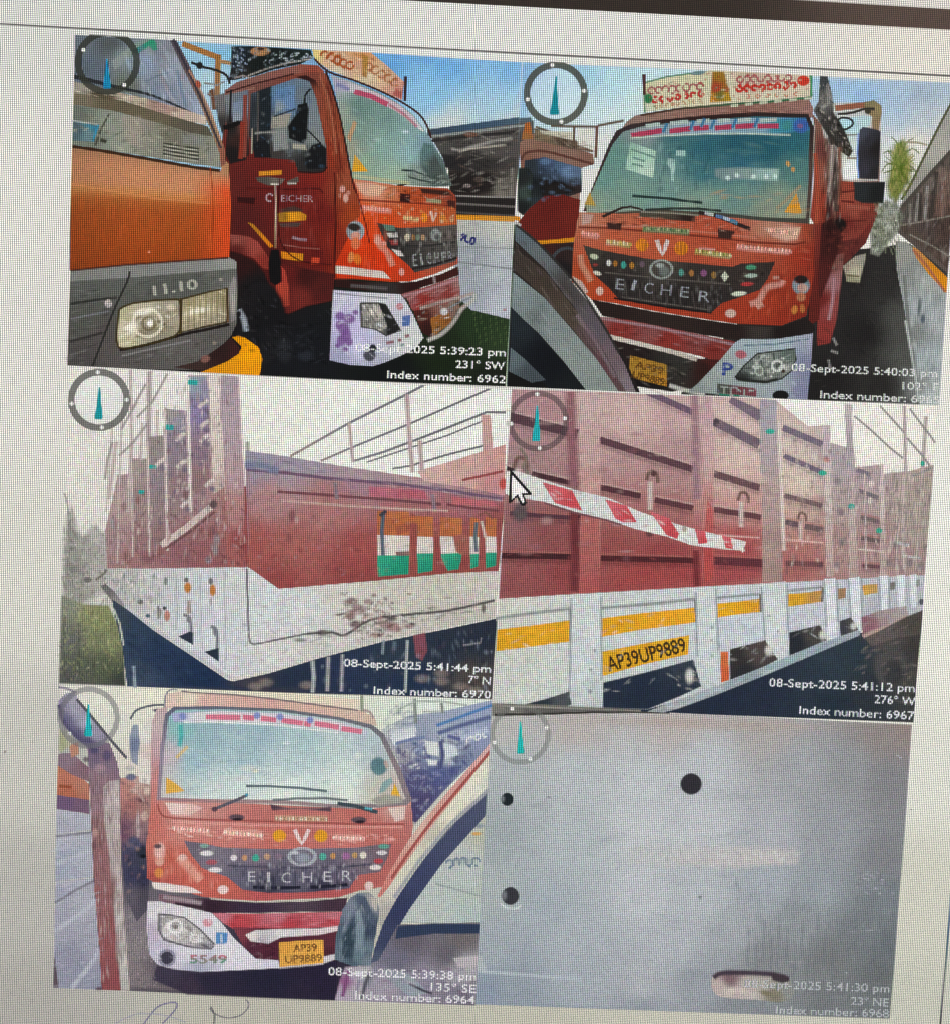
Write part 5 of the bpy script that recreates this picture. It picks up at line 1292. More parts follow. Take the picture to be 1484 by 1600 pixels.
for pts_ in ([(262, 584), (238, 628), (214, 652)], [(228, 600), (206, 640)], [(232, 660), (206, 694), (186, 712)], [(214, 628), (190, 670)], [(176, 690), (168, 720), (164, 750)]):
    L(lt, 'brace_rod', pts_, 4, '9d9692', soft=True)
# planks: dark faces between the pale stakes
def dark_plank(q, c, nm='plank'):
    return P(lt, nm, q, c, soft=3)
dark_plank([(294, 588), (322, 588), (328, 620), (326, 700), (330, 760), (300, 776), (298, 700), (296, 640)], [(305, 600, '8b9aa4'), (320, 600, '8d8698'), (310, 640, '85799a'), (318, 700, '8a7480'), (312, 750, '8a6e70')])
dark_plank([(258, 637), (290, 646), (292, 720), (294, 800), (264, 810), (262, 720)], [(270, 642, '98908c'), (280, 660, '8d8794'), (275, 700, '877a84'), (285, 760, '8a7476'), (270, 800, '8f7878')])
dark_plank([(232, 682), (256, 680), (258, 770), (258, 850), (236, 852)], [(245, 690, '8e8480'), (246, 740, '8c8084'), (246, 800, '8c7a7a'), (246, 840, '8a6e6e')])
dark_plank([(208, 720), (230, 718), (232, 860), (206, 860)], [(218, 730, '9a8c88'), (218, 790, '937e7c'), (218, 850, '8f7070')])
for x0, y0, x1, y1, w_, c in ((294, 590, 298, 800, 5, 'd6cec6'), (258, 640, 262, 860, 4, 'ccc0ba'), (231, 690, 234, 870, 3.5, 'c4b6b0'), (206, 720, 208, 870, 3, 'bcaea8'), (186, 760, 184, 880, 3, 'b4a49e')):
    L(lt, 'stake', [(x0, y0), (x1, y1)], w_, c, soft=True)
P(lt, 'stake', [(326, 586), (346, 586), (346, 640), (350, 700), (352, 760), (334, 772), (330, 700), (328, 640)], [(336, 600, 'd2c8c0'), (340, 660, 'cfc4ba'), (342, 720, 'c8bab0'), (342, 760, 'b8a49c')], soft=2)
for x_, y_ in ((318, 630), (320, 684), (328, 754), (282, 682), (284, 724), (290, 786), (250, 722), (320, 662)):
    L(lt, 'latch', [(x_ - 7, y_ + 7), (x_, y_ - 1), (x_ + 8, y_ - 5)], 6, 'c9bdb6', soft=True)
    E(lt, 'latch_shadow', x_ + 4, y_ + 10, 7, 6, '6d6474', soft=0.7, alpha=0.8)
for x_, y_, w_ in ((302, 597, 15), (266, 667, 12), (239, 729, 10), (221, 768, 9)):
    L(lt, 'green_reflector', [(x_ - w_ / 2, y_), (x_ + w_ / 2, y_ + 1)], 8 if w_ > 11 else 6, '2f9a94')
rnd = random.Random(33)
for i in range(34):
    x_, y_ = rnd.uniform(176, 350), rnd.uniform(770, 885)
    E(lt, 'worn_patch', x_, y_, rnd.uniform(3, 9), rnd.uniform(4, 14), rnd.choice(('6f4c50', 'b09a98', '7c5a5e', 'a58e8c', '80504e', '8f9094')), soft=0.7, alpha=0.6, n=12)
L(lt, 'tie_bar', [(252, 852), (290, 826), (330, 792)], 10, 'c6b6ae')
L(lt, 'tie_bar_shadow', [(258, 858), (296, 832), (336, 800)], 4, '6a4a4a', soft=True)
E(lt, 'tie_knot', 334, 788, 8, 9, '5c4c4c', soft=0.5)
# corner posts
P(lt, 'corner_post', [(346, 586), (374, 588), (378, 680), (382, 740), (386, 888), (356, 888), (354, 760), (350, 690), (344, 640)],
  [(355, 600, 'a2949a'), (365, 620, 'a5949a'), (362, 680, 'a8959c'), (365, 740, 'ab9194'), (365, 800, 'a67a78'), (370, 860, '9c5e5a'), (380, 850, '8a4646')])
L(lt, 'post_edge', [(374, 588), (379, 690), (384, 760)], 3, 'd2c4c2', soft=True)
L(lt, 'post_shadow', [(386, 760), (388, 880)], 7, '85403f', soft=True)
L(lt, 'post_knob', [(387, 690), (388, 716)], 6, '9a9690', soft=True)
# tailboard
tb = P(lt, 'tailboard', [(384, 706), (398, 708), (470, 718), (560, 732), (640, 744), (700, 752), (776, 764), (790, 768), (778, 900), (700, 898), (580, 908), (436, 920), (388, 890)],
       [(392, 730, '948a98'), (450, 730, '9c8e96'), (560, 745, '9a7c88'), (650, 760, 'a0747e'), (740, 775, '9a6a70'), (420, 780, 'a57c7c'), (520, 790, 'a3706e'), (640, 790, '9a6462'), (400, 850, '9a5550'), (460, 860, '9c5c56'), (560, 860, '984f4c'), (660, 840, '94504a'), (760, 830, '8d4a48'), (440, 910, '8d4644'), (560, 900, '8a4442'), (700, 890, '88483f')])
P(tb, 'top_rail', [(384, 704), (430, 710), (500, 722), (580, 736), (660, 748), (776, 766), (786, 772), (784, 784), (660, 764), (560, 750), (430, 734), (386, 734)],
  [(395, 715, '8f8a98'), (450, 722, '968d99'), (560, 740, 'a08c92'), (660, 754, 'a68a8c'), (770, 772, '96747a')])
L(tb, 'rail_shadow', [(386, 734), (440, 738), (520, 748), (620, 756), (700, 766), (784, 780)], 5, '6d5468')
L(tb, 'rail_shadow', [(384, 726), (410, 728), (436, 736)], 12, '747890', soft=True)
L(tb, 'panel_seam', [(434, 768), (520, 774), (600, 780), (690, 788)], 4.5, '6f464c')
L(tb, 'panel_seam', [(698, 788), (740, 794), (780, 798)], 4, '704248')
L(tb, 'panel_light', [(440, 782), (540, 790), (640, 796), (700, 798)], 4, 'b5948c', soft=True)
P(tb, 'pink_strip', [(576, 760), (664, 766), (668, 780), (578, 776)], [(590, 766, 'ad6674'), (650, 772, 'a85a66')], soft=3)
P(tb, 'pink_strip', [(706, 776), (770, 784), (780, 792), (706, 788)], 'b06268', soft=3)
for x_ in (524, 676):
    L(tb, 'hinge', [(x_, 754 + (x_ - 524) * 0.12), (x_ + 3, 780 + (x_ - 524) * 0.1)], 6, '83707a', soft=True)
for x_, y_, rx_, ry_, c in ((457, 806, 8, 14, '6e4448'), (464, 812, 5, 8, 'b09490'), (452, 840, 7, 10, '7e4a4c'), (470, 860, 6, 6, '7c4444'), (560, 860, 8, 5, '7e3f40'), (500, 820, 10, 8, 'a87470'), (430, 870, 9, 9, '844544'), (530, 890, 12, 6, '7e3f40')):
    E(tb, 'worn_patch', x_, y_, rx_, ry_, c, soft=0.7, alpha=0.7)
# tricolour letters
def tri(x0, x1, yt, ym, yg, yb, name='painted_letter'):
    o = P(tb, name, [(x0, yt), (x1, yt + 2), (x1, ym + 1), (x0, ym)], [(x0, yt, 'a8603e'), (x1, yt, 'b06a42')], soft=2)
    P(o, 'white_band', [(x0, ym), (x1, ym + 1), (x1, yg + 1), (x0, yg)], 'ccc4bc', soft=1.2)
    P(o, 'green_band', [(x0, yg), (x1, yg - 1), (x1 - 1, yb - 4), (x0 + 1, yb)], [(x0, yg, '2f9878'), (x1, yb, '228a6c')], soft=1.2)
    return o
tri(590, 640, 798, 836, 868, 901)
tri(652, 677, 806, 838, 865, 896)
o3 = tri(688, 722, 808, 838, 865, 893)
tri(734, 748, 808, 838, 866, 889)
tri(758, 775, 808, 838, 864, 888)
P(tb, 'letter_gap', [(612, 812), (640, 806), (646, 828), (622, 836)], '9a5540', soft=3)
P(tb, 'letter_gap', [(618, 862), (640, 861), (640, 868), (620, 868)], '7e6260', soft=2)
P(tb, 'letter_gap', [(641, 800), (651, 806), (652, 900), (642, 902)], '8f4b46', soft=2)
P(tb, 'letter_gap', [(708, 838), (722, 834), (734, 838), (733, 866), (724, 868), (712, 862)], '955a50', soft=3)
P(tb, 'letter_gap', [(678, 838), (687, 838), (690, 872), (700, 892), (680, 896)], '8a4744', soft=1.5)
P(tb, 'letter_gap', [(722, 868), (733, 866), (734, 890), (716, 893)], '8a4744', soft=1.5)
for pts_, w_, c in (([(600, 800), (597, 830), (599, 868)], 6, '4c5a68'), ([(594, 806), (604, 798)], 6, '3a3c44'), ([(744, 816), (742, 840), (744, 862)], 6, '55606a'), ([(748, 806), (758, 800), (770, 810)], 4, '7a5048'), ([(752, 814), (758, 840)], 4, 'c0b0a4')):
    L(tb, 'painted_shadow', pts_, w_, c, soft=True)
L(tb, 'orange_cap', [(616, 818), (640, 812), (676, 814)], 10, 'b4693c', soft=True, alpha=0.8)
L(tb, 'orange_cap', [(690, 822), (720, 826)], 10, 'b46c44', soft=True, alpha=0.8)
# white lower skirt
ADJ(1.0, 0.955)
sk = P(lt, 'white_skirt', [(160, 888), (240, 888), (388, 886), (400, 894), (436, 920), (520, 914), (600, 906), (700, 896), (780, 892), (774, 966), (700, 980), (600, 1000), (500, 1026), (400, 1052), (362, 1058), (340, 1044), (290, 1010), (230, 966), (196, 946), (168, 912)],
       [(200, 905, 'b9b7b2'), (240, 910, 'c6c6c4'), (320, 910, 'cdcfd0'), (380, 910, 'd0d2d0'), (300, 960, 'cacdd2'), (340, 1000, 'd0d4d8'), (370, 1040, 'cfd0d2'), (420, 950, 'd2d6d8'), (480, 960, 'd4d6d4'), (430, 1010, 'd4d4d0'), (540, 930, 'd0cec4'), (620, 930, 'cac6ba'), (700, 920, 'c6c2b6'), (760, 920, 'cac6bc'), (600, 980, 'c6c2ba'), (500, 1015, 'cac8c2'), (720, 960, 'c0bcb2')])
ADJ()
L(sk, 'skirt_corner', [(386, 888), (388, 950), (390, 998), (400, 1006), (430, 1000), (480, 990)], 3, '6c686c', smooth=3)
L(sk, 'skirt_seam', [(480, 990), (520, 988), (540, 992), (580, 968), (640, 960), (700, 954), (772, 938)], 4, '504c4c', smooth=3, soft=True)
for x_, y_, rx_, ry_, c in ((550, 940, 14, 10, '6e5a58'), (560, 952, 18, 12, '85706e'), (548, 962, 12, 12, '7a605f'), (575, 940, 12, 6, '9a8580'), (556, 975, 14, 8, '6f5a5c'), (600, 975, 22, 8, '9a807e'), (615, 980, 20, 10, '8a6c6c'), (612, 966, 12, 7, '4e4648'), (505, 988, 14, 6, '4f4c4c'), (590, 992, 16, 5, 'a88c8a'), (640, 978, 12, 6, '8f7674'), (585, 930, 6, 4, '8a7a74'), (640, 928, 6, 3, '8f8478'), (676, 950, 10, 4, '7f766c'), (700, 934, 10, 3, 'a39c90'), (755, 950, 5, 12, '5c5250'), (470, 1000, 14, 4, '7f7c7a'), (530, 960, 8, 3, '6c605e')):
    E(sk, 'rust_patch', x_, y_, rx_, ry_, c, soft=0.65, alpha=0.9)
for x_, y_, rx_, ry_, c in ((294, 918, 7, 11, 'b87a3c'), (292, 906, 5, 5, '6c6a66'), (333, 922, 6, 12, 'b0743a'), (330, 908, 5, 7, '6f6a6c'), (260, 908, 4, 8, '7f8280'), (262, 962, 6, 11, 'b0786c'), (250, 956, 5, 8, '8a8484'), (258, 950, 4, 4, '4f5454'), (295, 952, 4, 10, 'a0948e'), (296, 968, 5, 6, '77787a'), (337, 986, 5, 10, '7c7e84'), (232, 962, 5, 4, '4c6468'), (330, 940, 3, 8, 'a4a09c'), (210, 910, 4, 5, '9a9a98'), (220, 940, 6, 5, '6f6c6a'), (236, 936, 6, 8, 'a8a4a2')):
    E(sk, 'side_pocket', x_, y_, rx_, ry_, c, soft=0.45)
P(sk, 'step_hole', [(282, 994), (300, 990), (302, 1006)], '3c404a', soft=2)
P(sk, 'step_hole', [(322, 1018), (340, 1014), (342, 1032)], '343a48', soft=2)
L(sk, 'side_rail', [(172, 916), (196, 948), (240, 980), (300, 1020), (362, 1060)], 5, 'b8b8bc', soft=True)
P(lt, 'rail_end', [(166, 912), (180, 924), (196, 946), (192, 956), (176, 940), (158, 916)], [(170, 920, '6c6868'), (186, 944, '8f8a88')], soft=2)
E(lt, 'rail_knot', 138, 906, 9, 6, '6a6664', soft=0.5)
L(lt, 'far_rail', [(150, 906), (164, 896), (168, 890)], 4, '77716c', soft=True)
# dark underside
P(lt, 'underside', [(176, 936), (200, 952), (240, 984), (300, 1024), (356, 1062), (366, 1064), (420, 1052), (500, 1028), (600, 1002), (700, 982), (776, 966), (770, 1094), (400, 1084), (200, 1074), (192, 1010), (180, 960)],
  [(190, 960, '3a4450'), (220, 980, '2e3d52'), (250, 1020, '26364f'), (320, 1060, '1f2f4a'), (215, 1060, '3a4658'), (400, 1070, '3c3a44'), (450, 1060, '252f42'), (540, 1050, '27324a'), (620, 1020, '2c3846'), (700, 1010, '28303e'), (750, 1000, '272d3a'), (640, 1070, '223048'), (740, 1060, '4a4440')])
L(lt, 'edge_light', [(178, 950), (188, 974), (194, 1008)], 3, 'b0b4a8', soft=True)
for pts_, w_, c in (([(489, 1032), (491, 1058), (489, 1082)], 6, 'a3a8a8'), ([(514, 1026), (512, 1080)], 6, '9a9a9a'), ([(536, 1022), (534, 1080)], 5, '9c9ca0'), ([(600, 1000), (598, 1022)], 4, '7c8a92'), ([(637, 1000), (635, 1050), (634, 1082)], 4, 'a4acaa'), ([(617, 1002), (616, 1016)], 6, '55606c'), ([(210, 1040), (212, 1074)], 5, '8a98a4')):
    L(lt, 'hanging_strap', pts_, w_, c, soft=True)
P(lt, 'red_panel', [(646, 992), (664, 988), (668, 1016), (660, 1032), (650, 1026)], '7a4650', soft=3)
L(lt, 'chassis_line', [(724, 1008), (750, 1004), (752, 996)], 3, '77787c', soft=True)
for x_, y_ in ((660, 1060), (690, 1064), (720, 1072), (400, 1072), (416, 1066), (690, 1052), (740, 1078), (480, 1070)):
    E(lt, 'road_glimpse', x_, y_, 16, 9, '8a7f78', soft=0.7, alpha=0.6)
# frame of the far side above the tailboard
ff3 = thing('far_side_frame', 'thin pink-grey rail frame rising beyond the maroon tailboard', 'frame', (650, 745))
for pts_, w_ in (([(454, 713), (546, 661), (636, 616), (666, 600)], 4), ([(502, 720), (548, 700), (636, 664), (700, 636), (768, 606)], 3.4), ([(554, 720), (600, 706), (648, 688), (700, 668), (760, 644), (790, 644)], 3.8), ([(574, 722), (640, 700), (700, 680), (758, 656)], 2.6), ([(614, 732), (640, 728), (700, 710), (756, 696)], 3.2)):
    L(ff3, 'rail', pts_, w_, [(454, 713, '9a8884'), (640, 620, '6f6c74'), (700, 670, '66666a'), (780, 640, '6c6a70'), (560, 660, '74747c')])
for pts_, w_ in (([(546, 660), (550, 700), (552, 722)], 5), ([(636, 616), (640, 680), (645, 738)], 7), ([(656, 688), (660, 738)], 7)):
    L(ff3, 'upright', pts_, w_, 'ae9a98', soft=True)
P(ff3, 'wide_upright', [(752, 648), (766, 648), (770, 700), (754, 706)], 'bb9690', soft=2)
P(ff3, 'far_boards', [(652, 736), (700, 722), (750, 706), (790, 694), (788, 774), (720, 760), (664, 752)], [(680, 738, 'c6a49c'), (740, 726, 'c29a92'), (780, 710, 'bf948c'), (770, 755, 'bc8686'), (720, 752, 'c29e96')])
L(ff3, 'board_seam', [(722, 750), (750, 744), (786, 736)], 4, '8d4a4a')
E(ff3, 'red_patch', 786, 756, 9, 12, 'b05048', soft=0.5)

# ================================================================== picture four: the lorry's long side
Q4 = [(797, 607.5), (1104, 619), (1466, 634.5), (1446, 880), (1425, 1128), (1104, 1116), (768, 1099), (784, 850)]
panel(Q4, tone=0.0, noisy=True)
P(None, 'sky', [(1200, 620), (1470, 632), (1450, 830), (1300, 760), (1200, 700)], [(1280, 640, 'e6e4dc'), (1350, 700, 'e8e4da'), (1420, 660, 'e6e2d8'), (1400, 740, 'e4e0d6'), (1450, 800, 'd8d4ca')], kind='structure')
ls = thing('lorry', 'maroon lorry side with posts, a white skirt and yellow boards, tied with striped tape', 'lorry', (1000, 1095))
P(ls, 'side_boards', [(797, 607), (1104, 618), (1210, 624), (1262, 666), (1290, 664), (1292, 690), (1334, 702), (1336, 730), (1374, 726), (1378, 740), (1420, 736), (1458, 726), (1446, 900), (1300, 908), (1104, 918), (900, 928), (774, 936)],
  [(810, 640, 'a88488'), (860, 650, 'a88284'), (820, 720, '9a7c7c'), (880, 720, 'a07c7c'), (920, 640, 'c0a6a0'), (990, 650, 'c4aaa4'), (1060, 660, 'bc9e9c'), (960, 720, 'ae8e8c'), (1040, 740, 'a88482'), (1070, 700, 'a98a8a'),
   (800, 820, '8a5e60'), (860, 830, '864e4e'), (820, 900, '8c5050'), (880, 900, '8a4646'), (960, 790, 'a06c6a'), (1040, 800, '9a6664'), (960, 850, '8d4c4a'), (1040, 860, '8e4646'), (1000, 905, '9a4644'), (1060, 900, '984444'),
   (1130, 640, 'c8b0aa'), (1160, 690, 'cbb6ac'), (1140, 740, 'cab0a6'), (1150, 790, 'bc908a'), (1150, 850, '9c4c4c'), (1150, 900, '9a4a4c'), (1240, 690, 'c8b8ae'), (1250, 750, 'd0c0b0'), (1250, 800, 'bc9e92'), (1250, 860, 'a66e68'), (1250, 890, 'a06460'),
   (1310, 720, 'a69ca0'), (1310, 780, 'a89a96'), (1320, 860, 'a08480'), (1360, 760, 'aa9a9a'), (1370, 850, 'a08280'), (1420, 780, 'a5988e'), (1420, 860, '9c8480'), (1440, 820, '9f958c')])
# shadow gaps between boards
def gapq(pts_, w_, c='5f3a40', w1=None):
    (xa, ya), (xb, yb) = pts_[0], pts_[-1]
    o = L(ls, 'board_gap', [(xa, ya), (xb, yb)], w_, c, w1=w1)
    L(ls, 'board_highlight', [(xa, ya - w_ / 2 - 2), (xb, yb - (w1 or w_) / 2 - 2)], 3, 'd8beb6' if ya < 800 else 'b8766e', soft=True, alpha=0.55)  # highlight painted along the board above each gap
    L(ls, 'board_shade', [(xa, ya + w_ / 2 + 3), (xb, yb + (w1 or w_) / 2 + 3)], 8, c, soft=True, alpha=0.35)
    return o
ADJ(1.0, 0.84)
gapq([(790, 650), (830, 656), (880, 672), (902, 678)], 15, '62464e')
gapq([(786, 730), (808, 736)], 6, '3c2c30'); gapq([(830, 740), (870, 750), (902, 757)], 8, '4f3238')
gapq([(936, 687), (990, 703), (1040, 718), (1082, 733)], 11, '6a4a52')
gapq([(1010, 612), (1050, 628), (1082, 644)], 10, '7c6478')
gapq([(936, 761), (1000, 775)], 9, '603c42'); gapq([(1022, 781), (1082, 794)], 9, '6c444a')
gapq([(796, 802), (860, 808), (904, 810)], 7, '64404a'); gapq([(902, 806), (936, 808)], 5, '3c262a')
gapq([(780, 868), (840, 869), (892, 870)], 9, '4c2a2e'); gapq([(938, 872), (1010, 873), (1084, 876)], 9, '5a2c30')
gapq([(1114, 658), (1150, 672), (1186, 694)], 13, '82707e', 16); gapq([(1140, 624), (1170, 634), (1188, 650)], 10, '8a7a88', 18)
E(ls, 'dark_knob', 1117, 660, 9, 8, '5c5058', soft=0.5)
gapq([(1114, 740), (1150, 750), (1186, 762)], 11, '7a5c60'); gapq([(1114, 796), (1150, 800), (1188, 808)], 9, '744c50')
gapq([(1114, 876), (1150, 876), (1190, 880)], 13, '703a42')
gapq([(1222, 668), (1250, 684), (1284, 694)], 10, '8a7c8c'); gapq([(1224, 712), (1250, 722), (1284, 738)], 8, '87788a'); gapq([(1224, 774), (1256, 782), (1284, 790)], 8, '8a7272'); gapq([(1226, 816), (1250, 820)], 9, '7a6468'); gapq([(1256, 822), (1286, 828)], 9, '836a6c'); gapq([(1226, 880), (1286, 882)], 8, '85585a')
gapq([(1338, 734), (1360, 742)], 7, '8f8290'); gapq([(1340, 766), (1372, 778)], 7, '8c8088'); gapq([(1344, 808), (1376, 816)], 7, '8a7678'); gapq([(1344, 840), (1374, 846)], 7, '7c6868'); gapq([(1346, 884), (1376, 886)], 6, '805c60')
ADJ()
for x_, y_ in ((1308, 752), (1312, 800), (1316, 846), (1306, 884), (1400, 850), (1420, 880), (1436, 886), (1388, 880)):
    E(ls, 'dark_patch', x_, y_, 9, 9, '7c7478', soft=0.7, alpha=0.8)
# posts
def post(q, st):
    return P(ls, 'post', q, st, soft=1.5)
L(ls, 'post_shadow', [(890, 612), (892, 680), (896, 760)], 16, '875c62', soft=True)
L(ls, 'post_shadow', [(896, 800), (898, 860), (896, 924)], 15, '6a3236', soft=True)
post([(906, 612), (934, 613), (937, 700), (938, 780), (936, 926), (904, 928), (906, 800), (904, 700)], [(918, 630, 'bca4a0'), (920, 700, 'b89a96'), (920, 770, 'b68e88'), (920, 820, 'a4605c'), (920, 880, 'a05c58'), (922, 920, 'a25452')])
L(ls, 'post_shadow', [(1084, 618), (1086, 700), (1088, 780)], 12, '95757c', soft=True)
L(ls, 'post_shadow', [(1086, 860), (1088, 916)], 10, '6f3034', soft=True)
post([(1094, 618), (1112, 619), (1114, 700), (1114, 916), (1096, 918), (1098, 800)], [(1104, 640, 'ba9ea0'), (1104, 720, 'bc9c9a'), (1106, 800, 'b37c78'), (1106, 860, 'a65450'), (1106, 905, 'a0504e')])
post([(1186, 624), (1212, 625), (1214, 700), (1220, 780), (1222, 908), (1190, 910), (1190, 780), (1186, 700)], [(1200, 640, 'a09aa2'), (1200, 700, 'a99c9e'), (1204, 780, 'aa9490'), (1206, 860, 'a08680'), (1206, 900, '9c807a')])
L(ls, 'post_light', [(1216, 660), (1220, 760), (1224, 860)], 5, 'cfc4ba', soft=True)
post([(1284, 664), (1296, 664), (1298, 760), (1302, 900), (1290, 902), (1288, 780)], [(1290, 690, 'b8aaac'), (1294, 780, 'c2b4ae'), (1296, 880, 'b49c96')])
post([(1318, 630), (1330, 632), (1334, 760), (1340, 900), (1326, 902), (1324, 740)], [(1324, 640, 'b6acac'), (1328, 700, 'a39a9e'), (1330, 800, 'b6a8a2'), (1334, 880, 'ac9890')])
post([(1374, 724), (1380, 726), (1384, 900), (1374, 900)], [(1378, 760, 'c0b2ae'), (1380, 880, 'b09c96')])
for x0, y0, x1, y1, w_, c in ((1412, 634, 1414, 740, 5, 'a79c9a'), (1412, 740, 1410, 890, 6, 'b0a29c'), (1446, 650, 1440, 740, 6, 'ab9e9a'), (1402, 760, 1400, 890, 4, 'b0a09a'), (1438, 740, 1430, 890, 5, 'aa9c94'), (1350, 740, 1352, 890, 3, 'b5a5a0')):
    L(ls, 'stake', [(x0, y0), (x1, y1)], w_, c, soft=True)
for pts_ in ([(1334, 650), (1360, 672), (1390, 700), (1410, 716)], [(1374, 634), (1394, 656), (1412, 676)], [(1420, 638), (1438, 662), (1452, 680), (1460, 692)], [(1416, 684), (1440, 712), (1452, 728)], [(1424, 744), (1440, 738), (1456, 730)]):
    L(ls, 'brace_rod', pts_, 3.5, '8f8a88', soft=True)
# hooks
for x_, y_, sc_ in ((813, 726, 1.3), (1018, 746, 1.1), (1160, 778, 1.0), (1252, 808, 0.8)):
    L(ls, 'hook', [(x_ - 8 * sc_, y_ + 4 * sc_), (x_ - 4 * sc_, y_ - 8 * sc_), (x_ + 6 * sc_, y_ - 6 * sc_), (x_ + 8 * sc_, y_ + 8 * sc_)], 5 * sc_, '6f5650', smooth=3, soft=True)
    L(ls, 'hook_pin', [(x_ - 3 * sc_, y_ + 6), (x_ - 3 * sc_, y_ + 46 * sc_)], 7 * sc_, 'c2b0a8', soft=True)
E(ls, 'hook_shadow', 812, 800, 16, 22, '574c4e', soft=0.6)
E(ls, 'hook_shadow', 1014, 834, 8, 7, '5c3c3e', soft=0.6)
E(ls, 'hook_shadow', 1020, 740, 6, 6, '54383a', soft=0.5)
L(ls, 'hook_chain', [(812, 700), (822, 716), (816, 730), (826, 740)], 5, '7a6c62', smooth=3, soft=True)
E(ls, 'loop_light', 1272, 714, 6, 9, 'ccc0b8', soft=0.5); E(ls, 'loop_light', 1360, 756, 6, 7, 'c8bcb6', soft=0.5); E(ls, 'loop_light', 1358, 782, 5, 7, 'c4b8b2', soft=0.5)
E(ls, 'red_paint', 1290, 718, 7, 6, 'b8857e', soft=0.6)
P(ls, 'red_paint', [(1104, 780), (1114, 800), (1114, 900), (1100, 912), (1098, 840)], 'b04a48', soft=5, alpha=0.7)
L(ls, 'board_light', [(1224, 843), (1284, 848)], 3, 'd0a89e', soft=True); L(ls, 'board_light', [(1120, 836), (1186, 840)], 3, 'c49c94', soft=True); L(ls, 'board_light', [(1340, 858), (1380, 862)], 3, 'c8b4ac', soft=True)
L(ls, 'cross_lap', [(1400, 848), (1420, 852)], 5, 'b4b6b4', soft=True); L(ls, 'cross_lap', [(1410, 868), (1436, 872)], 4, 'bab8b4', soft=True)
for x_, y_, w_ in ((1202, 674, 15), (1284, 739, 13), (1329, 791, 11), (1372, 829, 10), (1440, 724, 6)):
    E(ls, 'green_reflector', x_, y_, w_ / 2 + 1, 5, '3aa08a', soft=0.3)
rnd = random.Random(41)
for i in range(40):
    x_, y_ = rnd.uniform(800, 1440), rnd.uniform(640, 900)
    if x_ > 1210 and y_ < 760: continue
    E(ls, 'worn_patch', x_, y_, rnd.uniform(5, 22), rnd.uniform(3, 10), rnd.choice(('8f6a6c', 'c4aaa4', '9c6c6a', '84565a', 'b89a96')), soft=0.8, alpha=0.35, n=12)
E(ls, 'grey_dust', 815, 760, 34, 36, '8a7c7c', soft=0.8, alpha=0.6)
# white skirt
ADJ(1.0, 0.93)
sk4 = P(ls, 'white_skirt', [(772, 936), (900, 928), (1104, 916), (1300, 906), (1446, 898), (1440, 960), (1400, 962), (1350, 976), (1340, 996), (1240, 1034), (1140, 1072), (1040, 1104), (1010, 1112), (768, 1098), (766, 1000)],
        [(790, 950, 'd2d2c8'), (860, 950, 'd4d6d0'), (920, 950, 'cdd4d0'), (800, 1040, 'd2d5cc'), (860, 1040, 'd4d8d0'), (920, 1020, 'ccd4d4'), (920, 1090, 'c8cfce'), (1000, 940, 'd0d6d4'), (1060, 930, 'd2d6d6'), (1000, 1000, 'd2d8d8'), (1100, 960, 'cdd4d8'), (1110, 1040, 'ccd2d4'),
         (1180, 960, 'cfd5da'), (1210, 1000, 'cdd2da'), (1260, 960, 'cccfd6'), (1330, 950, 'c9ccd4'), (1400, 930, 'c4c6cc'), (1430, 930, 'bcbec2'), (1360, 970, 'b5b6bc')])
ADJ()
for q, st in (([(772, 984), (830, 977), (889, 969), (891, 1002), (830, 1010), (771, 1018)], [(780, 1000, 'd29a22'), (880, 985, 'd49c26')]),
              ([(937, 966), (1000, 958), (1084, 949), (1086, 972), (1000, 984), (938, 995)], [(945, 980, 'd69c22'), (1070, 962, 'dea028')]),
              ([(1118, 943), (1150, 940), (1186, 935), (1186, 956), (1150, 960), (1119, 965)], [(1130, 950, 'dca222'), (1180, 948, 'd49a28')]),
              ([(1229, 928), (1256, 926), (1283, 922), (1282, 940), (1256, 944), (1230, 948)], [(1240, 938, 'd29e2e'), (1276, 932, 'b88a4c')]),
              ([(1306, 920), (1320, 918), (1320, 934), (1308, 936)], [(1312, 928, '9c7c5c')]),
              ([(1346, 914), (1370, 912), (1370, 926), (1348, 930)], [(1352, 922, 'c49a4a'), (1366, 920, 'b5905a')]),
              ([(1388, 910), (1397, 909), (1397, 921), (1388, 922)], [(1392, 916, '77746c')]),
              ([(1430, 906), (1436, 905), (1435, 916), (1430, 917)], [(1433, 911, '8a8880')])):
    P(sk4, 'yellow_board', q, st, soft=1.2)
for pts_, w_ in (([(774, 966), (830, 958), (890, 951)], 5), ([(937, 950), (1010, 944), (1084, 936)], 5), ([(1118, 934), (1186, 928)], 4), ([(1229, 923), (1283, 917)], 4)):
    L(sk4, 'recess_shadow', pts_, w_, '8e9290', soft=True)
for pts_ in ([(890, 952), (891, 1002)], [(1085, 936), (1087, 972)], [(1187, 928), (1187, 956)], [(1284, 917), (1283, 940)]):
    L(sk4, 'recess_shadow', pts_, 4, '6c6460', soft=True)
npl = P(sk4, 'number_plate', [(939, 1018), (1000, 1006), (1076, 992), (1074, 1022), (1000, 1039), (941, 1056)], [(950, 1036, 'd09c24'), (1060, 1006, 'd8a42c'), (1000, 1025, 'd29c26')])
X(npl, 'plate_lettering', 'AP39UP9889', 950, 1049, 1072, 1017, 24, '3a2c18', bold=0.018, h1=23)
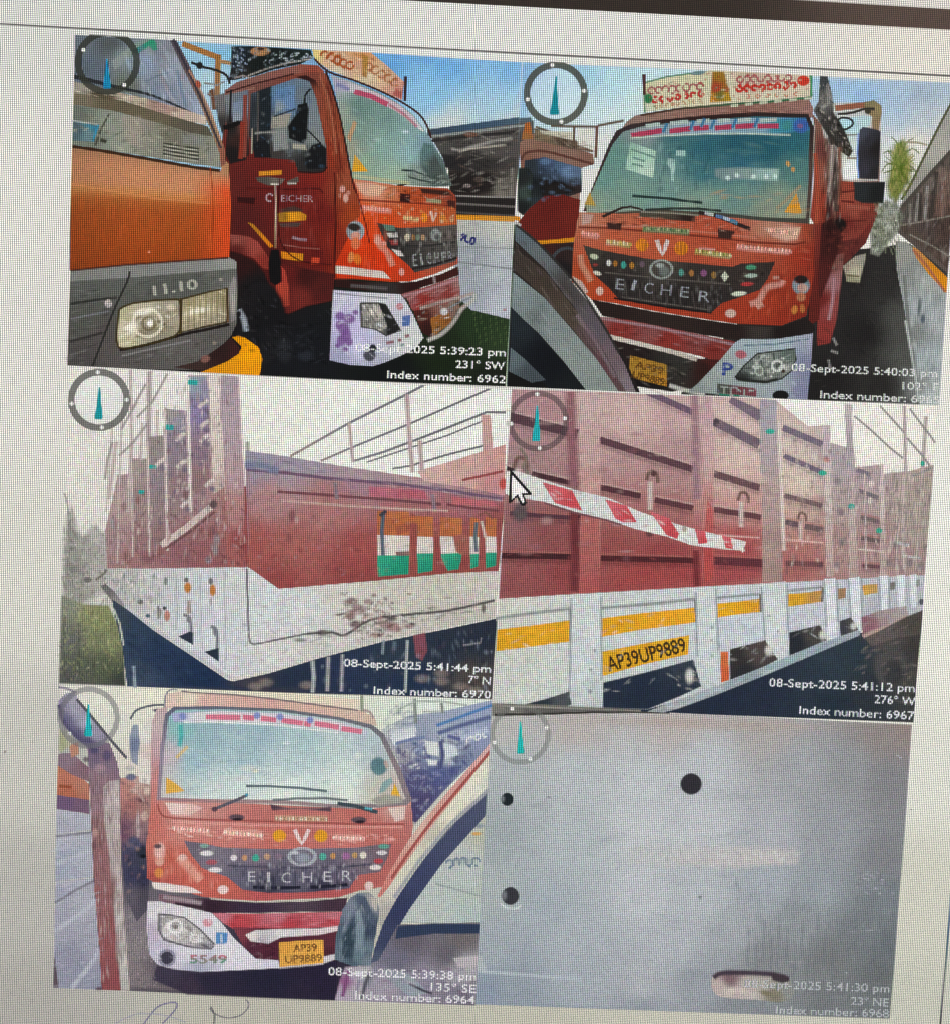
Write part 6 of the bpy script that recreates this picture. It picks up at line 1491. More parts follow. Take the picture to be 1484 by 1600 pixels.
# posts in the skirt
ADJ(1.0, 0.95)
for q in ([(893, 930), (936, 928), (938, 1104), (890, 1100)], [(1086, 918), (1116, 916), (1120, 1070), (1088, 1076)], [(1188, 912), (1226, 908), (1226, 1036), (1196, 1046)]):
    P(sk4, 'skirt_post', q, [(q[0][0] + 6, 940, 'd0d6d4'), (q[0][0] + 6, 1040, 'cdd4d4'), (q[1][0] - 4, 980, 'd4d9d9'), (q[0][0] + 20, 1090, 'c4cccb')], soft=2)
ADJ()
for q in ([(1286, 904), (1304, 903), (1306, 1002), (1292, 1008)], [(1324, 903), (1342, 901), (1344, 984), (1330, 992)], [(1372, 900), (1386, 899), (1386, 958), (1374, 962)], [(1400, 899), (1412, 898), (1412, 952), (1402, 954)], [(1420, 898), (1430, 897), (1430, 948), (1422, 950)]):
    P(sk4, 'skirt_post', q, [(q[0][0] + 3, 920, 'cfd3d8'), (q[1][0] - 3, 960, 'd4d6da')], soft=2)
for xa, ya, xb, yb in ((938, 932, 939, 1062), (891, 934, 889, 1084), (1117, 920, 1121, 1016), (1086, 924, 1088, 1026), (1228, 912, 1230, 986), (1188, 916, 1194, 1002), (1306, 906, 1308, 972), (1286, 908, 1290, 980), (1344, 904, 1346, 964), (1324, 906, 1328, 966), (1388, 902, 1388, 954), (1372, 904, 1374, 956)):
    L(sk4, 'post_edge', [(xa, ya), (xb, yb)], 3.4, '8c959a', soft=True, alpha=0.8)  # shade painted beside each post for a raised look
for x_, y_, r_ in ((922, 1046, 4), (921, 1080, 5), (928, 1016, 4), (1111, 980, 4), (1110, 1000, 3), (1111, 1024, 3), (1200, 962, 3), (1214, 986, 3)):
    E(sk4, 'bolt', x_, y_, r_, r_, '9a9da0', soft=0.6)
for q, st in (([(816, 1101), (850, 1092), (888, 1080), (892, 1100), (880, 1106)], [(840, 1098, '2c343c'), (880, 1090, '4a4e52')]),
              ([(941, 1066), (1000, 1052), (1082, 1030), (1094, 1072), (1060, 1088), (1010, 1108), (941, 1106)], [(950, 1080, '252e3e'), (1010, 1080, '222c3c'), (1070, 1050, '343c48'), (1050, 1085, '252e3c')]),
              ([(1139, 1014), (1194, 1000), (1214, 1030), (1180, 1048), (1139, 1062)], [(1150, 1030, '33302f'), (1180, 1020, '4c4442'), (1160, 1050, '2b2c30')]),
              ([(1231, 988), (1280, 976), (1290, 1002), (1260, 1014), (1232, 1024)], [(1240, 1005, '262a30'), (1270, 992, '45423f')]),
              ([(1310, 970), (1328, 964), (1340, 984), (1312, 996)], [(1316, 980, '3c3c42'), (1332, 980, '55504e')])):
    P(sk4, 'step_opening', q, st, soft=2)
for x_, y_, rx_, ry_ in ((1076, 1056, 9, 16), (1200, 1016, 9, 12), (1284, 992, 8, 10), (1332, 978, 7, 8)):
    E(sk4, 'lit_inner_edge', x_, y_, rx_, ry_, 'c8c6c0', soft=0.7)
P(sk4, 'orange_reflector', [(1124, 1018), (1136, 1018), (1138, 1062), (1125, 1066)], [(1130, 1030, 'c4683e'), (1131, 1055, 'c05a38')], soft=1.5)
# chassis rail and shadow
P(ls, 'underside', [(768, 1098), (820, 1100), (900, 1104), (1010, 1108), (1100, 1082), (1160, 1060), (1240, 1026), (1320, 996), (1344, 988), (1400, 968), (1440, 958), (1426, 1130), (1104, 1118), (768, 1101)],
  [(1060, 1108, '252c3a'), (1120, 1100, '222b3c'), (1200, 1070, '242c3c'), (1260, 1060, '2a3440'), (1300, 1040, '2e3a44'), (1340, 1020, '2a3640'), (1380, 1000, '4c4646'), (1420, 980, '4a4644'), (1400, 1040, '3c3e40'), (1360, 1080, '2c3238'), (1430, 1000, '3c3836'), (1430, 1060, '44423c'), (1300, 1100, '242f3a')])
P(ls, 'chassis_rail', [(1008, 1112), (1060, 1092), (1120, 1070), (1200, 1038), (1280, 1004), (1340, 984), (1342, 992), (1280, 1018), (1200, 1052), (1120, 1084), (1060, 1106), (1030, 1114)],
  [(1030, 1106, '9ea3a4'), (1100, 1082, 'a7adb0'), (1160, 1062, '8f989e'), (1220, 1038, '96a8ac'), (1300, 1002, '94a0a8'), (1338, 988, '9ea4a8')], soft=1.5)
P(ls, 'tail_box', [(1344, 964), (1380, 952), (1414, 946), (1418, 962), (1380, 980), (1346, 990)], [(1354, 974, '87606a'), (1380, 960, '9c8c8e'), (1410, 954, 'a49a98')], soft=2)
L(ls, 'tail_box_edge', [(1346, 994), (1380, 980), (1416, 964)], 6, 'a9918c', soft=True)
P(ls, 'tail_shadow', [(1416, 962), (1442, 952), (1438, 990), (1400, 996), (1360, 1010), (1350, 998)], [(1430, 966, '4b4640'), (1380, 1000, '5c5452')], soft=3)
E(ls, 'tyre', 1390, 1040, 30, 40, '4a4848', soft=0.3)
E(ls, 'tyre_shade', 1394, 1052, 20, 28, '38383a', soft=0.5)
E(ls, 'far_window', 1438, 940, 5, 6, '54565c', soft=0.4)
L(ls, 'kerb_line', [(768, 1101), (850, 1103), (930, 1107), (1000, 1111)], 5, '77746c', soft=True)
# barrier tape
tp4 = thing('barrier_tape', 'red and white striped barrier tape tied slanting across the maroon lorry side', 'tape', (985, 855))
P(tp4, 'white_ribbon', [(786, 736), (808, 736), (850, 750), (900, 766), (950, 778), (1000, 800), (1060, 820), (1130, 838), (1164, 846), (1160, 860), (1130, 858), (1080, 852), (1040, 838), (990, 826), (950, 812), (900, 800), (850, 784), (800, 776), (786, 770)],
  [(810, 752, 'd6d4ce'), (860, 770, 'cdd0cc'), (910, 784, 'c8cac8'), (970, 806, 'cccfcc'), (1020, 826, 'd0d2ce'), (1080, 840, 'd2d4d0'), (1150, 852, 'cfcbc4')])
for q in ([(846, 753), (893, 766), (909, 798), (866, 786)], [(944, 780), (978, 790), (994, 816), (972, 816), (960, 810)], [(1014, 799), (1044, 810), (1060, 834), (1056, 842), (1040, 836)], [(1084, 826), (1100, 830), (1104, 848), (1090, 850)], [(1126, 836), (1140, 840), (1144, 858), (1132, 856)]):
    P(tp4, 'red_stripe', q, [(q[0][0], q[0][1], 'c4626a'), (q[2][0], q[2][1], 'c04a50')], soft=1.2)
L(tp4, 'tape_shadow', [(850, 786), (900, 802), (944, 812), (970, 820)], 3, '6c4a4e', soft=True)
E(tp4, 'tape_dirt', 1068, 826, 5, 7, '9c9686', soft=0.6)
L(tp4, 'frayed_end', [(1152, 846), (1160, 862)], 5, 'd4d2cc', soft=True)

# ================================================================== picture five: the red truck again, between a pole and a car mirror
Q5 = [(92, 1067.5), (420, 1080.5), (768, 1091.5), (756, 1320), (742, 1570), (420, 1559), (83, 1543.5), (88, 1300)]
panel(Q5, tone=0.0, noisy=False)
P(None, 'sky', [(92, 1066), (420, 1080), (768, 1091), (760, 1240), (560, 1200), (240, 1240), (90, 1180)],
  [(110, 1080, 'd0ccc4'), (150, 1090, 'd6d6c8'), (220, 1085, 'dcdac8'), (190, 1130, 'd2d2c6'), (300, 1082, 'd9d7c2'), (480, 1092, 'd8cfb8'), (540, 1098, 'd8c8b4'), (590, 1098, 'cfd6c8'), (680, 1100, 'd2dad0'), (750, 1098, 'd4dcd2'), (220, 1180, 'd0c8bc'), (100, 1160, 'a8a8a0')], kind='structure')
P(None, 'ground', [(160, 1330), (260, 1340), (420, 1490), (560, 1480), (560, 1566), (83, 1546)],
  [(200, 1390, '5c5660'), (205, 1440, '7a7278'), (215, 1480, '827a7c'), (220, 1530, '7c7274'), (250, 1520, '5c545c'), (300, 1540, '3a3444'), (400, 1540, '2a2838'), (480, 1540, '2a2434'), (520, 1520, '2c2636'), (360, 1522, '302a3a')], kind='structure')
# clutter and vehicles behind
bg5 = thing('blue_lorry', 'blue-grey lorry front with a roof rack pictured behind the red truck', 'lorry', (690, 1290))
P(bg5, 'body', [(596, 1140), (640, 1118), (690, 1112), (768, 1094), (764, 1170), (720, 1210), (690, 1240), (650, 1286), (640, 1280), (622, 1190)],
  [(612, 1140, 'b4bab8'), (640, 1150, '8d96a8'), (660, 1170, '7c84a0'), (690, 1150, 'a0a8b6'), (740, 1130, '98a2b8'), (700, 1180, 'b0b8ba'), (680, 1200, '6f7898'), (660, 1220, '5f6080'), (640, 1220, '6a6a88'), (660, 1250, '575070'), (720, 1190, '707a94'), (650, 1275, '544a66'), (630, 1180, '98949c'), (754, 1150, '8890ac')])
dabs(bg5, 'dark_fitting', [(606, 1150), (640, 1160), (740, 1140), (752, 1165), (700, 1225), (650, 1284), (640, 1270), (622, 1196)], 120, ['3c4270', '4a4870', '35406a', '564c6c'], 9, 4, 0, 80, 51, 0.8)
dabs(bg5, 'light_fitting', [(606, 1150), (640, 1160), (740, 1140), (746, 1160), (700, 1205), (656, 1250), (640, 1230), (622, 1196)], 70, ['c4cccc', 'a8b4c8', 'b8b4c0', 'd0d6d2'], 6, 3, -20, 70, 52, 0.8)
for q, c in (([(664, 1158), (686, 1160), (686, 1182), (668, 1178)], 'ccd0cc'), ([(694, 1162), (712, 1166), (716, 1180), (696, 1186)], 'c4ccd0'), ([(668, 1188), (684, 1188), (682, 1196), (670, 1196)], 'd0d4d2')):
    P(bg5, 'cab_window', q, c, soft=4)
P(bg5, 'dark_base', [(634, 1215), (660, 1200), (700, 1196), (724, 1196), (690, 1238), (648, 1288), (642, 1284)], [(650, 1230, '4c4a70'), (690, 1210, '485080'), (660, 1260, '433e62')], soft=8, alpha=0.7)
dabs(bg5, 'light_fitting', [(634, 1215), (700, 1200), (690, 1230), (650, 1280)], 30, ['8890b0', '9a98ac', '7c86a8'], 6, 3, 0, 80, 53, 0.7)
P(bg5, 'white_board', [(610, 1152), (646, 1138), (650, 1150), (616, 1164)], [(620, 1156, 'd0d4d8'), (644, 1144, 'd4d8d8')], soft=2)
dabs(bg5, 'rack_clutter', [(598, 1120), (614, 1104), (648, 1096), (650, 1128), (612, 1146)], 50, ['7a8490', '8c94a0', 'c8d0c8', '6c7488'], 6, 3, -25, 50, 54, 0.7)
for pts_, w_, c in (([(682, 1134), (720, 1120), (768, 1102)], 5, '4f78a8'), ([(684, 1146), (720, 1134), (766, 1120)], 7, '5a6488'), ([(612, 1150), (640, 1142), (650, 1138)], 12, 'c4c8cc'), ([(618, 1162), (640, 1156), (664, 1152)], 5, '707c9c'), ([(648, 1092), (650, 1130)], 5, '7a827c'), ([(690, 1098), (692, 1114)], 5, '7e867e'), ([(620, 1110), (650, 1096), (690, 1096), (730, 1102)], 3, 'a0a8a0'), ([(660, 1112), (690, 1112)], 3, 'a8b0a8'), ([(688, 1158), (692, 1180), (688, 1200)], 6, '4a5076'), ([(700, 1150), (720, 1156)], 6, '5a608a'), ([(720, 1154), (740, 1148), (762, 1140)], 10, 'aab2c4')):
    L(bg5, 'rack_bar', pts_, w_, c, soft=True)
L(bg5, 'sign_mark', [[(731, 1161), (730, 1155), (736, 1151), (739, 1153)], [(743, 1157), (742, 1150), (748, 1147), (750, 1153), (744, 1157)], [(754, 1145), (755, 1153), (760, 1150)]], 3, 'd0d4d6', smooth=2)
# slatted wall and fence
fw = thing('plank_wall', 'grey wall of wide planks pictured beside a brown pole', 'wall', (110, 1540))
P(fw, 'red_panel', [(90, 1196), (120, 1208), (140, 1226), (140, 1252), (88, 1244)], [(100, 1215, 'b0705c'), (125, 1225, 'ad7462'), (105, 1238, 'a8644e')])
L(fw, 'red_panel_mark', [(92, 1228), (112, 1230)], 4, '8c4a34', soft=True)
P(fw, 'mauve_rail', [(92, 1178), (112, 1176), (140, 1200), (140, 1222), (112, 1210), (90, 1196)], [(100, 1186, '84707c'), (130, 1205, '80646e')])
P(fw, 'orange_glimpse', [(108, 1164), (122, 1160), (124, 1178), (112, 1184)], 'b0806c', soft=3)
P(fw, 'leaf_glimpse', [(93, 1140), (112, 1144), (116, 1160), (96, 1176), (92, 1170)], [(98, 1155, '9a9c7c'), (108, 1150, 'b4b2a2')], soft=4)
P(fw, 'purple_rail', [(88, 1242), (140, 1250), (140, 1272), (88, 1264)], [(100, 1255, '6a5470'), (130, 1262, '70586c')])
for (a, b), st in (((1264, 1304), 'a3a3ae'), ((1304, 1378), '9a9fae'), ((1378, 1410), '9698a8'), ((1410, 1440), '9496a4'), ((1440, 1546), '8f90a0')):
    P(fw, 'plank', [(88, a), (146, a + (10 if a < 1300 else -6)), (160, b - (6 if b < 1320 else 24)), (160, b - 10), (84, b)], [(95, (a + b) / 2, st), (140, (a + b) / 2, 'a6a8b2'), (100, a + 4, 'acacb6')], soft=1.5)
P(fw, 'plank', [(85, 1420), (150, 1370), (158, 1440), (162, 1548), (84, 1546)], [(100, 1440, '9c9ca8'), (130, 1420, 'a4a4ae'), (110, 1500, '8c8c9c'), (150, 1480, '9a9aa6'), (130, 1530, '8a8c9c')])
for pts_ in ([(87, 1307), (142, 1301)], [(86, 1411), (120, 1390), (148, 1376)]):
    L(fw, 'plank_joint', pts_, 4, '7c7a84', soft=True)
for pts_ in ([(87, 1350), (142, 1330)], [(86, 1455), (120, 1432), (152, 1406)], [(112, 1544), (140, 1510), (156, 1484)]):
    L(fw, 'plank_edge', pts_, 7, 'acaeb8', soft=True)
P(fw, 'dark_corner', [(84, 1490), (88, 1510), (92, 1545), (83, 1544)], '5a4c54', soft=2)
# lorry behind the pole
P(bg5, 'shadowed_side', [(188, 1216), (240, 1210), (240, 1290), (234, 1370), (232, 1420), (214, 1440), (196, 1400), (188, 1320)],
  [(196, 1235, 'b07c74'), (220, 1225, 'b59a90'), (210, 1260, '9c6a66'), (230, 1260, 'a07a74'), (196, 1300, '6a4a5c'), (215, 1300, '8a6e72'), (205, 1330, '45425a'), (222, 1340, '3a3c4c'), (205, 1370, '3c3c54'), (225, 1370, '34344a'), (208, 1400, '5c5660'), (225, 1400, '4a4650')])
for x_, y_, rx_, ry_, c in ((205, 1214, 11, 7, '6a6a80'), (222, 1250, 8, 6, '6a484c'), (226, 1275, 8, 10, 'c0a298'), (216, 1290, 4, 30, 'b09c9c'), (222, 1330, 12, 12, '2a2e3a'), (210, 1318, 14, 14, '4e5068'), (224, 1338, 6, 4, '14161c'), (204, 1200, 8, 6, 'b4b2ae'), (212, 1236, 12, 5, 'c4a89c'), (206, 1226, 10, 4, 'b8847c'), (230, 1236, 6, 10, 'c8b0a4')):
    E(bg5, 'dark_part', x_, y_, rx_, ry_, c, soft=0.5)
# wing mirror of the red truck
t5 = thing('red_truck', 'faded red truck with a large yellow number plate between a pole and a car mirror', 'truck', (420, 1515))
P(t5, 'wing_mirror', [(208, 1122), (222, 1108), (238, 1106), (242, 1130), (240, 1200), (234, 1226), (218, 1222), (214, 1180), (206, 1150)], [(220, 1120, 'd6d4c6'), (230, 1150, 'd4d2ca'), (228, 1200, 'd2cdc4'), (236, 1170, 'cbbab4')], soft=2)
P(t5, 'mirror_glass', [(203, 1150), (208, 1132), (216, 1132), (219, 1160), (215, 1196), (206, 1190), (203, 1170)], [(210, 1140, '8a92a0'), (208, 1165, '6f7890'), (212, 1185, '8a90a0')], soft=2)
L(t5, 'mirror_arm', [(204, 1124), (212, 1111), (226, 1105), (240, 1102), (262, 1101)], 3.4, '5c6068', smooth=3)
E(t5, 'mirror_hinge', 247, 1110, 10, 4, '5c5468', soft=0.5)
L(t5, 'mirror_arm', [(212, 1226), (218, 1240), (226, 1252)], 4, 'b09890', soft=True)
# roof
P(t5, 'roof', [(258, 1106), (260, 1084), (280, 1080), (340, 1083), (420, 1090), (500, 1100), (566, 1110), (586, 1122), (590, 1134), (520, 1120), (440, 1108), (340, 1104), (274, 1108)],
  [(270, 1094, 'd2bcae'), (320, 1094, 'cfaaa0'), (400, 1099, 'caa298'), (480, 1108, 'ccaa9c'), (560, 1118, 'c8b0a0'), (300, 1086, 'd6cdb8')])
L(t5, 'roof_rail', [(258, 1108), (259, 1088), (266, 1078), (278, 1078)], 2.6, '8c8890', smooth=3)
L(t5, 'roof_rail', [(284, 1080), (300, 1082), (360, 1085), (420, 1091), (500, 1102), (560, 1110)], 2.6, '7a6e70')
L(t5, 'roof_post', [(566, 1085), (566, 1112)], 4, '8a907c')
L(t5, 'roof_rail', [(568, 1110), (578, 1112), (584, 1122)], 4, 'a49490', smooth=2)
# cab corners and body
ADJ(0.84, 1.0)
f5 = P(t5, 'front_panel', [(237, 1130), (246, 1108), (262, 1104), (262, 1200), (252, 1250), (316, 1253), (400, 1256), (500, 1261), (580, 1264), (636, 1256), (642, 1248), (646, 1290), (640, 1330), (610, 1384), (560, 1392), (530, 1402), (400, 1408), (320, 1402), (240, 1378), (230, 1372), (229, 1320), (236, 1260)],
       [(246, 1140, 'c0a8a8'), (254, 1180, 'b8949a'), (244, 1220, 'c47a74'), (240, 1280, 'c8685c'), (290, 1262, 'cf9c94'), (340, 1264, 'c27c74'), (400, 1268, 'bf6c64'), (480, 1272, 'bc6a62'), (560, 1272, 'bc6258'), (620, 1262, 'cc9a92'), (636, 1280, 'b86a64'),
        (280, 1295, 'c87e74'), (360, 1300, 'c8776e'), (440, 1310, 'c8685c'), (540, 1305, 'c87068'), (610, 1300, 'bc645c'), (240, 1330, 'c86c5c'), (270, 1340, 'c6604e'), (300, 1370, 'c85c4e'), (350, 1385, 'c65a4c'), (420, 1400, 'b85050'), (500, 1398, 'b44e50'), (570, 1378, 'b85c56'), (620, 1340, 'b4605a'), (240, 1370, 'b24c44')])
ADJ()
L(f5, 'bonnet_line', [(247, 1256), (252, 1272), (270, 1278), (340, 1281), (440, 1284), (540, 1287), (632, 1288)], 3, '96504c', smooth=2, soft=True)
L(f5, 'bonnet_light', [(270, 1284), (400, 1289), (560, 1292), (630, 1292)], 4, 'd4968c', soft=True, alpha=0.7)
P(f5, 'white_marking', [(258, 1254), (300, 1256), (318, 1262), (296, 1274), (268, 1272)], [(270, 1260, 'dcc4bc'), (300, 1264, 'd8b4ac')], soft=4)
P(f5, 'white_marking', [(606, 1262), (634, 1260), (632, 1280), (618, 1284)], 'd2bcb2', soft=4)
for x_, y_ in ((370, 1277), (561, 1281)):
    E(f5, 'vent', x_, y_, 15, 6, '5c4a52', soft=0.35)
    E(f5, 'vent_shade', x_ + 2, y_ + 3, 11, 3, '2a2028', soft=0.5)
for pts_, w_, c in (([(272, 1294), (300, 1296), (328, 1298)], 12, 'd8988e'), ([(350, 1300), (380, 1302), (410, 1304)], 10, 'd69c92'), ([(522, 1308), (545, 1309), (570, 1309)], 9, 'd49a90'), ([(430, 1278), (470, 1279), (512, 1279)], 8, 'b8947c'), ([(404, 1304), (412, 1306)], 7, 'd4aca4'), ([(600, 1312), (616, 1310)], 8, 'c88a82')):
    L(f5, 'pale_lettering', pts_, w_, c, soft=True)
for x_ in (437, 502):
    E(f5, 'leaf_sticker', x_, 1306, 12, 11, 'd59428', soft=0.25)
L(f5, 'white_letter', [(461, 1296), (467, 1310), (472, 1318), (477, 1310), (483, 1296)], 6, 'dcc8c4')
E(f5, 'pale_sticker', 250, 1330, 11, 17, 'd6aca4', soft=0.4); E(f5, 'sticker_hair', 247, 1322, 8, 5, '5c4c50', soft=0.5); E(f5, 'orange_sticker', 249, 1364, 9, 10, 'cf8448', soft=0.5); E(f5, 'pale_sticker', 250, 1346, 9, 9, 'd4a090', soft=0.5)
L(f5, 'pale_sticker', [(280, 1338), (290, 1348), (306, 1366), (314, 1376)], 13, 'd49888', smooth=2, soft=True)
E(f5, 'pale_sticker', 286, 1340, 9, 7, 'd8b0a6', soft=0.5)
E(f5, 'fog_reflector', 349, 1390, 10, 8, 'dcc2bc', soft=0.3); E(f5, 'fog_reflector', 577, 1384, 8, 8, 'd4bcb6', soft=0.3)
P(f5, 'white_stripe', [(238, 1378), (260, 1380), (300, 1386), (318, 1396), (270, 1394), (240, 1388)], [(250, 1384, 'd8ccc8'), (300, 1391, 'd8c8c4')], soft=1.5)
# windscreen
P(t5, 'screen_seal', [(246, 1250), (250, 1180), (258, 1116), (272, 1104), (340, 1103), (440, 1107), (530, 1120), (582, 1132), (600, 1146), (626, 1200), (644, 1250), (636, 1258), (560, 1264), (440, 1256), (320, 1254)],
  [(250, 1200, '8a8090'), (300, 1104, '5f6474'), (440, 1107, '62666e'), (560, 1126, '6c6c74'), (630, 1210, '84787c'), (440, 1258, '988484'), (300, 1253, 'a07c7c')])
ADJ(1.0, 1.06)
w5 = P(t5, 'windscreen', [(252, 1246), (256, 1180), (264, 1120), (276, 1109), (340, 1108), (440, 1112), (530, 1125), (578, 1138), (594, 1152), (618, 1204), (634, 1248), (600, 1256), (520, 1256), (440, 1250), (320, 1248)],
       [(285, 1140, '7fa8a8'), (320, 1150, '8ca4ac'), (400, 1150, '8fa6ae'), (480, 1160, '9cb2b4'), (540, 1170, 'aebcba'), (300, 1190, '92acb4'), (380, 1190, '97aeb4'), (460, 1195, 'a9babc'), (540, 1210, 'bcc8c2'), (300, 1225, 'a9b8b8'), (380, 1225, 'bcc8c4'), (460, 1225, 'c4cec8'), (540, 1235, 'c6ccc4'), (590, 1240, 'b2b0a4'), (600, 1180, 'a4aeb0'), (265, 1180, 'b0a4a8'), (262, 1230, 'b4b0ac'), (570, 1160, 'a4b2b6'), (620, 1225, 'b4a8a0'), (330, 1242, 'c0c8c4'), (440, 1244, 'c8cec6')])
ADJ()
P(w5, 'sticker_band', [(268, 1114), (340, 1111), (440, 1115), (530, 1128), (576, 1142), (570, 1150), (530, 1142), (440, 1130), (340, 1127), (272, 1128)],
  [(280, 1120, 'a0a4c4'), (310, 1118, 'cfcfd0'), (360, 1118, 'd2c4c8'), (440, 1124, 'ccc4cc'), (520, 1135, 'd0c4c8'), (570, 1146, 'b8bcc8')])
for a, b in (((322, 1120), (376, 1121)), ((380, 1120), (398, 1122)), ((408, 1122), (432, 1125)), ((440, 1125), (474, 1130)), ((476, 1130), (486, 1132)), ((492, 1130), (530, 1136)), ((534, 1138), (566, 1143))):
    L(w5, 'pink_segment', [a, b], 8, 'cc7488')
for x_, y_ in ((286, 1119), (402, 1118), (438, 1120), (485, 1125)):
    E(w5, 'blue_segment', x_, y_, 7, 7, '7c86b8', soft=0.5)
L(w5, 'band_edge', [(288, 1128), (340, 1128), (440, 1133), (530, 1145)], 3, 'd4dad6', soft=True)
L(w5, 'teal_edge', [(283, 1132), (284, 1150), (281, 1166)], 7, '4fa8a4', soft=True)
P(w5, 'yellow_triangle', [(260, 1214), (278, 1226), (290, 1236), (260, 1240)], [(265, 1225, 'd2a448'), (280, 1234, 'd8a84c')], soft=2)
L(w5, 'yellow_mark', [(276, 1184), (286, 1174), (294, 1166)], 5, 'c4ac78', soft=True)
E(w5, 'round_object', 592, 1197, 15, 17, '57787e', rot=-15, soft=0.3)
E(w5, 'object_mark', 604, 1194, 4, 9, 'b09c94', rot=-15, soft=0.5)
P(w5, 'teal_reflection', [(592, 1240), (598, 1222), (612, 1214), (614, 1222), (602, 1236)], '84a09e', soft=4)
P(w5, 'yellow_triangle', [(617, 1224), (628, 1248), (609, 1247)], [(618, 1236, 'd8a838'), (622, 1245, 'e0ac3a')], soft=2)
P(w5, 'dark_reflection', [(580, 1250), (600, 1240), (628, 1244), (630, 1254), (590, 1258)], '9c9a90', soft=5)
for x_, y_, rx_, ry_, c in ((448, 1161, 10, 4, 'ccd6d4'), (390, 1200, 22, 8, 'c4ccc8'), (400, 1204, 9, 5, 'd4d4be'), (560, 1180, 10, 10, 'c8cecc'), (370, 1215, 40, 7, 'c0cac8')):
    E(w5, 'glint', x_, y_, rx_, ry_, c, soft=0.8)
for pts_, w_, c in (([(336, 1264), (350, 1258), (370, 1250), (387, 1242)], 5, '5a5862'), ([(385, 1228), (420, 1228), (470, 1231), (511, 1236)], 4, '5d6a70'), ([(426, 1250), (470, 1247), (510, 1247), (544, 1250)], 3.6, '6c7476'), ([(528, 1255), (556, 1259), (576, 1265), (590, 1269)], 6, '3c4850'), ([(384, 1243), (388, 1240)], 4, '3f8ca0'), ([(570, 1262), (582, 1264)], 4, '5aa0ac')):
    L(t5, 'wiper', pts_, w_, c)
P(t5, 'wiper_motor', [(422, 1256), (450, 1262), (500, 1262), (518, 1260), (518, 1268), (470, 1264), (426, 1266)], [(426, 1262, '56404a'), (470, 1262, '8f6c6c'), (514, 1264, '56444c')], soft=2)
E(t5, 'wiper_foot', 336, 1264, 6, 5, '55424c', soft=0.4)
# grille
g5 = P(t5, 'grille', [(288, 1313), (320, 1318), (349, 1324), (400, 1326), (470, 1326), (560, 1324), (586, 1320), (612, 1318), (606, 1340), (594, 1362), (560, 1367), (546, 1388), (480, 1394), (420, 1395), (380, 1390), (356, 1370), (316, 1356), (300, 1336)],
       [(300, 1325, '6c6470'), (340, 1340, '77707c'), (400, 1335, '7a6e7a'), (480, 1340, '746e7c'), (560, 1340, '756a74'), (600, 1335, '6e6068'), (380, 1370, '636070'), (460, 1375, '5c5a6a'), (530, 1375, '60586a'), (420, 1390, '3a3a48'), (510, 1388, '3a3848')])
L(g5, 'grille_bar', [(356, 1352), (400, 1354), (470, 1356), (540, 1354), (580, 1350)], 3, '4a4858', soft=True)
L(g5, 'grille_lower_bar', [(396, 1386), (440, 1387), (470, 1386)], 5, '20202e'); L(g5, 'grille_lower_bar', [(486, 1386), (520, 1384), (544, 1382)], 5, '20202e')
for nm, x_, y_, rx_, ry_, c in (('badge_green', 320, 1321, 9, 4, '7f9c94'), ('badge_white', 324, 1333, 13, 5, 'd0cccc'), ('badge_red', 331, 1347, 11, 5, '9c5560'), ('badge_white', 337, 1359, 13, 5, 'd2ccce'), ('badge_white', 366, 1340, 6, 6, 'd2cccc'), ('badge_orange', 383, 1340, 5, 6, 'b88a68'), ('badge_green', 400, 1340, 7, 7, '3fa48c'), ('badge_orange', 418, 1338, 6, 6, 'b08c74'), ('badge_dim', 436, 1338, 7, 6, '7c6a78'), ('badge_green', 505, 1338, 7, 7, '4fa492'), ('badge_orange', 521, 1337, 5, 6, 'ba8a58'), ('badge_purple', 541, 1337, 8, 7, '94648c'), ('badge_orange', 555, 1336, 5, 6, 'b08a5c'), ('badge_white', 568, 1336, 6, 7, 'd8d0c0'), ('badge_green', 600, 1322, 10, 5, '5c9484'), ('badge_white', 597, 1332, 10, 4, 'd0cccc'), ('badge_red', 592, 1345, 9, 5, 'a8444c'), ('badge_white', 587, 1355, 11, 5, 'd8ccc8')):
    badge(g5, nm, x_, y_, rx_, ry_, c)
ring(g5, 'emblem', 473, 1338, 17, 23, 'aaaeb4', alpha=0.8, n=28, sy=0.66)
E(g5, 'emblem_core', 474, 1340, 16, 10, '8c929c', soft=0.6)
E(g5, 'emblem_core', 462, 1332, 8, 4, 'b8bcc0', soft=0.6)
for ch, x_, y_, wd in (('E', 388, 1377, 12), ('I', 418, 1378, 5), ('C', 441, 1379, 14), ('H', 473, 1378, 16), ('E', 506, 1377, 13), ('R', 535, 1376, 15)):
    X(g5, 'letter', ch, x_, y_, x_ + wd, y_, 17, 'b4b2b8', bold=0.0)
for x_ in (410, 434, 462, 496, 528):
    L(g5, 'grille_pleat', [(x_, 1360), (x_, 1384)], 4, '4c4a5a', soft=True)
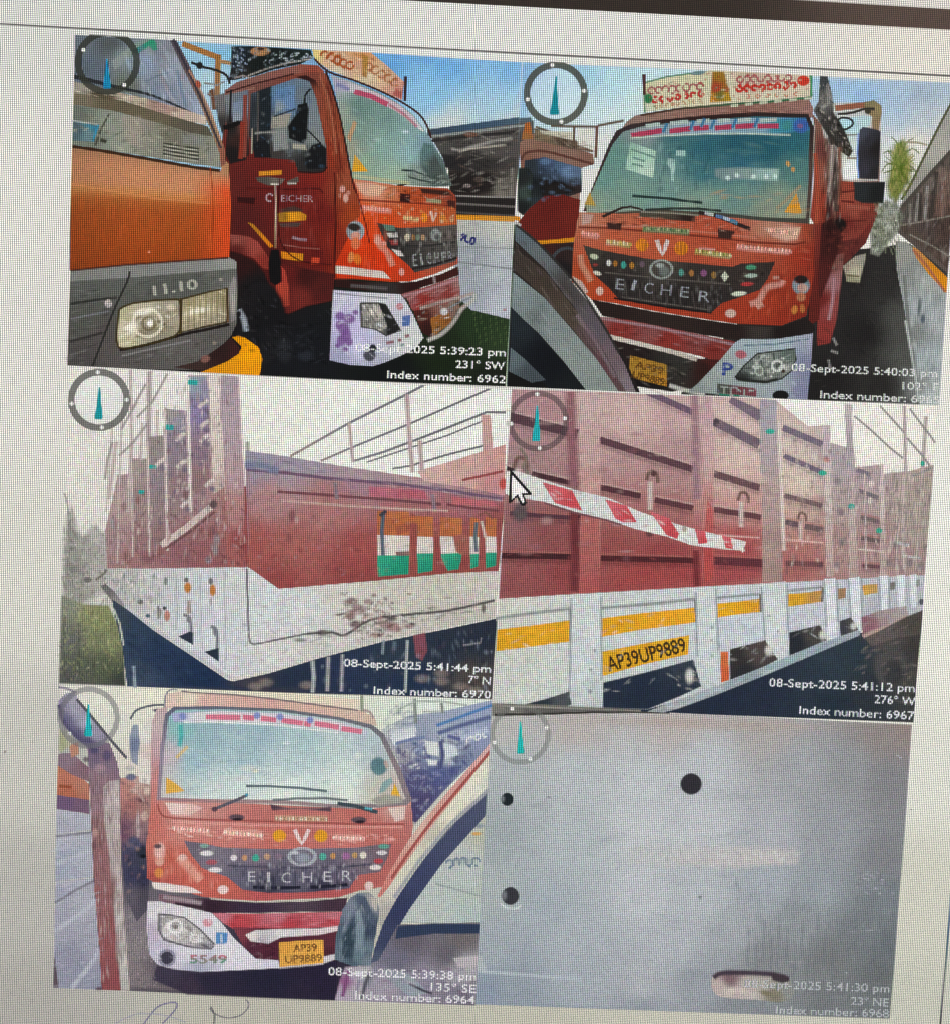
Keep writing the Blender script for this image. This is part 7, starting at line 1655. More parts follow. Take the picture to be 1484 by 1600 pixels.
# bumper
P(t5, 'bumper_gap', [(248, 1396), (280, 1400), (320, 1404), (400, 1410), (480, 1408), (544, 1402), (538, 1424), (480, 1424), (400, 1426), (330, 1426), (300, 1418), (250, 1408)],
  [(260, 1402, '7a5c66'), (300, 1410, '6a5660'), (330, 1414, '34222e'), (400, 1418, '3a2c3e'), (470, 1416, '4a3c48'), (530, 1412, '42303c')])
L(t5, 'gap_slots', [(256, 1401), (290, 1406), (316, 1411)], 6, '97868c', soft=True)
P(t5, 'gap_plate', [(274, 1409), (318, 1415), (318, 1420), (276, 1414)], '382832', soft=2)
P(t5, 'bumper_centre', [(332, 1426), (400, 1427), (480, 1425), (538, 1424), (532, 1448), (440, 1450), (364, 1450), (350, 1442)], [(350, 1430, 'b8707c'), (440, 1430, 'b4707c'), (520, 1430, 'b4707a'), (370, 1444, 'b04248'), (450, 1444, 'ac4048'), (520, 1440, 'b04850')])
P(t5, 'lower_recess', [(364, 1448), (440, 1450), (532, 1448), (526, 1500), (460, 1506), (404, 1500), (380, 1476)], [(375, 1456, '7a3a44'), (400, 1480, '502838'), (420, 1490, '4a2230'), (520, 1470, '5a2c38'), (515, 1490, '4a2630')])
P(t5, 'chrome_strip', [(384, 1460), (400, 1453), (440, 1451), (500, 1450), (528, 1446), (528, 1454), (500, 1460), (440, 1464), (420, 1474), (392, 1470)], [(392, 1462, 'd8d0cc'), (420, 1464, 'c0bcc0'), (440, 1456, 'd0cccc'), (510, 1452, 'd2c4c4'), (412, 1472, 'a8a0a8')], soft=1.5)
pl5 = P(t5, 'number_plate', [(437, 1472), (470, 1469), (506, 1468), (506, 1505), (470, 1508), (437, 1511)], [(450, 1480, 'd39a44'), (490, 1480, 'd8a04a'), (460, 1500, 'd29c4c'), (500, 1498, 'e0a848')])
X(pl5, 'plate_lettering', 'AP39', 459, 1487, 496, 1485, 12, '6c4824', bold=0.02)
X(pl5, 'plate_lettering', 'UP9889', 446, 1504, 504, 1501, 12, '7c562c', bold=0.02)
wc5 = P(t5, 'white_bumper', [(231, 1408), (252, 1408), (290, 1416), (332, 1426), (346, 1440), (367, 1466), (400, 1497), (436, 1500), (437, 1512), (400, 1514), (316, 1518), (270, 1514), (246, 1506), (234, 1490), (230, 1450)],
        [(240, 1418, 'ccc8cc'), (290, 1424, 'd2ced0'), (238, 1450, 'b4a8b8'), (350, 1450, 'd0ced2'), (300, 1485, 'd0ccd2'), (370, 1490, 'd2ced4'), (420, 1505, 'c8c6d0'), (250, 1495, 'bab4c4'), (310, 1512, 'a8a8b8'), (240, 1430, 'd0ccce')])
P(t5, 'lower_lip', [(436, 1511), (506, 1505), (526, 1498), (524, 1490), (506, 1494), (506, 1506), (437, 1513)], 'c4bcc0', soft=2)
h5 = P(wc5, 'headlamp', [(249, 1426), (268, 1428), (290, 1432), (314, 1450), (337, 1474), (333, 1480), (300, 1478), (258, 1467), (249, 1450)], [(260, 1436, '9c9898'), (285, 1440, 'b8b4b2'), (300, 1460, 'b2aeac'), (270, 1460, 'c4c0c0'), (322, 1474, '8f8c90')])
L(h5, 'lamp_rim', [(251, 1428), (252, 1456), (262, 1468), (300, 1479), (332, 1481)], 3, '77727a', smooth=2, soft=True)
for x_, y_, rx_, ry_, c in ((275, 1438, 12, 5, '8c8684'), (296, 1452, 12, 6, '8f8a88'), (262, 1446, 5, 14, 'd6d2d0'), (284, 1450, 14, 5, 'd4d0ce'), (310, 1468, 10, 5, 'cfcccc'), (270, 1464, 8, 4, 'bca4a4'), (322, 1478, 10, 3, '605c64')):
    E(h5, 'lamp_detail', x_, y_, rx_, ry_, c, rot=25, soft=0.6)
E(wc5, 'red_sticker', 325, 1441, 10, 8, 'c88e96', soft=0.4)
P(wc5, 'blue_sticker', [(338, 1456), (357, 1457), (356, 1474), (338, 1474)], '5484b4', soft=1.5)
L(wc5, 'sticker_mark', [(347, 1459), (347, 1472)], 3, 'b8c4d0')
X(wc5, 'sticker_lettering', '5549', 297, 1504, 356, 1504, 13, [(300, 1491, 'b86878'), (350, 1491, 'b86474'), (300, 1503, '5c9078'), (350, 1503, '5c9078')], bold=0.03)
ring(wc5, 'fog_rim', 262, 1496, 11, 14, '8a8698', n=20)
E(wc5, 'fog_lamp', 262, 1496, 12, 12, '3c3a48', soft=0.25)
P(t5, 'shadow_under', [(246, 1508), (300, 1519), (400, 1516), (436, 1513), (506, 1507), (526, 1500), (528, 1566), (300, 1556), (240, 1530)], [(260, 1522, '3c3646'), (330, 1530, '2a2638'), (420, 1530, '242234'), (500, 1530, '262034'), (480, 1555, '2a2436'), (300, 1548, '3a3040')], soft=3)
# pole with an old round mirror
po = thing('pole', 'weathered brown pole carrying a round grey mirror, beside the plank wall', 'pole', (180, 1545))
P(po, 'shaft', [(137, 1164), (160, 1160), (172, 1160), (184, 1190), (189, 1216), (190, 1350), (194, 1420), (199, 1480), (204, 1547), (160, 1546), (156, 1480), (148, 1380), (144, 1290), (139, 1190)],
  [(150, 1180, '6e6074'), (165, 1185, '7c6878'), (150, 1220, '8c727a'), (150, 1260, '8c7078'), (152, 1290, '8a6868'), (156, 1350, '8a6264'), (162, 1420, '8c5e60'), (170, 1490, '8a5254'), (174, 1540, '84494c')])
P(po, 'pale_face', [(162, 1230), (170, 1220), (187, 1218), (189, 1290), (190, 1350), (194, 1420), (199, 1480), (204, 1547), (190, 1547), (184, 1480), (178, 1410), (172, 1340), (164, 1280)],
  [(172, 1230, 'a89c9c'), (182, 1240, 'bcb0ae'), (172, 1290, 'a89e9c'), (184, 1290, 'b8aca8'), (178, 1350, 'a29694'), (188, 1350, 'bab0ac'), (182, 1420, '9c908e'), (190, 1430, 'b8b2ae'), (190, 1490, 'a8a29e'), (197, 1500, 'b8b6b0'), (197, 1540, 'aaa8a2')], soft=3)
for x_, y_, rx_, ry_, c in ((150, 1300, 6, 9, 'b08c86'), (160, 1310, 5, 16, '744c50'), (148, 1320, 5, 10, '6c4c54'), (178, 1390, 6, 30, '7a5a58'), (152, 1390, 6, 14, '8a5654'), (172, 1440, 8, 20, '84504e'), (184, 1480, 4, 30, '8e807c'), (156, 1544, 8, 4, '584048'), (148, 1172, 10, 8, '4a4664'), (168, 1180, 10, 12, '544a68'), (158, 1200, 12, 10, '9a8088'), (135, 1186, 6, 6, '5a4a58')):
    E(po, 'weathering', x_, y_, rx_, ry_, c, soft=0.6, alpha=0.85)
mr = P(po, 'mirror_back', [(93, 1094), (104, 1083), (118, 1082), (128, 1100), (150, 1127), (170, 1150), (164, 1162), (150, 1168), (134, 1164), (116, 1148), (102, 1132), (93, 1116)],
       [(100, 1096, '8a8498'), (112, 1092, '9a98a4'), (120, 1110, '9c9aa8'), (134, 1130, 'a0a0ae'), (150, 1148, '9690a0'), (104, 1124, '625e7a'), (120, 1145, '5c5874'), (140, 1160, '4e4864')])
L(mr, 'mirror_rim', [(94, 1100), (98, 1122), (112, 1142), (130, 1158), (146, 1166)], 7, '55506c', smooth=3, soft=True)
L(po, 'stay_rod', [(121, 1092), (150, 1126), (176, 1158), (199, 1184)], 4.5, '55545c')
L(po, 'stay_rod', [(93, 1073), (108, 1076), (120, 1082)], 4, '8a8490', soft=True)
E(po, 'rod_end', 110, 1146, 4, 4, 'd0d0cc', soft=0.4)
# car at the other edge
ca = thing('open_car', 'cream and red car door edge with a grey wing mirror before the red truck', 'car', (650, 1560))
P(ca, 'window_view', [(768, 1160), (764, 1240), (700, 1300), (650, 1370), (622, 1440), (750, 1444), (760, 1300)], [(740, 1290, 'b0b6ac'), (700, 1330, 'b4b8b4'), (740, 1350, 'b2b9b6'), (670, 1390, 'b0b8b4'), (730, 1400, 'aeb8b2'), (650, 1430, 'b2b8b4'), (740, 1436, 'aab6b2'), (752, 1300, 'b0b0a0')])
L(ca, 'window_line', [(680, 1380), (710, 1388), (752, 1400)], 3, '96a09e', soft=True)
E(ca, 'orange_glimpse', 744, 1302, 10, 3.5, 'c49a5c', soft=0.5); E(ca, 'grey_glimpse', 748, 1290, 12, 5, '8a949a', soft=0.6)
scribble(ca, 'blue_lettering', 698, 1356, 748, 1352, 15, 5, '6c7c8c', 3, 61)
E(ca, 'grey_stain', 724, 1345, 28, 7, '909a9a', soft=0.7, alpha=0.6)
P(ca, 'outer_band', [(768, 1146), (764, 1162), (740, 1190), (700, 1236), (660, 1284), (640, 1310), (610, 1360), (590, 1400), (596, 1402), (640, 1340), (680, 1284), (730, 1222), (766, 1176)],
  [(758, 1160, 'd0aaa4'), (720, 1210, 'c8948e'), (690, 1250, 'c8988e'), (650, 1300, 'ccaa9c'), (620, 1350, 'c88a80'), (600, 1392, 'c07870')])
P(ca, 'cream_band', [(766, 1172), (730, 1222), (680, 1284), (640, 1340), (606, 1388), (594, 1402), (592, 1440), (600, 1460), (620, 1430), (660, 1360), (700, 1300), (764, 1234)],
  [(758, 1190, 'd6d0be'), (740, 1220, 'd8d4c2'), (700, 1270, 'd2ceba'), (680, 1300, 'b8b4a4'), (650, 1350, 'cac8b4'), (620, 1390, 'c6c2b4'), (606, 1430, 'a8a49c'), (760, 1225, 'c8ccc0')])
L(ca, 'red_line', [(768, 1170), (730, 1216), (680, 1276), (640, 1330), (612, 1372)], 5, '9c5450', smooth=2)
P(ca, 'window_rubber', [(768, 1226), (758, 1240), (700, 1294), (656, 1350), (622, 1400), (600, 1440), (586, 1480), (579, 1510), (600, 1512), (616, 1460), (640, 1420), (690, 1350), (758, 1274)],
  [(750, 1252, '4a5068'), (700, 1310, '444a64'), (650, 1370, '3c4260'), (620, 1420, '343a58'), (600, 1470, '3a405c'), (590, 1500, '4c5468')])
L(ca, 'rubber_edge', [(764, 1232), (700, 1290), (654, 1346), (616, 1402)], 6, '9a9ca0', soft=True)
P(ca, 'door_inside', [(622, 1444), (750, 1440), (746, 1500), (742, 1572), (540, 1566), (560, 1510), (592, 1500)],
  [(640, 1470, '625c66'), (720, 1470, '6a6466'), (700, 1490, '625e66'), (620, 1500, '6a6878'), (660, 1530, '8a8494'), (720, 1520, '9a98a0'), (730, 1510, 'a8a6a8'), (600, 1540, '98909c'), (700, 1555, '7c7684'), (730, 1555, '6c6674')])
P(ca, 'dark_sill', [(622, 1446), (680, 1442), (749, 1443), (748, 1458), (680, 1458), (618, 1466)], [(640, 1454, '2f3a52'), (740, 1450, '2c3850')], soft=2)
P(ca, 'pale_pad', [(708, 1496), (746, 1492), (745, 1508), (716, 1510)], 'b0aaac', soft=3)
P(ca, 'grey_trim', [(600, 1512), (640, 1520), (670, 1550), (640, 1556), (606, 1530)], [(610, 1518, '8a8e98'), (650, 1545, '8f98a0')], soft=3)
L(ca, 'dark_line', [(640, 1536), (660, 1546), (676, 1552)], 4, '44424e', soft=True)
cm = P(ca, 'wing_mirror', [(523, 1498), (526, 1460), (536, 1420), (548, 1402), (560, 1394), (578, 1394), (590, 1404), (594, 1420), (590, 1446), (584, 1480), (580, 1508), (550, 1508)],
       [(545, 1420, '6a7484'), (560, 1400, '6e7684'), (580, 1405, '989898'), (540, 1460, '4f606e'), (560, 1440, '3f4c5e'), (575, 1450, '3a4456'), (550, 1490, '42525e'), (572, 1480, '62727e'), (580, 1500, '707c86'), (530, 1490, '5c6c78')])
P(cm, 'mirror_lid', [(536, 1424), (546, 1406), (558, 1397), (572, 1400), (584, 1428), (588, 1446), (578, 1440), (566, 1412), (552, 1430), (540, 1452)], [(550, 1412, '767e8c'), (566, 1406, '4a5466'), (580, 1430, '4c5668')], soft=3)
P(cm, 'mirror_glass', [(556, 1424), (564, 1420), (570, 1450), (568, 1480), (566, 1506), (552, 1500), (556, 1460)], [(560, 1430, '7c8a92'), (562, 1470, '74848e'), (560, 1495, '5f707a')], soft=4)
P(cm, 'mirror_shade', [(536, 1464), (550, 1440), (556, 1462), (552, 1494), (536, 1496)], '33424e', soft=5)
P(cm, 'mirror_side', [(580, 1400), (592, 1404), (588, 1424), (582, 1414)], 'b4aca4', soft=2)
P(ca, 'striped_cloth', [(524, 1562), (532, 1530), (540, 1510), (580, 1508), (588, 1520), (572, 1564)], [(530, 1550, 'a89cac'), (540, 1530, '8a5a80'), (550, 1520, 'a4a0a8'), (570, 1520, 'b0acb0'), (560, 1550, 'a8a4a8'), (580, 1530, '80808c')], soft=3)
L(ca, 'cloth_stripe', [(536, 1556), (542, 1530), (546, 1514)], 6, '7c4c74', soft=True); L(ca, 'cloth_stripe', [(556, 1560), (562, 1530)], 5, '8a8494', soft=True); L(ca, 'cloth_fold', [(566, 1560), (572, 1534), (580, 1516)], 6, '55545e', soft=True)

# ================================================================== picture six: a punched sheet of grey metal
Q6 = [(768, 1099), (1042, 1113), (1425, 1127.5), (1409, 1350), (1390, 1592), (1100, 1583), (742, 1570), (756, 1320)]
panel(Q6, tone=0.0)
ms = thing('metal_sheet', 'plain grey metal plate with three dark round holes and one long slot', 'metal plate', (1060, 1580))
ADJ(0.55, 1.09)
pla = P(ms, 'plate', Q6,
  [(790, 1130, 'a5a29c'), (900, 1140, 'a79c96'), (1050, 1130, 'a89c96'), (1200, 1140, '9c9490'), (1380, 1150, '857874'), (1410, 1130, '8c766e'),
   (800, 1200, '98a2a4'), (900, 1200, 'a0aaae'), (1000, 1220, 'a7aeb2'), (1100, 1200, 'a4abb0'), (1250, 1200, '8f9398'), (1390, 1220, '77777c'), (1330, 1200, '83868a'),
   (770, 1300, '8b999c'), (900, 1320, '9aa6aa'), (1000, 1300, 'abb0b4'), (1100, 1290, 'a8adb2'), (1200, 1300, '9a9ea6'), (1300, 1300, '878c94'), (1390, 1340, '74767c'),
   (770, 1400, '93a0a0'), (850, 1420, '8e9ca6'), (1000, 1400, 'a6acb2'), (1100, 1400, '9ea6ac'), (1200, 1380, '8f9aa4'), (1280, 1390, '848f98'), (1390, 1400, '6a747c'),
   (770, 1480, '8b98a2'), (900, 1470, '95a0a8'), (1050, 1470, '9ba2aa'), (1150, 1450, '90979e'), (1250, 1440, '7f878c'), (1350, 1450, '6a7278'), (1390, 1480, '5e686e'),
   (760, 1550, '7688a0'), (800, 1535, '7f8e9c'), (900, 1520, '8f9aa4'), (1000, 1540, '9a9fa6'), (1100, 1540, '868e98'), (1200, 1500, '777b7f'), (1300, 1500, '6a6e70'), (1380, 1530, '5e6466'),
   (800, 1570, '7c8b9a'), (1000, 1580, '808a96'), (1150, 1580, '777e86'), (1300, 1580, '676c70'), (1380, 1585, '61686c')], grid=9)
ADJ()
E(pla, 'warm_reflection', 1100, 1131, 280, 14, 'a89a92', rot=2, soft=0.8, alpha=0.6)
P(pla, 'pale_band', [(980, 1322), (1060, 1322), (1150, 1324), (1240, 1326), (1250, 1334), (1246, 1350), (1150, 1356), (1040, 1352), (980, 1350)], [(1000, 1335, 'b6b8b8'), (1100, 1338, 'b9b6b6'), (1190, 1338, 'bcb8b6'), (1240, 1340, 'b2b0b0')], soft=9, alpha=0.95)  # pale worn band across the plate
E(pla, 'pale_band', 1060, 1320, 110, 22, 'b6babb', rot=3, soft=0.9, alpha=0.5)
L(pla, 'pale_scratch', [(752, 1518), (800, 1522), (860, 1527), (910, 1530)], 5, 'a9b2b8', soft=True)
P(pla, 'pale_patch', [(745, 1492), (752, 1494), (760, 1512), (752, 1520), (744, 1518)], 'a8b0b2', soft=4)
L(pla, 'dent_edge', [(1276, 1316), (1278, 1350)], 5, 'a0a4a4', soft=True, alpha=0.6)
rnd = random.Random(71)
for i in range(26):
    E(pla, 'smudge', rnd.uniform(800, 1390), rnd.uniform(1160, 1560), rnd.uniform(14, 60), rnd.uniform(5, 16), rnd.choice(('b4babe', '8a929a', '9a9ea6', '747c84')), rot=rnd.uniform(-12, 12), soft=0.95, alpha=0.22, n=14)
L(pla, 'streak', [[(x, 1420 + (x * 7) % 60), (x - 3, 1480 + (x * 7) % 60)] for x in range(1170, 1390, 12)], 5, '6a7076', soft=True, alpha=0.3)
L(pla, 'bright_speck', [[(x, y), (x + 4, y + 1)] for x, y in ((1352, 1366), (1376, 1374), (1348, 1372), (1366, 1388), (1300, 1392), (1290, 1396), (1400, 1180), (1404, 1184), (1370, 1215), (1320, 1520))], 2.6, 'a4a4ac', alpha=0.8)
P(ms, 'top_edge', [(768, 1098), (820, 1100), (930, 1105), (1045, 1113), (1045, 1115), (930, 1113), (820, 1118), (768, 1119)], [(780, 1108, '77746e'), (850, 1106, '5c5a56'), (950, 1109, '6c6a68'), (1030, 1114, '5a5858')], soft=1.5)
L(ms, 'edge_shadow', [(772, 1117), (830, 1116), (930, 1113), (1020, 1113), (1045, 1114)], 4, '35332f', w1=2)
for x_, y_, rx_, ry_, c in ((1079, 1225, 18, 18, '2f2d33'), (792, 1249, 10.5, 11, '1e2529'), (797, 1400, 14.5, 15, '35353b')):
    h_ = E(ms, 'round_hole', x_, y_, rx_, ry_, c, soft=0.14, n=28)
    if x_ < 1000:
        E(h_, 'hole_edge', x_ - rx_ * 0.65, y_ - 1, rx_ * 0.42, ry_ * 0.75, '787c80', soft=0.8, alpha=0.8)
L(ms, 'hole_rim', [(782, 1412), (792, 1419), (806, 1420), (814, 1414)], 3, 'c0c8c8', smooth=3, soft=True)
E(ms, 'speck', 1093, 1402, 3, 4, '77807e', soft=0.5); E(ms, 'speck', 857, 1246, 5, 3, '848c90', soft=0.8); E(ms, 'pale_dot', 789, 1362, 4, 5, 'a8b2b2', soft=0.7)
sl = P(ms, 'long_slot', [(1110, 1538), (1114, 1524), (1126, 1518), (1160, 1518), (1210, 1520), (1230, 1526), (1236, 1536), (1240, 1550), (1232, 1562), (1214, 1566), (1180, 1562), (1140, 1560), (1118, 1554)],
       [(1120, 1540, 'b5a6a2'), (1140, 1530, '7a6468'), (1160, 1545, 'b0a8a2'), (1190, 1540, 'a5a098'), (1170, 1555, 'bcb4ae'), (1210, 1555, '7f7a6a'), (1230, 1550, '8a8c88'), (1130, 1552, 'b8ada8')], smooth=3)
L(sl, 'slot_shadow', [(1114, 1528), (1126, 1521), (1160, 1520), (1210, 1523), (1232, 1530)], 8, '443a44', smooth=3, soft=True)
P(sl, 'slot_dark_end', [(1204, 1522), (1226, 1524), (1234, 1532), (1222, 1536), (1206, 1532)], '40363c', soft=3)
E(sl, 'slot_stain', 1196, 1552, 14, 6, '7a745e', rot=15, soft=0.7); E(sl, 'slot_light', 1150, 1548, 26, 7, 'c4b8b0', soft=0.7)

# ================================================================== wear, glints and clutter that the pictures show on their things
# picture one
panel(Q1, 320)
dabs(wso, 'windscreen_reflection', [(200, 80), (262, 66), (318, 168), (300, 176), (240, 150), (200, 130)], 60, ['c4d2de', '7c8a9c', 'd0d6dc', '8c8496', '6a8098'], 4, 16, -22, 14, 1, 0.45)
dabs(ot, 'cowl_clutter', [(114, 168), (240, 192), (334, 216), (344, 255), (200, 238), (114, 222)], 90, ['4a4a3c', 'c4c6b4', '5c5c4c', 'b4b09c', '8a8a76'], 7, 2.6, 10, 60, 2, 0.6)
dabs(ot, 'dash_glint', [(118, 132), (200, 146), (322, 184), (324, 194), (200, 158), (118, 146)], 40, ['e0d8c8', '5c5344', 'c49c8c', '3a352c'], 8, 2, 14, 8, 3, 0.6)
dabs(ot, 'paint_streak', [(116, 300), (340, 345), (355, 395), (116, 416)], 70, ['d8703a', 'a84018', 'cc5a24', 'b44a1c'], 3, 18, 0, 4, 4, 0.22)
dabs(bp, 'bumper_grime', [(114, 445), (184, 440), (184, 470), (140, 568), (108, 568)], 70, ['2e2e2a', '7c7c78', '3c3a36', '6c6a66'], 10, 2, -8, 10, 5, 0.55)
dabs(bp, 'bumper_grime', [(200, 440), (360, 424), (362, 446), (280, 462), (190, 478)], 60, ['3c3d38', '74766e', '44443f'], 8, 2, -7, 10, 6, 0.45)
dabs(bp, 'bumper_grime', [(190, 556), (300, 535), (360, 516), (360, 528), (310, 566), (190, 572)], 50, ['2e2826', '86827e', '3c3634'], 9, 2, -14, 10, 7, 0.5)
dabs(h1, 'lamp_flute', [(192, 490), (278, 474), (280, 514), (210, 538), (190, 538)], 60, ['f4f0e4', '8a7c54', 'a89a74', 'e8e2d0', '6c6040'], 7, 2, -14, 40, 8, 0.6)
dabs(h2, 'lamp_flute', [(288, 472), (352, 456), (352, 500), (288, 514)], 46, ['efe8d4', '8a7a4c', 'a8986c', 'd8d0b8'], 6, 1.8, -12, 30, 9, 0.6)
dabs(sw, 'cab_clutter', [(394, 148), (484, 128), (508, 225), (505, 262), (398, 242)], 110, ['0d0e10', '7c8a94', '22282c', '30343a', '4a6a90', '8c9490'], 5, 3, 0, 90, 10, 0.42)
dabs(tp, 'tarpaulin_knot', [(362, 74), (486, 80), (488, 92), (400, 116), (360, 124)], 150, ['0a0d0c', 'b4c0c4', '1c2426', '7c8c98', '101413', '3c484c'], 4, 2.2, -12, 70, 11, 0.85)
dabs(sb, 'board_paint', [(492, 82), (580, 86), (630, 130), (626, 150), (514, 106)], 90, ['b0683c', 'e4dcc4', 'c49060', '9c4a2c', 'e8d49c', 'cfc0a0'], 5, 2.2, 22, 40, 12, 0.65)
dabs(ws, 'windscreen_reflection', [(545, 150), (640, 190), (690, 260), (640, 282), (560, 268)], 70, ['c4dcd8', '7ca49c', 'b0ccc4', '6c9088', 'd0dccc'], 14, 3, 30, 25, 13, 0.17)
dabs(ws, 'dash_clutter', [(640, 262), (700, 276), (704, 288), (640, 286)], 40, ['2c3834', 'b8c4bc', '40504a', '8c9c94'], 7, 2, 10, 40, 14, 0.7)
dabs(ff, 'panel_reflection', [(566, 330), (600, 345), (612, 400), (640, 432), (540, 420), (540, 380)], 60, ['d8603a', 'a02c14', 'd87a5c', '8c2412'], 3, 12, 0, 12, 15, 0.4)
dabs(ff, 'scuttle_clutter', [(600, 292), (700, 298), (712, 318), (640, 316), (600, 308)], 50, ['4a1c14', 'd88a6c', '301410', 'c4a890'], 7, 2, 5, 30, 16, 0.65)
dabs(ff, 'decal', [(566, 318), (710, 326), (712, 348), (640, 352), (590, 344), (566, 332)], 60, ['e0b89c', 'd8a458', 'b8401c', 'd8c8b0', 'a83818'], 4, 3, 0, 60, 17, 0.7)
dabs(gl, 'grille_slat', [(612, 360), (712, 356), (712, 402), (650, 420), (626, 398)], 100, ['161412', '8c8a84', '2a2826', 'b4b4ac', '0e0c0c'], 3, 5, 0, 20, 18, 0.6)
dabs(rt, 'door_reflection', [(440, 296), (505, 300), (518, 400), (440, 392), (436, 330)], 60, ['8c2c24', '3c0f0d', '95403a', '4a1512'], 4, 14, 0, 8, 19, 0.35)
dabs(rt, 'pillar_reflection', [(498, 112), (512, 118), (548, 280), (526, 290), (514, 200)], 50, ['c06848', '5c2218', 'b8583c', '4a1a12'], 2.4, 16, -14, 5, 20, 0.5)
dabs(rt, 'bumper_dent', [(634, 464), (716, 436), (716, 470), (660, 486)], 50, ['c49090', '5c1c18', 'd0b4ac', '3a100e'], 9, 1.8, -18, 12, 21, 0.55)
dabs(rt, 'underbody_part', [(650, 490), (716, 470), (736, 462), (712, 500), (676, 528)], 50, ['d8d4cc', '201412', 'a8a29c', '3a1c16', '8c4a30'], 6, 2, -28, 30, 22, 0.7)
dabs(hl, 'lamp_detail', [(566, 476), (592, 476), (612, 508), (600, 520), (568, 508)], 50, ['f0ece4', '4c4a46', '8a8680', 'd4d0c8', '2a2a28'], 4, 2, 40, 50, 23, 0.7)
dabs(wc, 'bumper_dirt', [(522, 456), (626, 464), (658, 528), (580, 570), (518, 560)], 60, ['9a98a8', 'e8e8ec', 'a8a4b4', 'b8a8c8'], 6, 2, 5, 50, 24, 0.35)
dabs(sh, 'shed_clutter', [(676, 216), (808, 202), (804, 300), (710, 300), (694, 250)], 150, ['141212', '8c867c', '2a2624', 'a8a296', '1c1a1a', '5c4c42'], 9, 2.4, -6, 30, 25, 0.6)
dabs(rt, 'tyre_tread', [(372, 440), (440, 470), (450, 560), (372, 556)], 60, ['2c2b2c', '060606', '34343a', '0c0c0c'], 6, 3, 40, 40, 26, 0.6)
dabs(rt, 'underbody_part', [(440, 500), (516, 490), (514, 570), (440, 566)], 40, ['26282c', '050505', '34363c'], 10, 3, 10, 40, 27, 0.5)
L(rt, 'door_seam', [(438, 280), (436, 330), (440, 380), (470, 408), (520, 414)], 2.2, '3a0e0c', smooth=3, soft=True)
L(rt, 'door_seam', [(524, 270), (525, 340), (524, 434)], 2.6, '3c100d', soft=True)
L(rt, 'corner_crease', [(553, 284), (562, 314), (572, 350), (578, 380)], 2.4, '6c1c10', soft=True)
dabs(lb, 'panel_dirt', [(714, 346), (803, 348), (796, 490), (716, 460)], 60, ['8c949c', 'dcdee0', '9ca2a6'], 8, 3, 3, 40, 28, 0.35)

# picture two
panel(Q2, 320)
dabs(w2, 'windscreen_reflection', [(940, 300), (970, 215), (1250, 212), (1254, 330), (1000, 324)], 120, ['9cc4b4', '1c4c58', '7cb0a4', '2c6470', 'a8c8b8', '5c9490'], 18, 4, -4, 20, 31, 0.13)
dabs(w2, 'seat_outline', [(1030, 230), (1110, 230), (1110, 300), (1030, 300)], 26, ['1c3c44', 'a4c4c0', '2c505a'], 5, 9, 0, 20, 32, 0.4)
dabs(w2, 'lower_reflection', [(1080, 300), (1256, 296), (1256, 338), (1080, 326)], 40, ['c4b47c', 'a8b498', 'cfa860', '7c9c88'], 14, 3, -12, 20, 33, 0.35)
dabs(f2, 'panel_reflection', [(900, 360), (1260, 386), (1262, 420), (1200, 405), (1020, 400), (905, 380)], 100, ['d88868', '8c2c1c', 'd07050', '9c3420'], 10, 2, 5, 10, 34, 0.35)
dabs(f2, 'panel_reflection', [(1190, 455), (1225, 420), (1266, 420), (1258, 490), (1160, 500)], 70, ['c85a40', '6c1c12', 'b84428', '4c140e'], 2.6, 10, 4, 10, 35, 0.4)
dabs(f2, 'scuttle_clutter', [(930, 338), (1120, 342), (1180, 356), (1160, 364), (930, 350)], 60, ['4a1c14', 'd0886c', '2a120e', 'c0a088'], 8, 1.8, 4, 20, 36, 0.6)
dabs(g2, 'grille_slat', [(940, 432), (1150, 452), (1108, 484), (966, 462)], 110, ['0e0c0c', '5c5a58', '1a1716', '6c6a68'], 3, 6, 0, 12, 37, 0.6)
dabs(g2, 'grille_slat', [(930, 398), (1020, 412), (1150, 424), (1200, 416), (1180, 448), (950, 430)], 80, ['100e0d', '6a655c', '1e1a18'], 4, 3, 0, 60, 38, 0.5)
dabs(h3, 'lamp_detail', [(1160, 580), (1184, 556), (1236, 548), (1232, 576), (1190, 594)], 70, ['e4e8e2', '20241f', 'a4aca4', '3c443e', 'c8ccc6'], 5, 2.4, -20, 60, 39, 0.7)
dabs(wc2, 'bumper_dirt', [(1130, 570), (1160, 534), (1264, 528), (1256, 622), (1090, 608)], 60, ['8a949c', 'dce4e4', '7c88b0', 'a8b0b0'], 6, 2, 0, 60, 40, 0.4)
dabs(t2, 'bumper_dent', [(940, 500), (1140, 536), (1118, 556), (960, 518)], 60, ['b07c80', '4a1410', 'b45a50', '3a0e0c'], 10, 1.8, 11, 8, 41, 0.55)
dabs(t2, 'recess_part', [(960, 540), (1100, 566), (1070, 604), (1000, 600)], 40, ['080606', '5c544c', '8c8478', '1c1412'], 8, 2, 12, 25, 42, 0.55)
dabs(pl2, 'plate_wear', [(984, 557), (1040, 572), (1038, 602), (983, 588)], 30, ['6c4412', 'd8a444', '7c5218'], 4, 2, 14, 40, 43, 0.6)
dabs(sb2, 'board_paint', [(1010, 132), (1108, 114), (1262, 120), (1264, 148), (1140, 158), (1010, 170)], 130, ['c04038', 'e8e4d0', 'b8907c', 'dcd8c0', 'b02c24', '5c8c64'], 4, 2, -5, 50, 44, 0.6)
dabs(t2, 'roof_dust', [(990, 184), (1104, 170), (1262, 158), (1264, 176), (1104, 182)], 50, ['c49c8c', '5c3428', '7c4c40'], 12, 1.6, -5, 5, 45, 0.5)
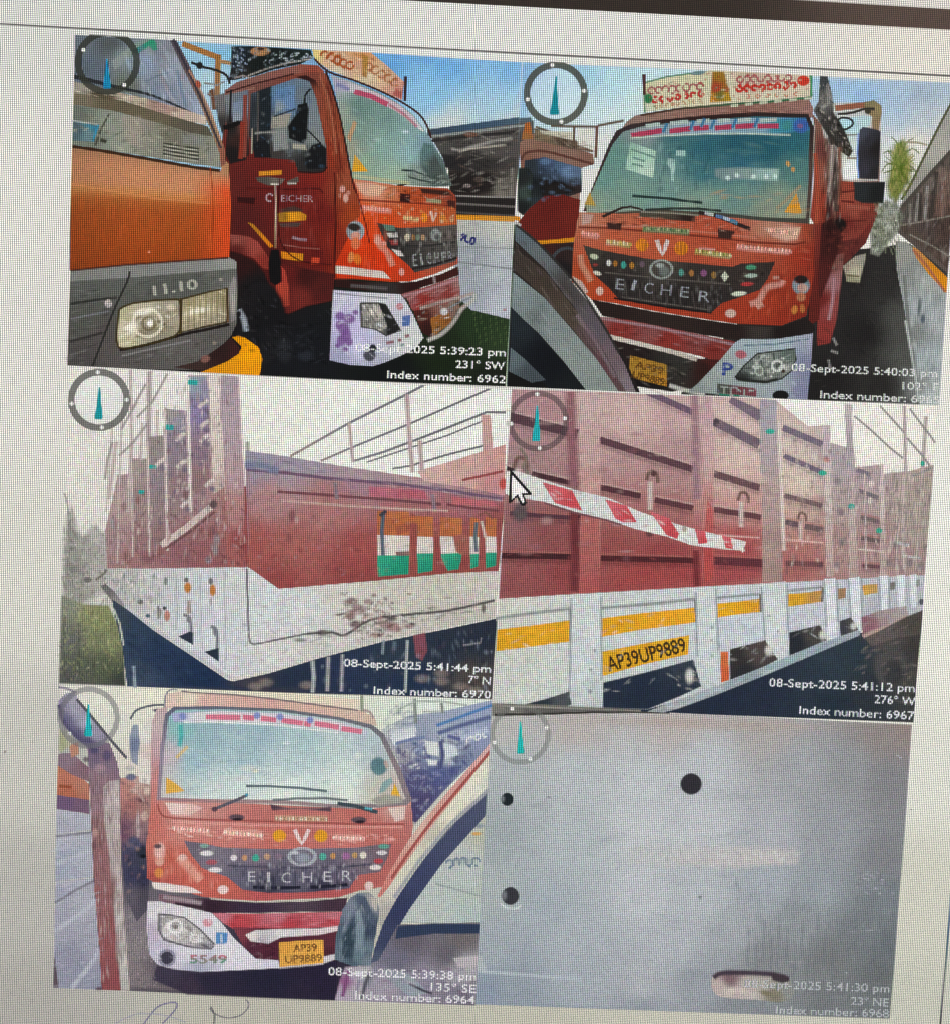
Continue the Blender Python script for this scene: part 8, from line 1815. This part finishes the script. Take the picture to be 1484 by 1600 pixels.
dabs(t2, 'rope_strand', [(1280, 120), (1294, 122), (1304, 176), (1330, 234), (1320, 240), (1276, 180)], 90, ['0c0c0c', 'a8a49c', '24221f', 'c4beb4', '4a4742'], 5, 1.8, 62, 40, 46, 0.75)
dabs(t2, 'hose_bundle', [(1284, 216), (1314, 230), (1314, 340), (1284, 350)], 90, ['1c1210', 'b8aca0', '4a2c26', '8c6c60', '2c1c18'], 2.4, 14, 2, 8, 47, 0.65)
dabs(t2, 'rear_clutter', [(1290, 350), (1350, 345), (1330, 420), (1290, 430)], 70, ['140a09', '8c4034', '3a1a16', '6c342c'], 5, 4, 0, 90, 48, 0.45)
dabs(nt_, 'roof_clutter', [(834, 200), (926, 226), (926, 238), (834, 216)], 60, ['2c2219', 'b0a488', '5c4a38', '8a7050'], 6, 2, 14, 30, 49, 0.7)
dabs(nw, 'window_reflection', [(822, 256), (900, 268), (902, 300), (822, 320)], 60, ['0e1214', '6c88b0', '2a3846', '0a0a0a', '5a7294'], 6, 4, 5, 50, 50, 0.55)
dabs(ce, 'trim_reflection', [(806, 365), (890, 450), (990, 610), (960, 612), (880, 500), (804, 410)], 70, ['7c7064', '2c2620', '8c7c80', '5c4c50'], 14, 2, 52, 6, 51, 0.5)
dabs(ce, 'paint_reflection', [(803, 434), (890, 520), (960, 612), (922, 610), (840, 516), (800, 478)], 60, ['b0bcb8', '6c7c7c', 'a4b0ac', '5c6868'], 12, 2, 47, 6, 52, 0.45)
dabs(fl, 'body_clutter', [(1400, 335), (1484, 240), (1484, 420), (1410, 362)], 130, ['2c2622', 'a49a90', '3c332e', '8c7468', '1c1917', '6c5a50'], 3, 10, 14, 25, 53, 0.6)
dabs(fl, 'side_dirt', [(1416, 400), (1474, 470), (1464, 620), (1434, 610), (1412, 470)], 60, ['6c7474', 'd8dcda', '848c8c'], 4, 14, 4, 10, 54, 0.4)
dabs(pt, 'leaf', [(1392, 230), (1412, 218), (1426, 260), (1412, 305), (1388, 312)], 140, ['4c6420', 'b4b864', '7c8c3c', '3c5018', 'c8bc74', '98a850'], 3, 9, 0, 50, 55, 0.75)
dabs(bsh, 'leaf', [(1366, 318), (1402, 318), (1408, 350), (1374, 398), (1360, 390)], 110, ['3c4430', 'd8dcd0', '6c7454', 'b8bcac', '2c3224'], 3, 5, 0, 90, 56, 0.75)
dabs(None, 'road_grit', [(1270, 540), (1350, 410), (1404, 420), (1400, 622), (1262, 622)], 60, ['2c2a28', '141211', '383532'], 8, 3, 0, 60, 57, 0.4, kind='stuff')

# picture three
panel(Q3, 320, 0.0, True)
board = [(176, 780), (204, 740), (232, 690), (258, 640), (294, 590), (350, 590), (378, 700), (386, 884), (172, 886)]
dabs(lt, 'worn_paint', board, 260, ['6c4850', 'cdbdb6', '7c5a60', 'b8a8a4', '8c6c70', '5a5468', 'a48c88'], 2.6, 9, 0, 12, 61, 0.6)
dabs(lt, 'latch_shadow', [(260, 650), (346, 600), (350, 760), (262, 800)], 60, ['5c5470', '6a5a68', 'd4c8c0', '4a4258'], 5, 4, -35, 25, 62, 0.6)
dabs(lt, 'worn_paint', [(176, 800), (380, 790), (386, 884), (172, 886)], 140, ['5c3840', 'a88c88', '7a4a4c', '94787a', '4a3038'], 3, 6, 0, 60, 63, 0.55)
dabs(tb, 'worn_paint', [(392, 744), (770, 790), (764, 880), (440, 912), (392, 880)], 240, ['7c4444', 'b88c86', '6c3a3c', 'a87470', '845054', '9c8490'], 5, 3, 3, 60, 64, 0.3)
dabs(tb, 'rail_wear', [(390, 712), (780, 772), (780, 784), (390, 738)], 70, ['5c5068', 'c0b4b4', '6c6078', 'b49ca0'], 12, 1.8, 8, 6, 65, 0.5)
dabs(sk, 'skirt_dirt', [(400, 905), (440, 925), (770, 900), (768, 955), (560, 1000), (400, 1044), (366, 1050)], 150, ['a8a49c', 'e4e4e0', '948c86', 'b8b2a8', 'dcdcd8'], 7, 2.4, -8, 40, 66, 0.45)
dabs(sk, 'rust_fleck', [(530, 925), (600, 930), (650, 965), (640, 995), (560, 1000), (536, 970)], 110, ['4c3438', '8a6a68', '5c4244', 'a88884', '3a2c2e', 'd8d0c8'], 6, 3, -12, 60, 67, 0.8)
dabs(sk, 'rust_fleck', [(480, 984), (540, 976), (760, 935), (764, 950), (640, 975), (480, 1004)], 60, ['4a4444', '8c847c', '5c5452'], 8, 2, -12, 15, 68, 0.6)
for x_, yt, yb in ((314, 896, 1012), (276, 896, 984), (242, 894, 962), (216, 894, 940), (352, 894, 1046)):
    L(sk, 'post_edge', [(x_, yt), (x_ + 2, yb)], 3, 'a4a4a6', soft=True, alpha=0.55)  # grey shading painted between the posts to set them apart
for pts_, w_, c in (([(330, 978), (338, 982), (341, 996), (340, 1016)], 5, '70747c'), ([(288, 960), (297, 964), (300, 980), (300, 994)], 5, '7a7a80'), ([(248, 946), (250, 966)], 5, '8a8482'), ([(296, 938), (298, 958)], 6, '9c8c88')):
    L(sk, 'post_recess', pts_, w_, c, smooth=2, soft=True)
P(sk, 'step_hole', [(280, 994), (298, 986), (303, 988), (303, 1007)], '2c3442', soft=2)
P(sk, 'step_hole', [(321, 1018), (338, 1013), (343, 1012), (343, 1033)], '28303e', soft=2)
dabs(sk, 'far_post', [(164, 896), (250, 900), (250, 958), (196, 944)], 80, ['7c7c7c', 'dcdcd8', '8c8a88', '5c6064', 'e4e2de'], 2.4, 5, 0, 25, 69, 0.6)
dabs(lt, 'underbody_part', [(500, 1036), (770, 974), (766, 1088), (500, 1082)], 120, ['0f1826', '8c98a4', '1c2a40', '5a5460', '6c7c8c', '3a2c34'], 4, 8, 0, 30, 70, 0.35)
dabs(lt, 'underbody_part', [(200, 970), (350, 1066), (210, 1066)], 40, ['1a2840', '34485f', '16233a'], 10, 5, 30, 30, 71, 0.4)
dabs(tr3, 'leaf', [(98, 840), (168, 830), (168, 930), (98, 950)], 200, ['5c5c56', 'c8c6be', '74746c', 'aaa89f', '8a8c80', '48483f'], 3, 5, 0, 90, 72, 0.45)
dabs(tr3, 'leaf', [(98, 940), (184, 960), (192, 1060), (94, 1064)], 260, ['3a4030', 'a8b070', '5c6448', '8c9458', '2c3226', 'b8bc94'], 2.4, 6, 0, 60, 73, 0.42)

# picture four
panel(Q4, 320, 0.0, True)
dabs(ls, 'worn_paint', [(800, 612), (1200, 628), (1196, 800), (790, 790)], 300, ['7c5054', 'd4bab2', '8c5c5e', 'c0a09a', '6c4248', 'a87c7a'], 6, 3, 8, 50, 81, 0.3)
dabs(ls, 'worn_paint', [(780, 810), (1190, 815), (1190, 905), (780, 928)], 160, ['6c2c30', '9c5854', '5c282c', 'a85450'], 6, 2.4, 0, 40, 82, 0.35)
dabs(ls, 'worn_paint', [(1220, 680), (1440, 750), (1440, 895), (1220, 900)], 300, ['6c5860', 'd8c8c0', '8c7478', 'c0aca6', '5c4c54', 'a48a86'], 3.4, 6, 0, 25, 83, 0.55)
dabs(ls, 'far_stake', [(1384, 735), (1452, 732), (1444, 895), (1384, 895)], 120, ['6c6464', 'd4ccc4', '8c8080', 'b4a8a0', '585256'], 2.2, 12, 0, 8, 84, 0.6)
dabs(sk4, 'skirt_dirt', [(776, 940), (1440, 902), (1430, 950), (1340, 985), (1110, 1060), (930, 1095), (776, 1090)], 200, ['a4aaa8', 'eceeea', 'b0b4b4', '98a0a2'], 8, 2.4, -6, 50, 85, 0.35)
dabs(sk4, 'opening_part', [(1044, 1050), (1086, 1036), (1092, 1072), (1060, 1084)], 26, ['8c8a84', '1a2230', 'c4c4be'], 6, 2, 30, 40, 86, 0.6)
dabs(ls, 'underbody_part', [(1344, 996), (1430, 968), (1424, 1110), (1330, 1080)], 80, ['1c2024', '6c6460', '2c2e30', '807870'], 8, 3, -20, 30, 87, 0.5)
dabs(ls, 'rail_glint', [(1030, 1108), (1200, 1044), (1340, 988), (1340, 992), (1200, 1052), (1040, 1112)], 40, ['c8d0d4', '6c7880', '8cb0b4'], 12, 1.6, -22, 4, 88, 0.6)
dabs(tp4, 'tape_crease', [(790, 742), (1160, 850), (1150, 858), (960, 812), (790, 770)], 50, ['a8aaa8', 'f0f0ea', 'b8b0b0'], 8, 2, 16, 30, 89, 0.45)

# picture five
panel(Q5, 320, 0.0)
dabs(w5, 'windscreen_reflection', [(270, 1135), (570, 1150), (624, 1240), (440, 1246), (262, 1240)], 130, ['d8e0dc', '7c98a0', 'c0ccc8', '8ca4aa', 'e0e4d8'], 18, 4, 4, 20, 91, 0.14)
dabs(w5, 'seat_outline', [(300, 1180), (560, 1190), (560, 1225), (300, 1225)], 40, ['7a9096', 'dce2d6', '8c9c9c'], 9, 3, 0, 40, 92, 0.4)
dabs(f5, 'panel_reflection', [(250, 1285), (640, 1292), (630, 1318), (440, 1322), (260, 1312)], 90, ['e0a89c', 'a04c44', 'd88c80', 'b0584e'], 9, 2, 1, 10, 93, 0.35)
dabs(f5, 'panel_reflection', [(236, 1310), (290, 1330), (350, 1380), (300, 1384), (236, 1370)], 60, ['d88878', 'a43c30', 'e0a090', 'b04a3c'], 3, 9, 0, 20, 94, 0.4)
dabs(f5, 'decal', [(264, 1288), (420, 1296), (420, 1312), (264, 1304)], 40, ['e8c0b4', 'd8a090', 'b85a4c', 'e4d0c4'], 6, 2.4, 2, 20, 95, 0.6)
dabs(f5, 'decal', [(516, 1302), (620, 1300), (620, 1316), (516, 1314)], 30, ['e4bcb0', 'b85a4c', 'd8a898'], 6, 2.2, 0, 20, 96, 0.6)
dabs(g5, 'grille_slat', [(360, 1350), (590, 1350), (546, 1388), (384, 1388)], 110, ['34324a', '9c9ca8', '4a485c', 'b4b2bc', '2a2a3c'], 3, 6, 0, 12, 97, 0.55)
dabs(g5, 'grille_slat', [(304, 1322), (600, 1328), (590, 1356), (330, 1354)], 80, ['4a4450', 'a49ca4', '564e5c'], 4, 3, 0, 60, 98, 0.45)
dabs(h5, 'lamp_detail', [(254, 1430), (290, 1436), (330, 1474), (300, 1476), (256, 1462)], 70, ['e8e6e4', '6c6668', '98928f', 'd4d0ce', '7c7674'], 5, 2.2, 35, 60, 99, 0.65)
dabs(wc5, 'bumper_dirt', [(234, 1412), (330, 1428), (396, 1500), (300, 1514), (240, 1494)], 60, ['a8a0b0', 'e8e6ea', 'b0a8b4'], 6, 2.4, 8, 50, 100, 0.4)
dabs(t5, 'bumper_dent', [(346, 1430), (534, 1428), (530, 1446), (366, 1448)], 50, ['c88c94', '8c2c34', 'c85c60', '7a2430'], 10, 1.6, 0, 6, 101, 0.5)
dabs(t5, 'recess_part', [(384, 1466), (436, 1474), (436, 1500), (404, 1496)], 30, ['2c1220', '8c6c74', '6a3040'], 6, 2.4, 0, 40, 102, 0.5)
dabs(pl5, 'plate_wear', [(438, 1473), (505, 1469), (505, 1504), (438, 1510)], 26, ['a86c28', 'f0bc68', '9c6428'], 5, 1.8, -3, 40, 103, 0.5)
dabs(po, 'bark_grain', [(142, 1200), (188, 1220), (200, 1540), (162, 1542), (148, 1380)], 170, ['6c4a50', 'c4b4b0', '7c5658', '9c8486', '5c3c40'], 2, 14, -3, 6, 104, 0.5)
dabs(fw, 'plank_grain', [(88, 1272), (142, 1284), (156, 1480), (158, 1540), (86, 1540)], 130, ['888a9a', 'b8bac4', '94949f', 'a8a6b0'], 14, 2, -14, 10, 105, 0.4)
dabs(bg5, 'dark_fitting', [(190, 1220), (238, 1216), (236, 1300), (230, 1400), (198, 1390)], 110, ['2a2838', 'a08078', '6c4c54', '8c6c6c', '3c3c50', '1c1e2a'], 4, 5, 0, 60, 106, 0.45)
dabs(None, 'gravel', [(206, 1410), (240, 1500), (250, 1548), (206, 1544), (198, 1440)], 110, ['5c545a', '9c9496', '6c6468', '88807f', '4a4450'], 3, 2, 0, 60, 107, 0.6, kind='stuff')
dabs(cm, 'mirror_glint', [(530, 1450), (560, 1402), (586, 1420), (580, 1500), (530, 1494)], 50, ['a4b0b8', '26323e', '5c6c78', '8c98a0'], 3, 10, 10, 14, 108, 0.45)
dabs(ca, 'trim_reflection', [(600, 1390), (764, 1180), (764, 1226), (640, 1370)], 50, ['e4e0cc', 'b0ac9c', 'c8c4b4'], 14, 2, -50, 5, 109, 0.4)
dabs(ca, 'door_clutter', [(600, 1515), (740, 1500), (738, 1566), (580, 1562)], 80, ['55525e', 'b8b4b8', '6c6876', '98949c', '7c5c78'], 9, 2.6, 15, 40, 110, 0.5)

# picture six
panel(Q6, 20.5, 0.0)
dabs(pla, 'brush_mark', [(775, 1125), (1415, 1135), (1388, 1585), (750, 1565)], 420, ['b8c0c4', '8a9296', 'a8a8b0', '98a4a0', '7c848a'], 22, 1.6, 3, 4, 111, 0.22)
dabs(pla, 'rolling_mark', [(1150, 1380), (1400, 1370), (1388, 1585), (1130, 1580)], 140, ['60686c', '8a9094', '585e62'], 3, 20, 3, 5, 112, 0.25)
dabs(pla, 'bright_fleck', [(1290, 1360), (1400, 1360), (1396, 1400), (1290, 1396)], 50, ['b0b0b8', '8c8c96', '9c98a0'], 5, 1.8, 5, 30, 113, 0.6)
dabs(pla, 'stamped_mark', [(985, 1326), (1240, 1330), (1240, 1350), (985, 1348)], 90, ['c8c6c6', '9a9a9e', 'd0cecc', 'b0aeae'], 3, 7, 0, 30, 114, 0.5)

# rows of small painted letters and sharper lamp parts
def letter_row(par, x0, y0, x1, y1, n, rx, ry, cols, seed):
    rnd = random.Random(seed)
    for i in range(n):
        t = (i + 0.5) / n
        E(par, 'painted_letter', x0 + (x1 - x0) * t, y0 + (y1 - y0) * t + rnd.uniform(-0.6, 0.6), rx * rnd.uniform(0.7, 1.1), ry * rnd.uniform(0.8, 1.15), cols[i % len(cols)], rot=rnd.uniform(-20, 20), soft=0.35, n=8)
panel(Q2, 380)
letter_row(f2, 946, 378, 986, 383, 8, 2.4, 4.2, ['d8c8a0', 'c8b858', 'd8d0b4'], 1)
letter_row(f2, 1003, 357, 1076, 362, 14, 2.2, 3.6, ['5c7c4c', 'a8b080', '4a6c44'], 2)
letter_row(f2, 1084, 392, 1142, 400, 11, 2.3, 4.0, ['b8b058', 'd8d4b0', '8c9440'], 3)
letter_row(f2, 1148, 385, 1236, 394, 14, 2.6, 4.0, ['e0b8a8', 'd8a898', 'e4ccc0'], 4)
letter_row(f2, 906, 364, 936, 369, 6, 2.4, 4.0, ['e0b8a8', 'd8a090'], 5)
letter_row(f2, 1196, 360, 1244, 366, 7, 4, 4.6, ['e0c4b0', 'd8b09c', 'ccb098'], 6)
L(h3, 'lamp_outline', [(1146, 590), (1160, 572), (1181, 553), (1240, 545), (1241, 562), (1235, 579), (1219, 592), (1190, 598), (1150, 594)], 2.4, '23261f', soft=True)
ring(h3, 'lamp_bowl', 1212, 572, 6, 10, 'dce0da', alpha=0.75, n=16)
E(h3, 'lamp_bulb', 1212, 572, 4, 4, '4c524c', soft=0.4)
ring(h3, 'lamp_bowl', 1184, 580, 5, 8, 'c8cec6', alpha=0.65, n=16)
panel(Q5, 380, 0.0)
letter_row(f5, 270, 1293, 330, 1297, 9, 3, 4.6, ['ecc8bc', 'e0b0a4'], 7)
letter_row(f5, 350, 1299, 412, 1304, 10, 2.8, 4.6, ['ead0c0', 'e0b4a4', 'd8c0a0'], 8)
letter_row(f5, 520, 1307, 572, 1309, 10, 2.6, 3.6, ['ead0c4', 'e0b4a8'], 9)
letter_row(f5, 430, 1277, 514, 1279, 13, 2.8, 3.6, ['c4b49c', 'd8ccb4', 'a8886c'], 10)
L(h5, 'lamp_outline', [(249, 1426), (268, 1428), (290, 1432), (314, 1450), (337, 1474), (333, 1480), (300, 1478), (258, 1467), (249, 1450), (249, 1426)], 2.4, '625e64', soft=True)
ring(h5, 'lamp_bowl', 276, 1446, 8, 12, 'e4e2e0', alpha=0.7, n=18)
E(h5, 'lamp_bulb', 276, 1446, 5, 5, '7c7674', soft=0.4)
ring(h5, 'lamp_bowl', 306, 1464, 5, 8, 'dcd8d6', alpha=0.65, n=16)
panel(Q1, 380)
L(h1, 'lamp_outline', [(188, 484), (210, 474), (279, 468), (283, 484), (282, 517), (264, 530), (210, 543), (187, 543), (184, 520), (188, 484)], 3, '3a3018', smooth=2, soft=True)
ring(h1, 'lamp_bowl', 232, 505, 20, 25, 'efe9da', alpha=0.6, n=26, sy=0.95)
ring(h1, 'lamp_bowl', 234, 506, 8, 12, '6c6040', alpha=0.7, n=20)
E(h1, 'lamp_bulb', 236, 506, 6, 6, 'f4f0e8', soft=0.5)
L(h2, 'lamp_outline', [(285, 468), (330, 456), (356, 451), (357, 490), (355, 504), (320, 511), (285, 519), (285, 468)], 3, '3c3018', soft=True)
L(h2, 'lamp_flute_line', [[(296 + i * 9, 466 - i * 2.3), (296 + i * 9, 514 - i * 2)] for i in range(7)], 2, '8a7c50', soft=True, alpha=0.7)
L(hl, 'lamp_outline', [(564, 474), (591, 474), (603, 476), (627, 517), (604, 525), (588, 515), (565, 511), (564, 474)], 2.2, '302e2a', soft=True)
L(ot, 'panel_seam', [(330, 262), (334, 300), (334, 402)], 2.2, '9c3412', soft=True, alpha=0.7)
L(ot, 'panel_reflection_edge', [(113, 288), (180, 300), (250, 312), (330, 318)], 3, 'd89a5c', soft=True, alpha=0.5)

# ================================================================== marks laid over the pictures by the camera app
def compass(cx, cy, r, q, label, needle, col='46463a', alpha=0.85, fill=0.0, ticks=((-0.72, -0.68), (0.68, -0.72), (0.72, 0.68), (-0.7, 0.7)), fillcol='e4eeee', wd=10.5):
    panel(q, 460, tone=0.5)
    t = thing('compass_dial', label, 'compass', (cx, cy + r), group='compass dials drawn over the pictures')
    if fill:
        E(t, 'dial_face', cx, cy, r - 8, r - 8, fillcol, soft=0.1, alpha=fill, n=32)
    ring(t, 'dial_ring', cx, cy, r - wd, r, col, alpha=alpha)
    for tx, ty in ticks:
        E(t, 'dial_tick', cx + tx * (r - 5.5), cy + ty * (r - 5.5), 4.0, 4.0, 'e6e6e2', soft=0.5)
    (x0, y0), (x1, y1), (x2, y2), c = needle
    P(t, 'needle', [(x0 - 1.2, y0), (x0 + 1.2, y0), ((x0 + x2) / 2 + (x2 - x0) * 0.05, (y0 + y2) / 2), (x2, y2 - 3), (x2 - 1, y2), (x1 + 1, y1), (x1, y1 - 3), ((x0 + x1) / 2, (y0 + y1) / 2)], c)
    return t

compass(170, 99, 51, Q1, 'dark compass dial over the orange truck windscreen with a blue needle', ((169, 94), (163, 140), (176, 140), '1c86b4'), col='33352d', alpha=0.9, ticks=((-0.82, -0.42), (0.58, 0.78)))
compass(867, 148, 50, Q2, 'dark compass dial over pale sky beside the lettered roof board', ((867.5, 121), (858, 181), (872, 181), '168a98'), col='4a4b3e', alpha=0.93, fill=0.45, ticks=((-0.12, -1.0), (0.99, -0.1), (-0.98, 0.2), (0.2, 0.98)), fillcol='dbe8ea')

def stamp(q, label, lines, col='e9e9e6', bold=0.008, alpha=1.0):
    panel(q, 480, tone=0.5)
    x0, y0, x1, y1 = lines[-1][1]
    t = thing('date_stamp', label, 'caption', (x1, y1 + 4), group='date stamps in the corners of the pictures')
    for text, (a, b, c, d), h in lines:
        X(t, 'caption_line', text, a, b, c, d, h, col, bold=bold, alpha=alpha)
    return t

stamp(Q1, 'white date stamp reading 231 degrees SW and index number 6962', [('08-Sept-2025 5:39:23 pm', (557, 549, 789, 557), 12.5), ('231° SW', (712, 575, 788, 578), 12.5), ('Index number: 6962', (606, 591, 789, 599), 12.5)])
stamp(Q2, 'white date stamp ending in index number 6965 over the dark lane', [('08-Sept-2025 5:40:03 pm', (1234, 580, 1461, 590), 12.5), ('102° E', (1407, 609, 1463, 611), 12.5), ('Index number: 6965', (1279, 622, 1464, 631), 12.5)], col='d6d8d4')

compass(157, 625, 48.5, Q3, 'grey compass dial over white sky beside the slatted lorry side', ((157.5, 605), (150, 655), (163, 655), '1e9aa0'), col='62625e', alpha=0.9, fill=0.25, ticks=((-0.05, -1.0), (1.0, 0.0), (-0.99, 0.14), (0.1, 1.0)))
compass(840, 658, 47.5, Q4, 'thin dark compass dial over the maroon boards above striped tape', ((838.5, 634), (830, 689), (843.5, 689), '24b0b4'), col='4c4144', alpha=0.66, wd=8.5, ticks=((-0.04, -1.0), (0.98, -0.1), (-1.0, 0.1), (0.05, 1.0)))
compass(141, 1120, 48.5, Q5, 'faint grey compass dial over a round pole mirror with a cyan needle', ((140.5, 1099), (134, 1149), (146.5, 1149), '22b8bc'), col='6c6a72', alpha=0.62, wd=8.5, ticks=())
compass(812, 1146, 47.5, Q6, 'faint compass dial over the top edge of the grey metal plate', ((812, 1126), (806.5, 1176), (818, 1176), '22bcb4'), col='6c6e6a', alpha=0.5, wd=8, ticks=((-0.3, -0.95), (0.98, -0.25), (-0.95, 0.3), (0.38, 0.92)))
stamp(Q3, 'white date stamp reading 7 degrees N under the white tail skirt', [('08-Sept-2025 5:41:44 pm', (538, 1040, 766, 1050), 12.5), ('7° N', (731, 1066, 765, 1069), 12.5), ('Index number: 6970', (585, 1083, 766, 1090), 12.5)], col='e2e4e4')
stamp(Q4, 'white date stamp reading 276 degrees W below the yellow boards', [('08-Sept-2025 5:41:12 pm', (1199, 1071, 1426, 1080), 13), ('276° W', (1363, 1097, 1427, 1101), 13), ('Index number: 6967', (1246, 1114, 1425, 1123), 13)], col='dcdee0')
stamp(Q5, 'white date stamp reading 135 degrees SE beside the car mirror', [('08-Sept-2025 5:39:38 pm', (514, 1521, 743, 1529), 13), ('135° SE', (673, 1545, 743, 1549), 13), ('Index number: 6964', (556, 1558, 741, 1566), 13)], col='dedcde')
stamp(Q6, 'grey-white date stamp reading 23 degrees NE on the metal plate', [('08-Sept-2025 5:41:30 pm', (1160, 1540, 1387, 1548), 13), ('23° NE', (1327, 1567, 1385, 1570), 13), ('Index number: 6968', (1210, 1581, 1386, 1587), 13)], col='bcc0c2', alpha=0.9)

# mouse pointer
panel(None, 520, tone=0.0)
S_TONE[0] = 0.0
mp = thing('mouse_pointer', 'white arrow pointer with a dark outline over the striped tape', 'pointer', (812, 790))
P(mp, 'outline', [(795.5, 733), (797, 733), (829.5, 770), (829.5, 773), (818, 773.5), (822, 785), (820, 789.5), (813.5, 790), (806.5, 776.5), (797.5, 785.5), (794, 785.5)], '1c1b1c')
P(mp, 'arrow_fill', [(799, 742), (823.5, 770), (813.5, 770.5), (818.5, 783.5), (815.5, 786), (808, 771.5), (799, 780)], [(800, 750, 'efeae6'), (815, 780, 'ece8e4')])
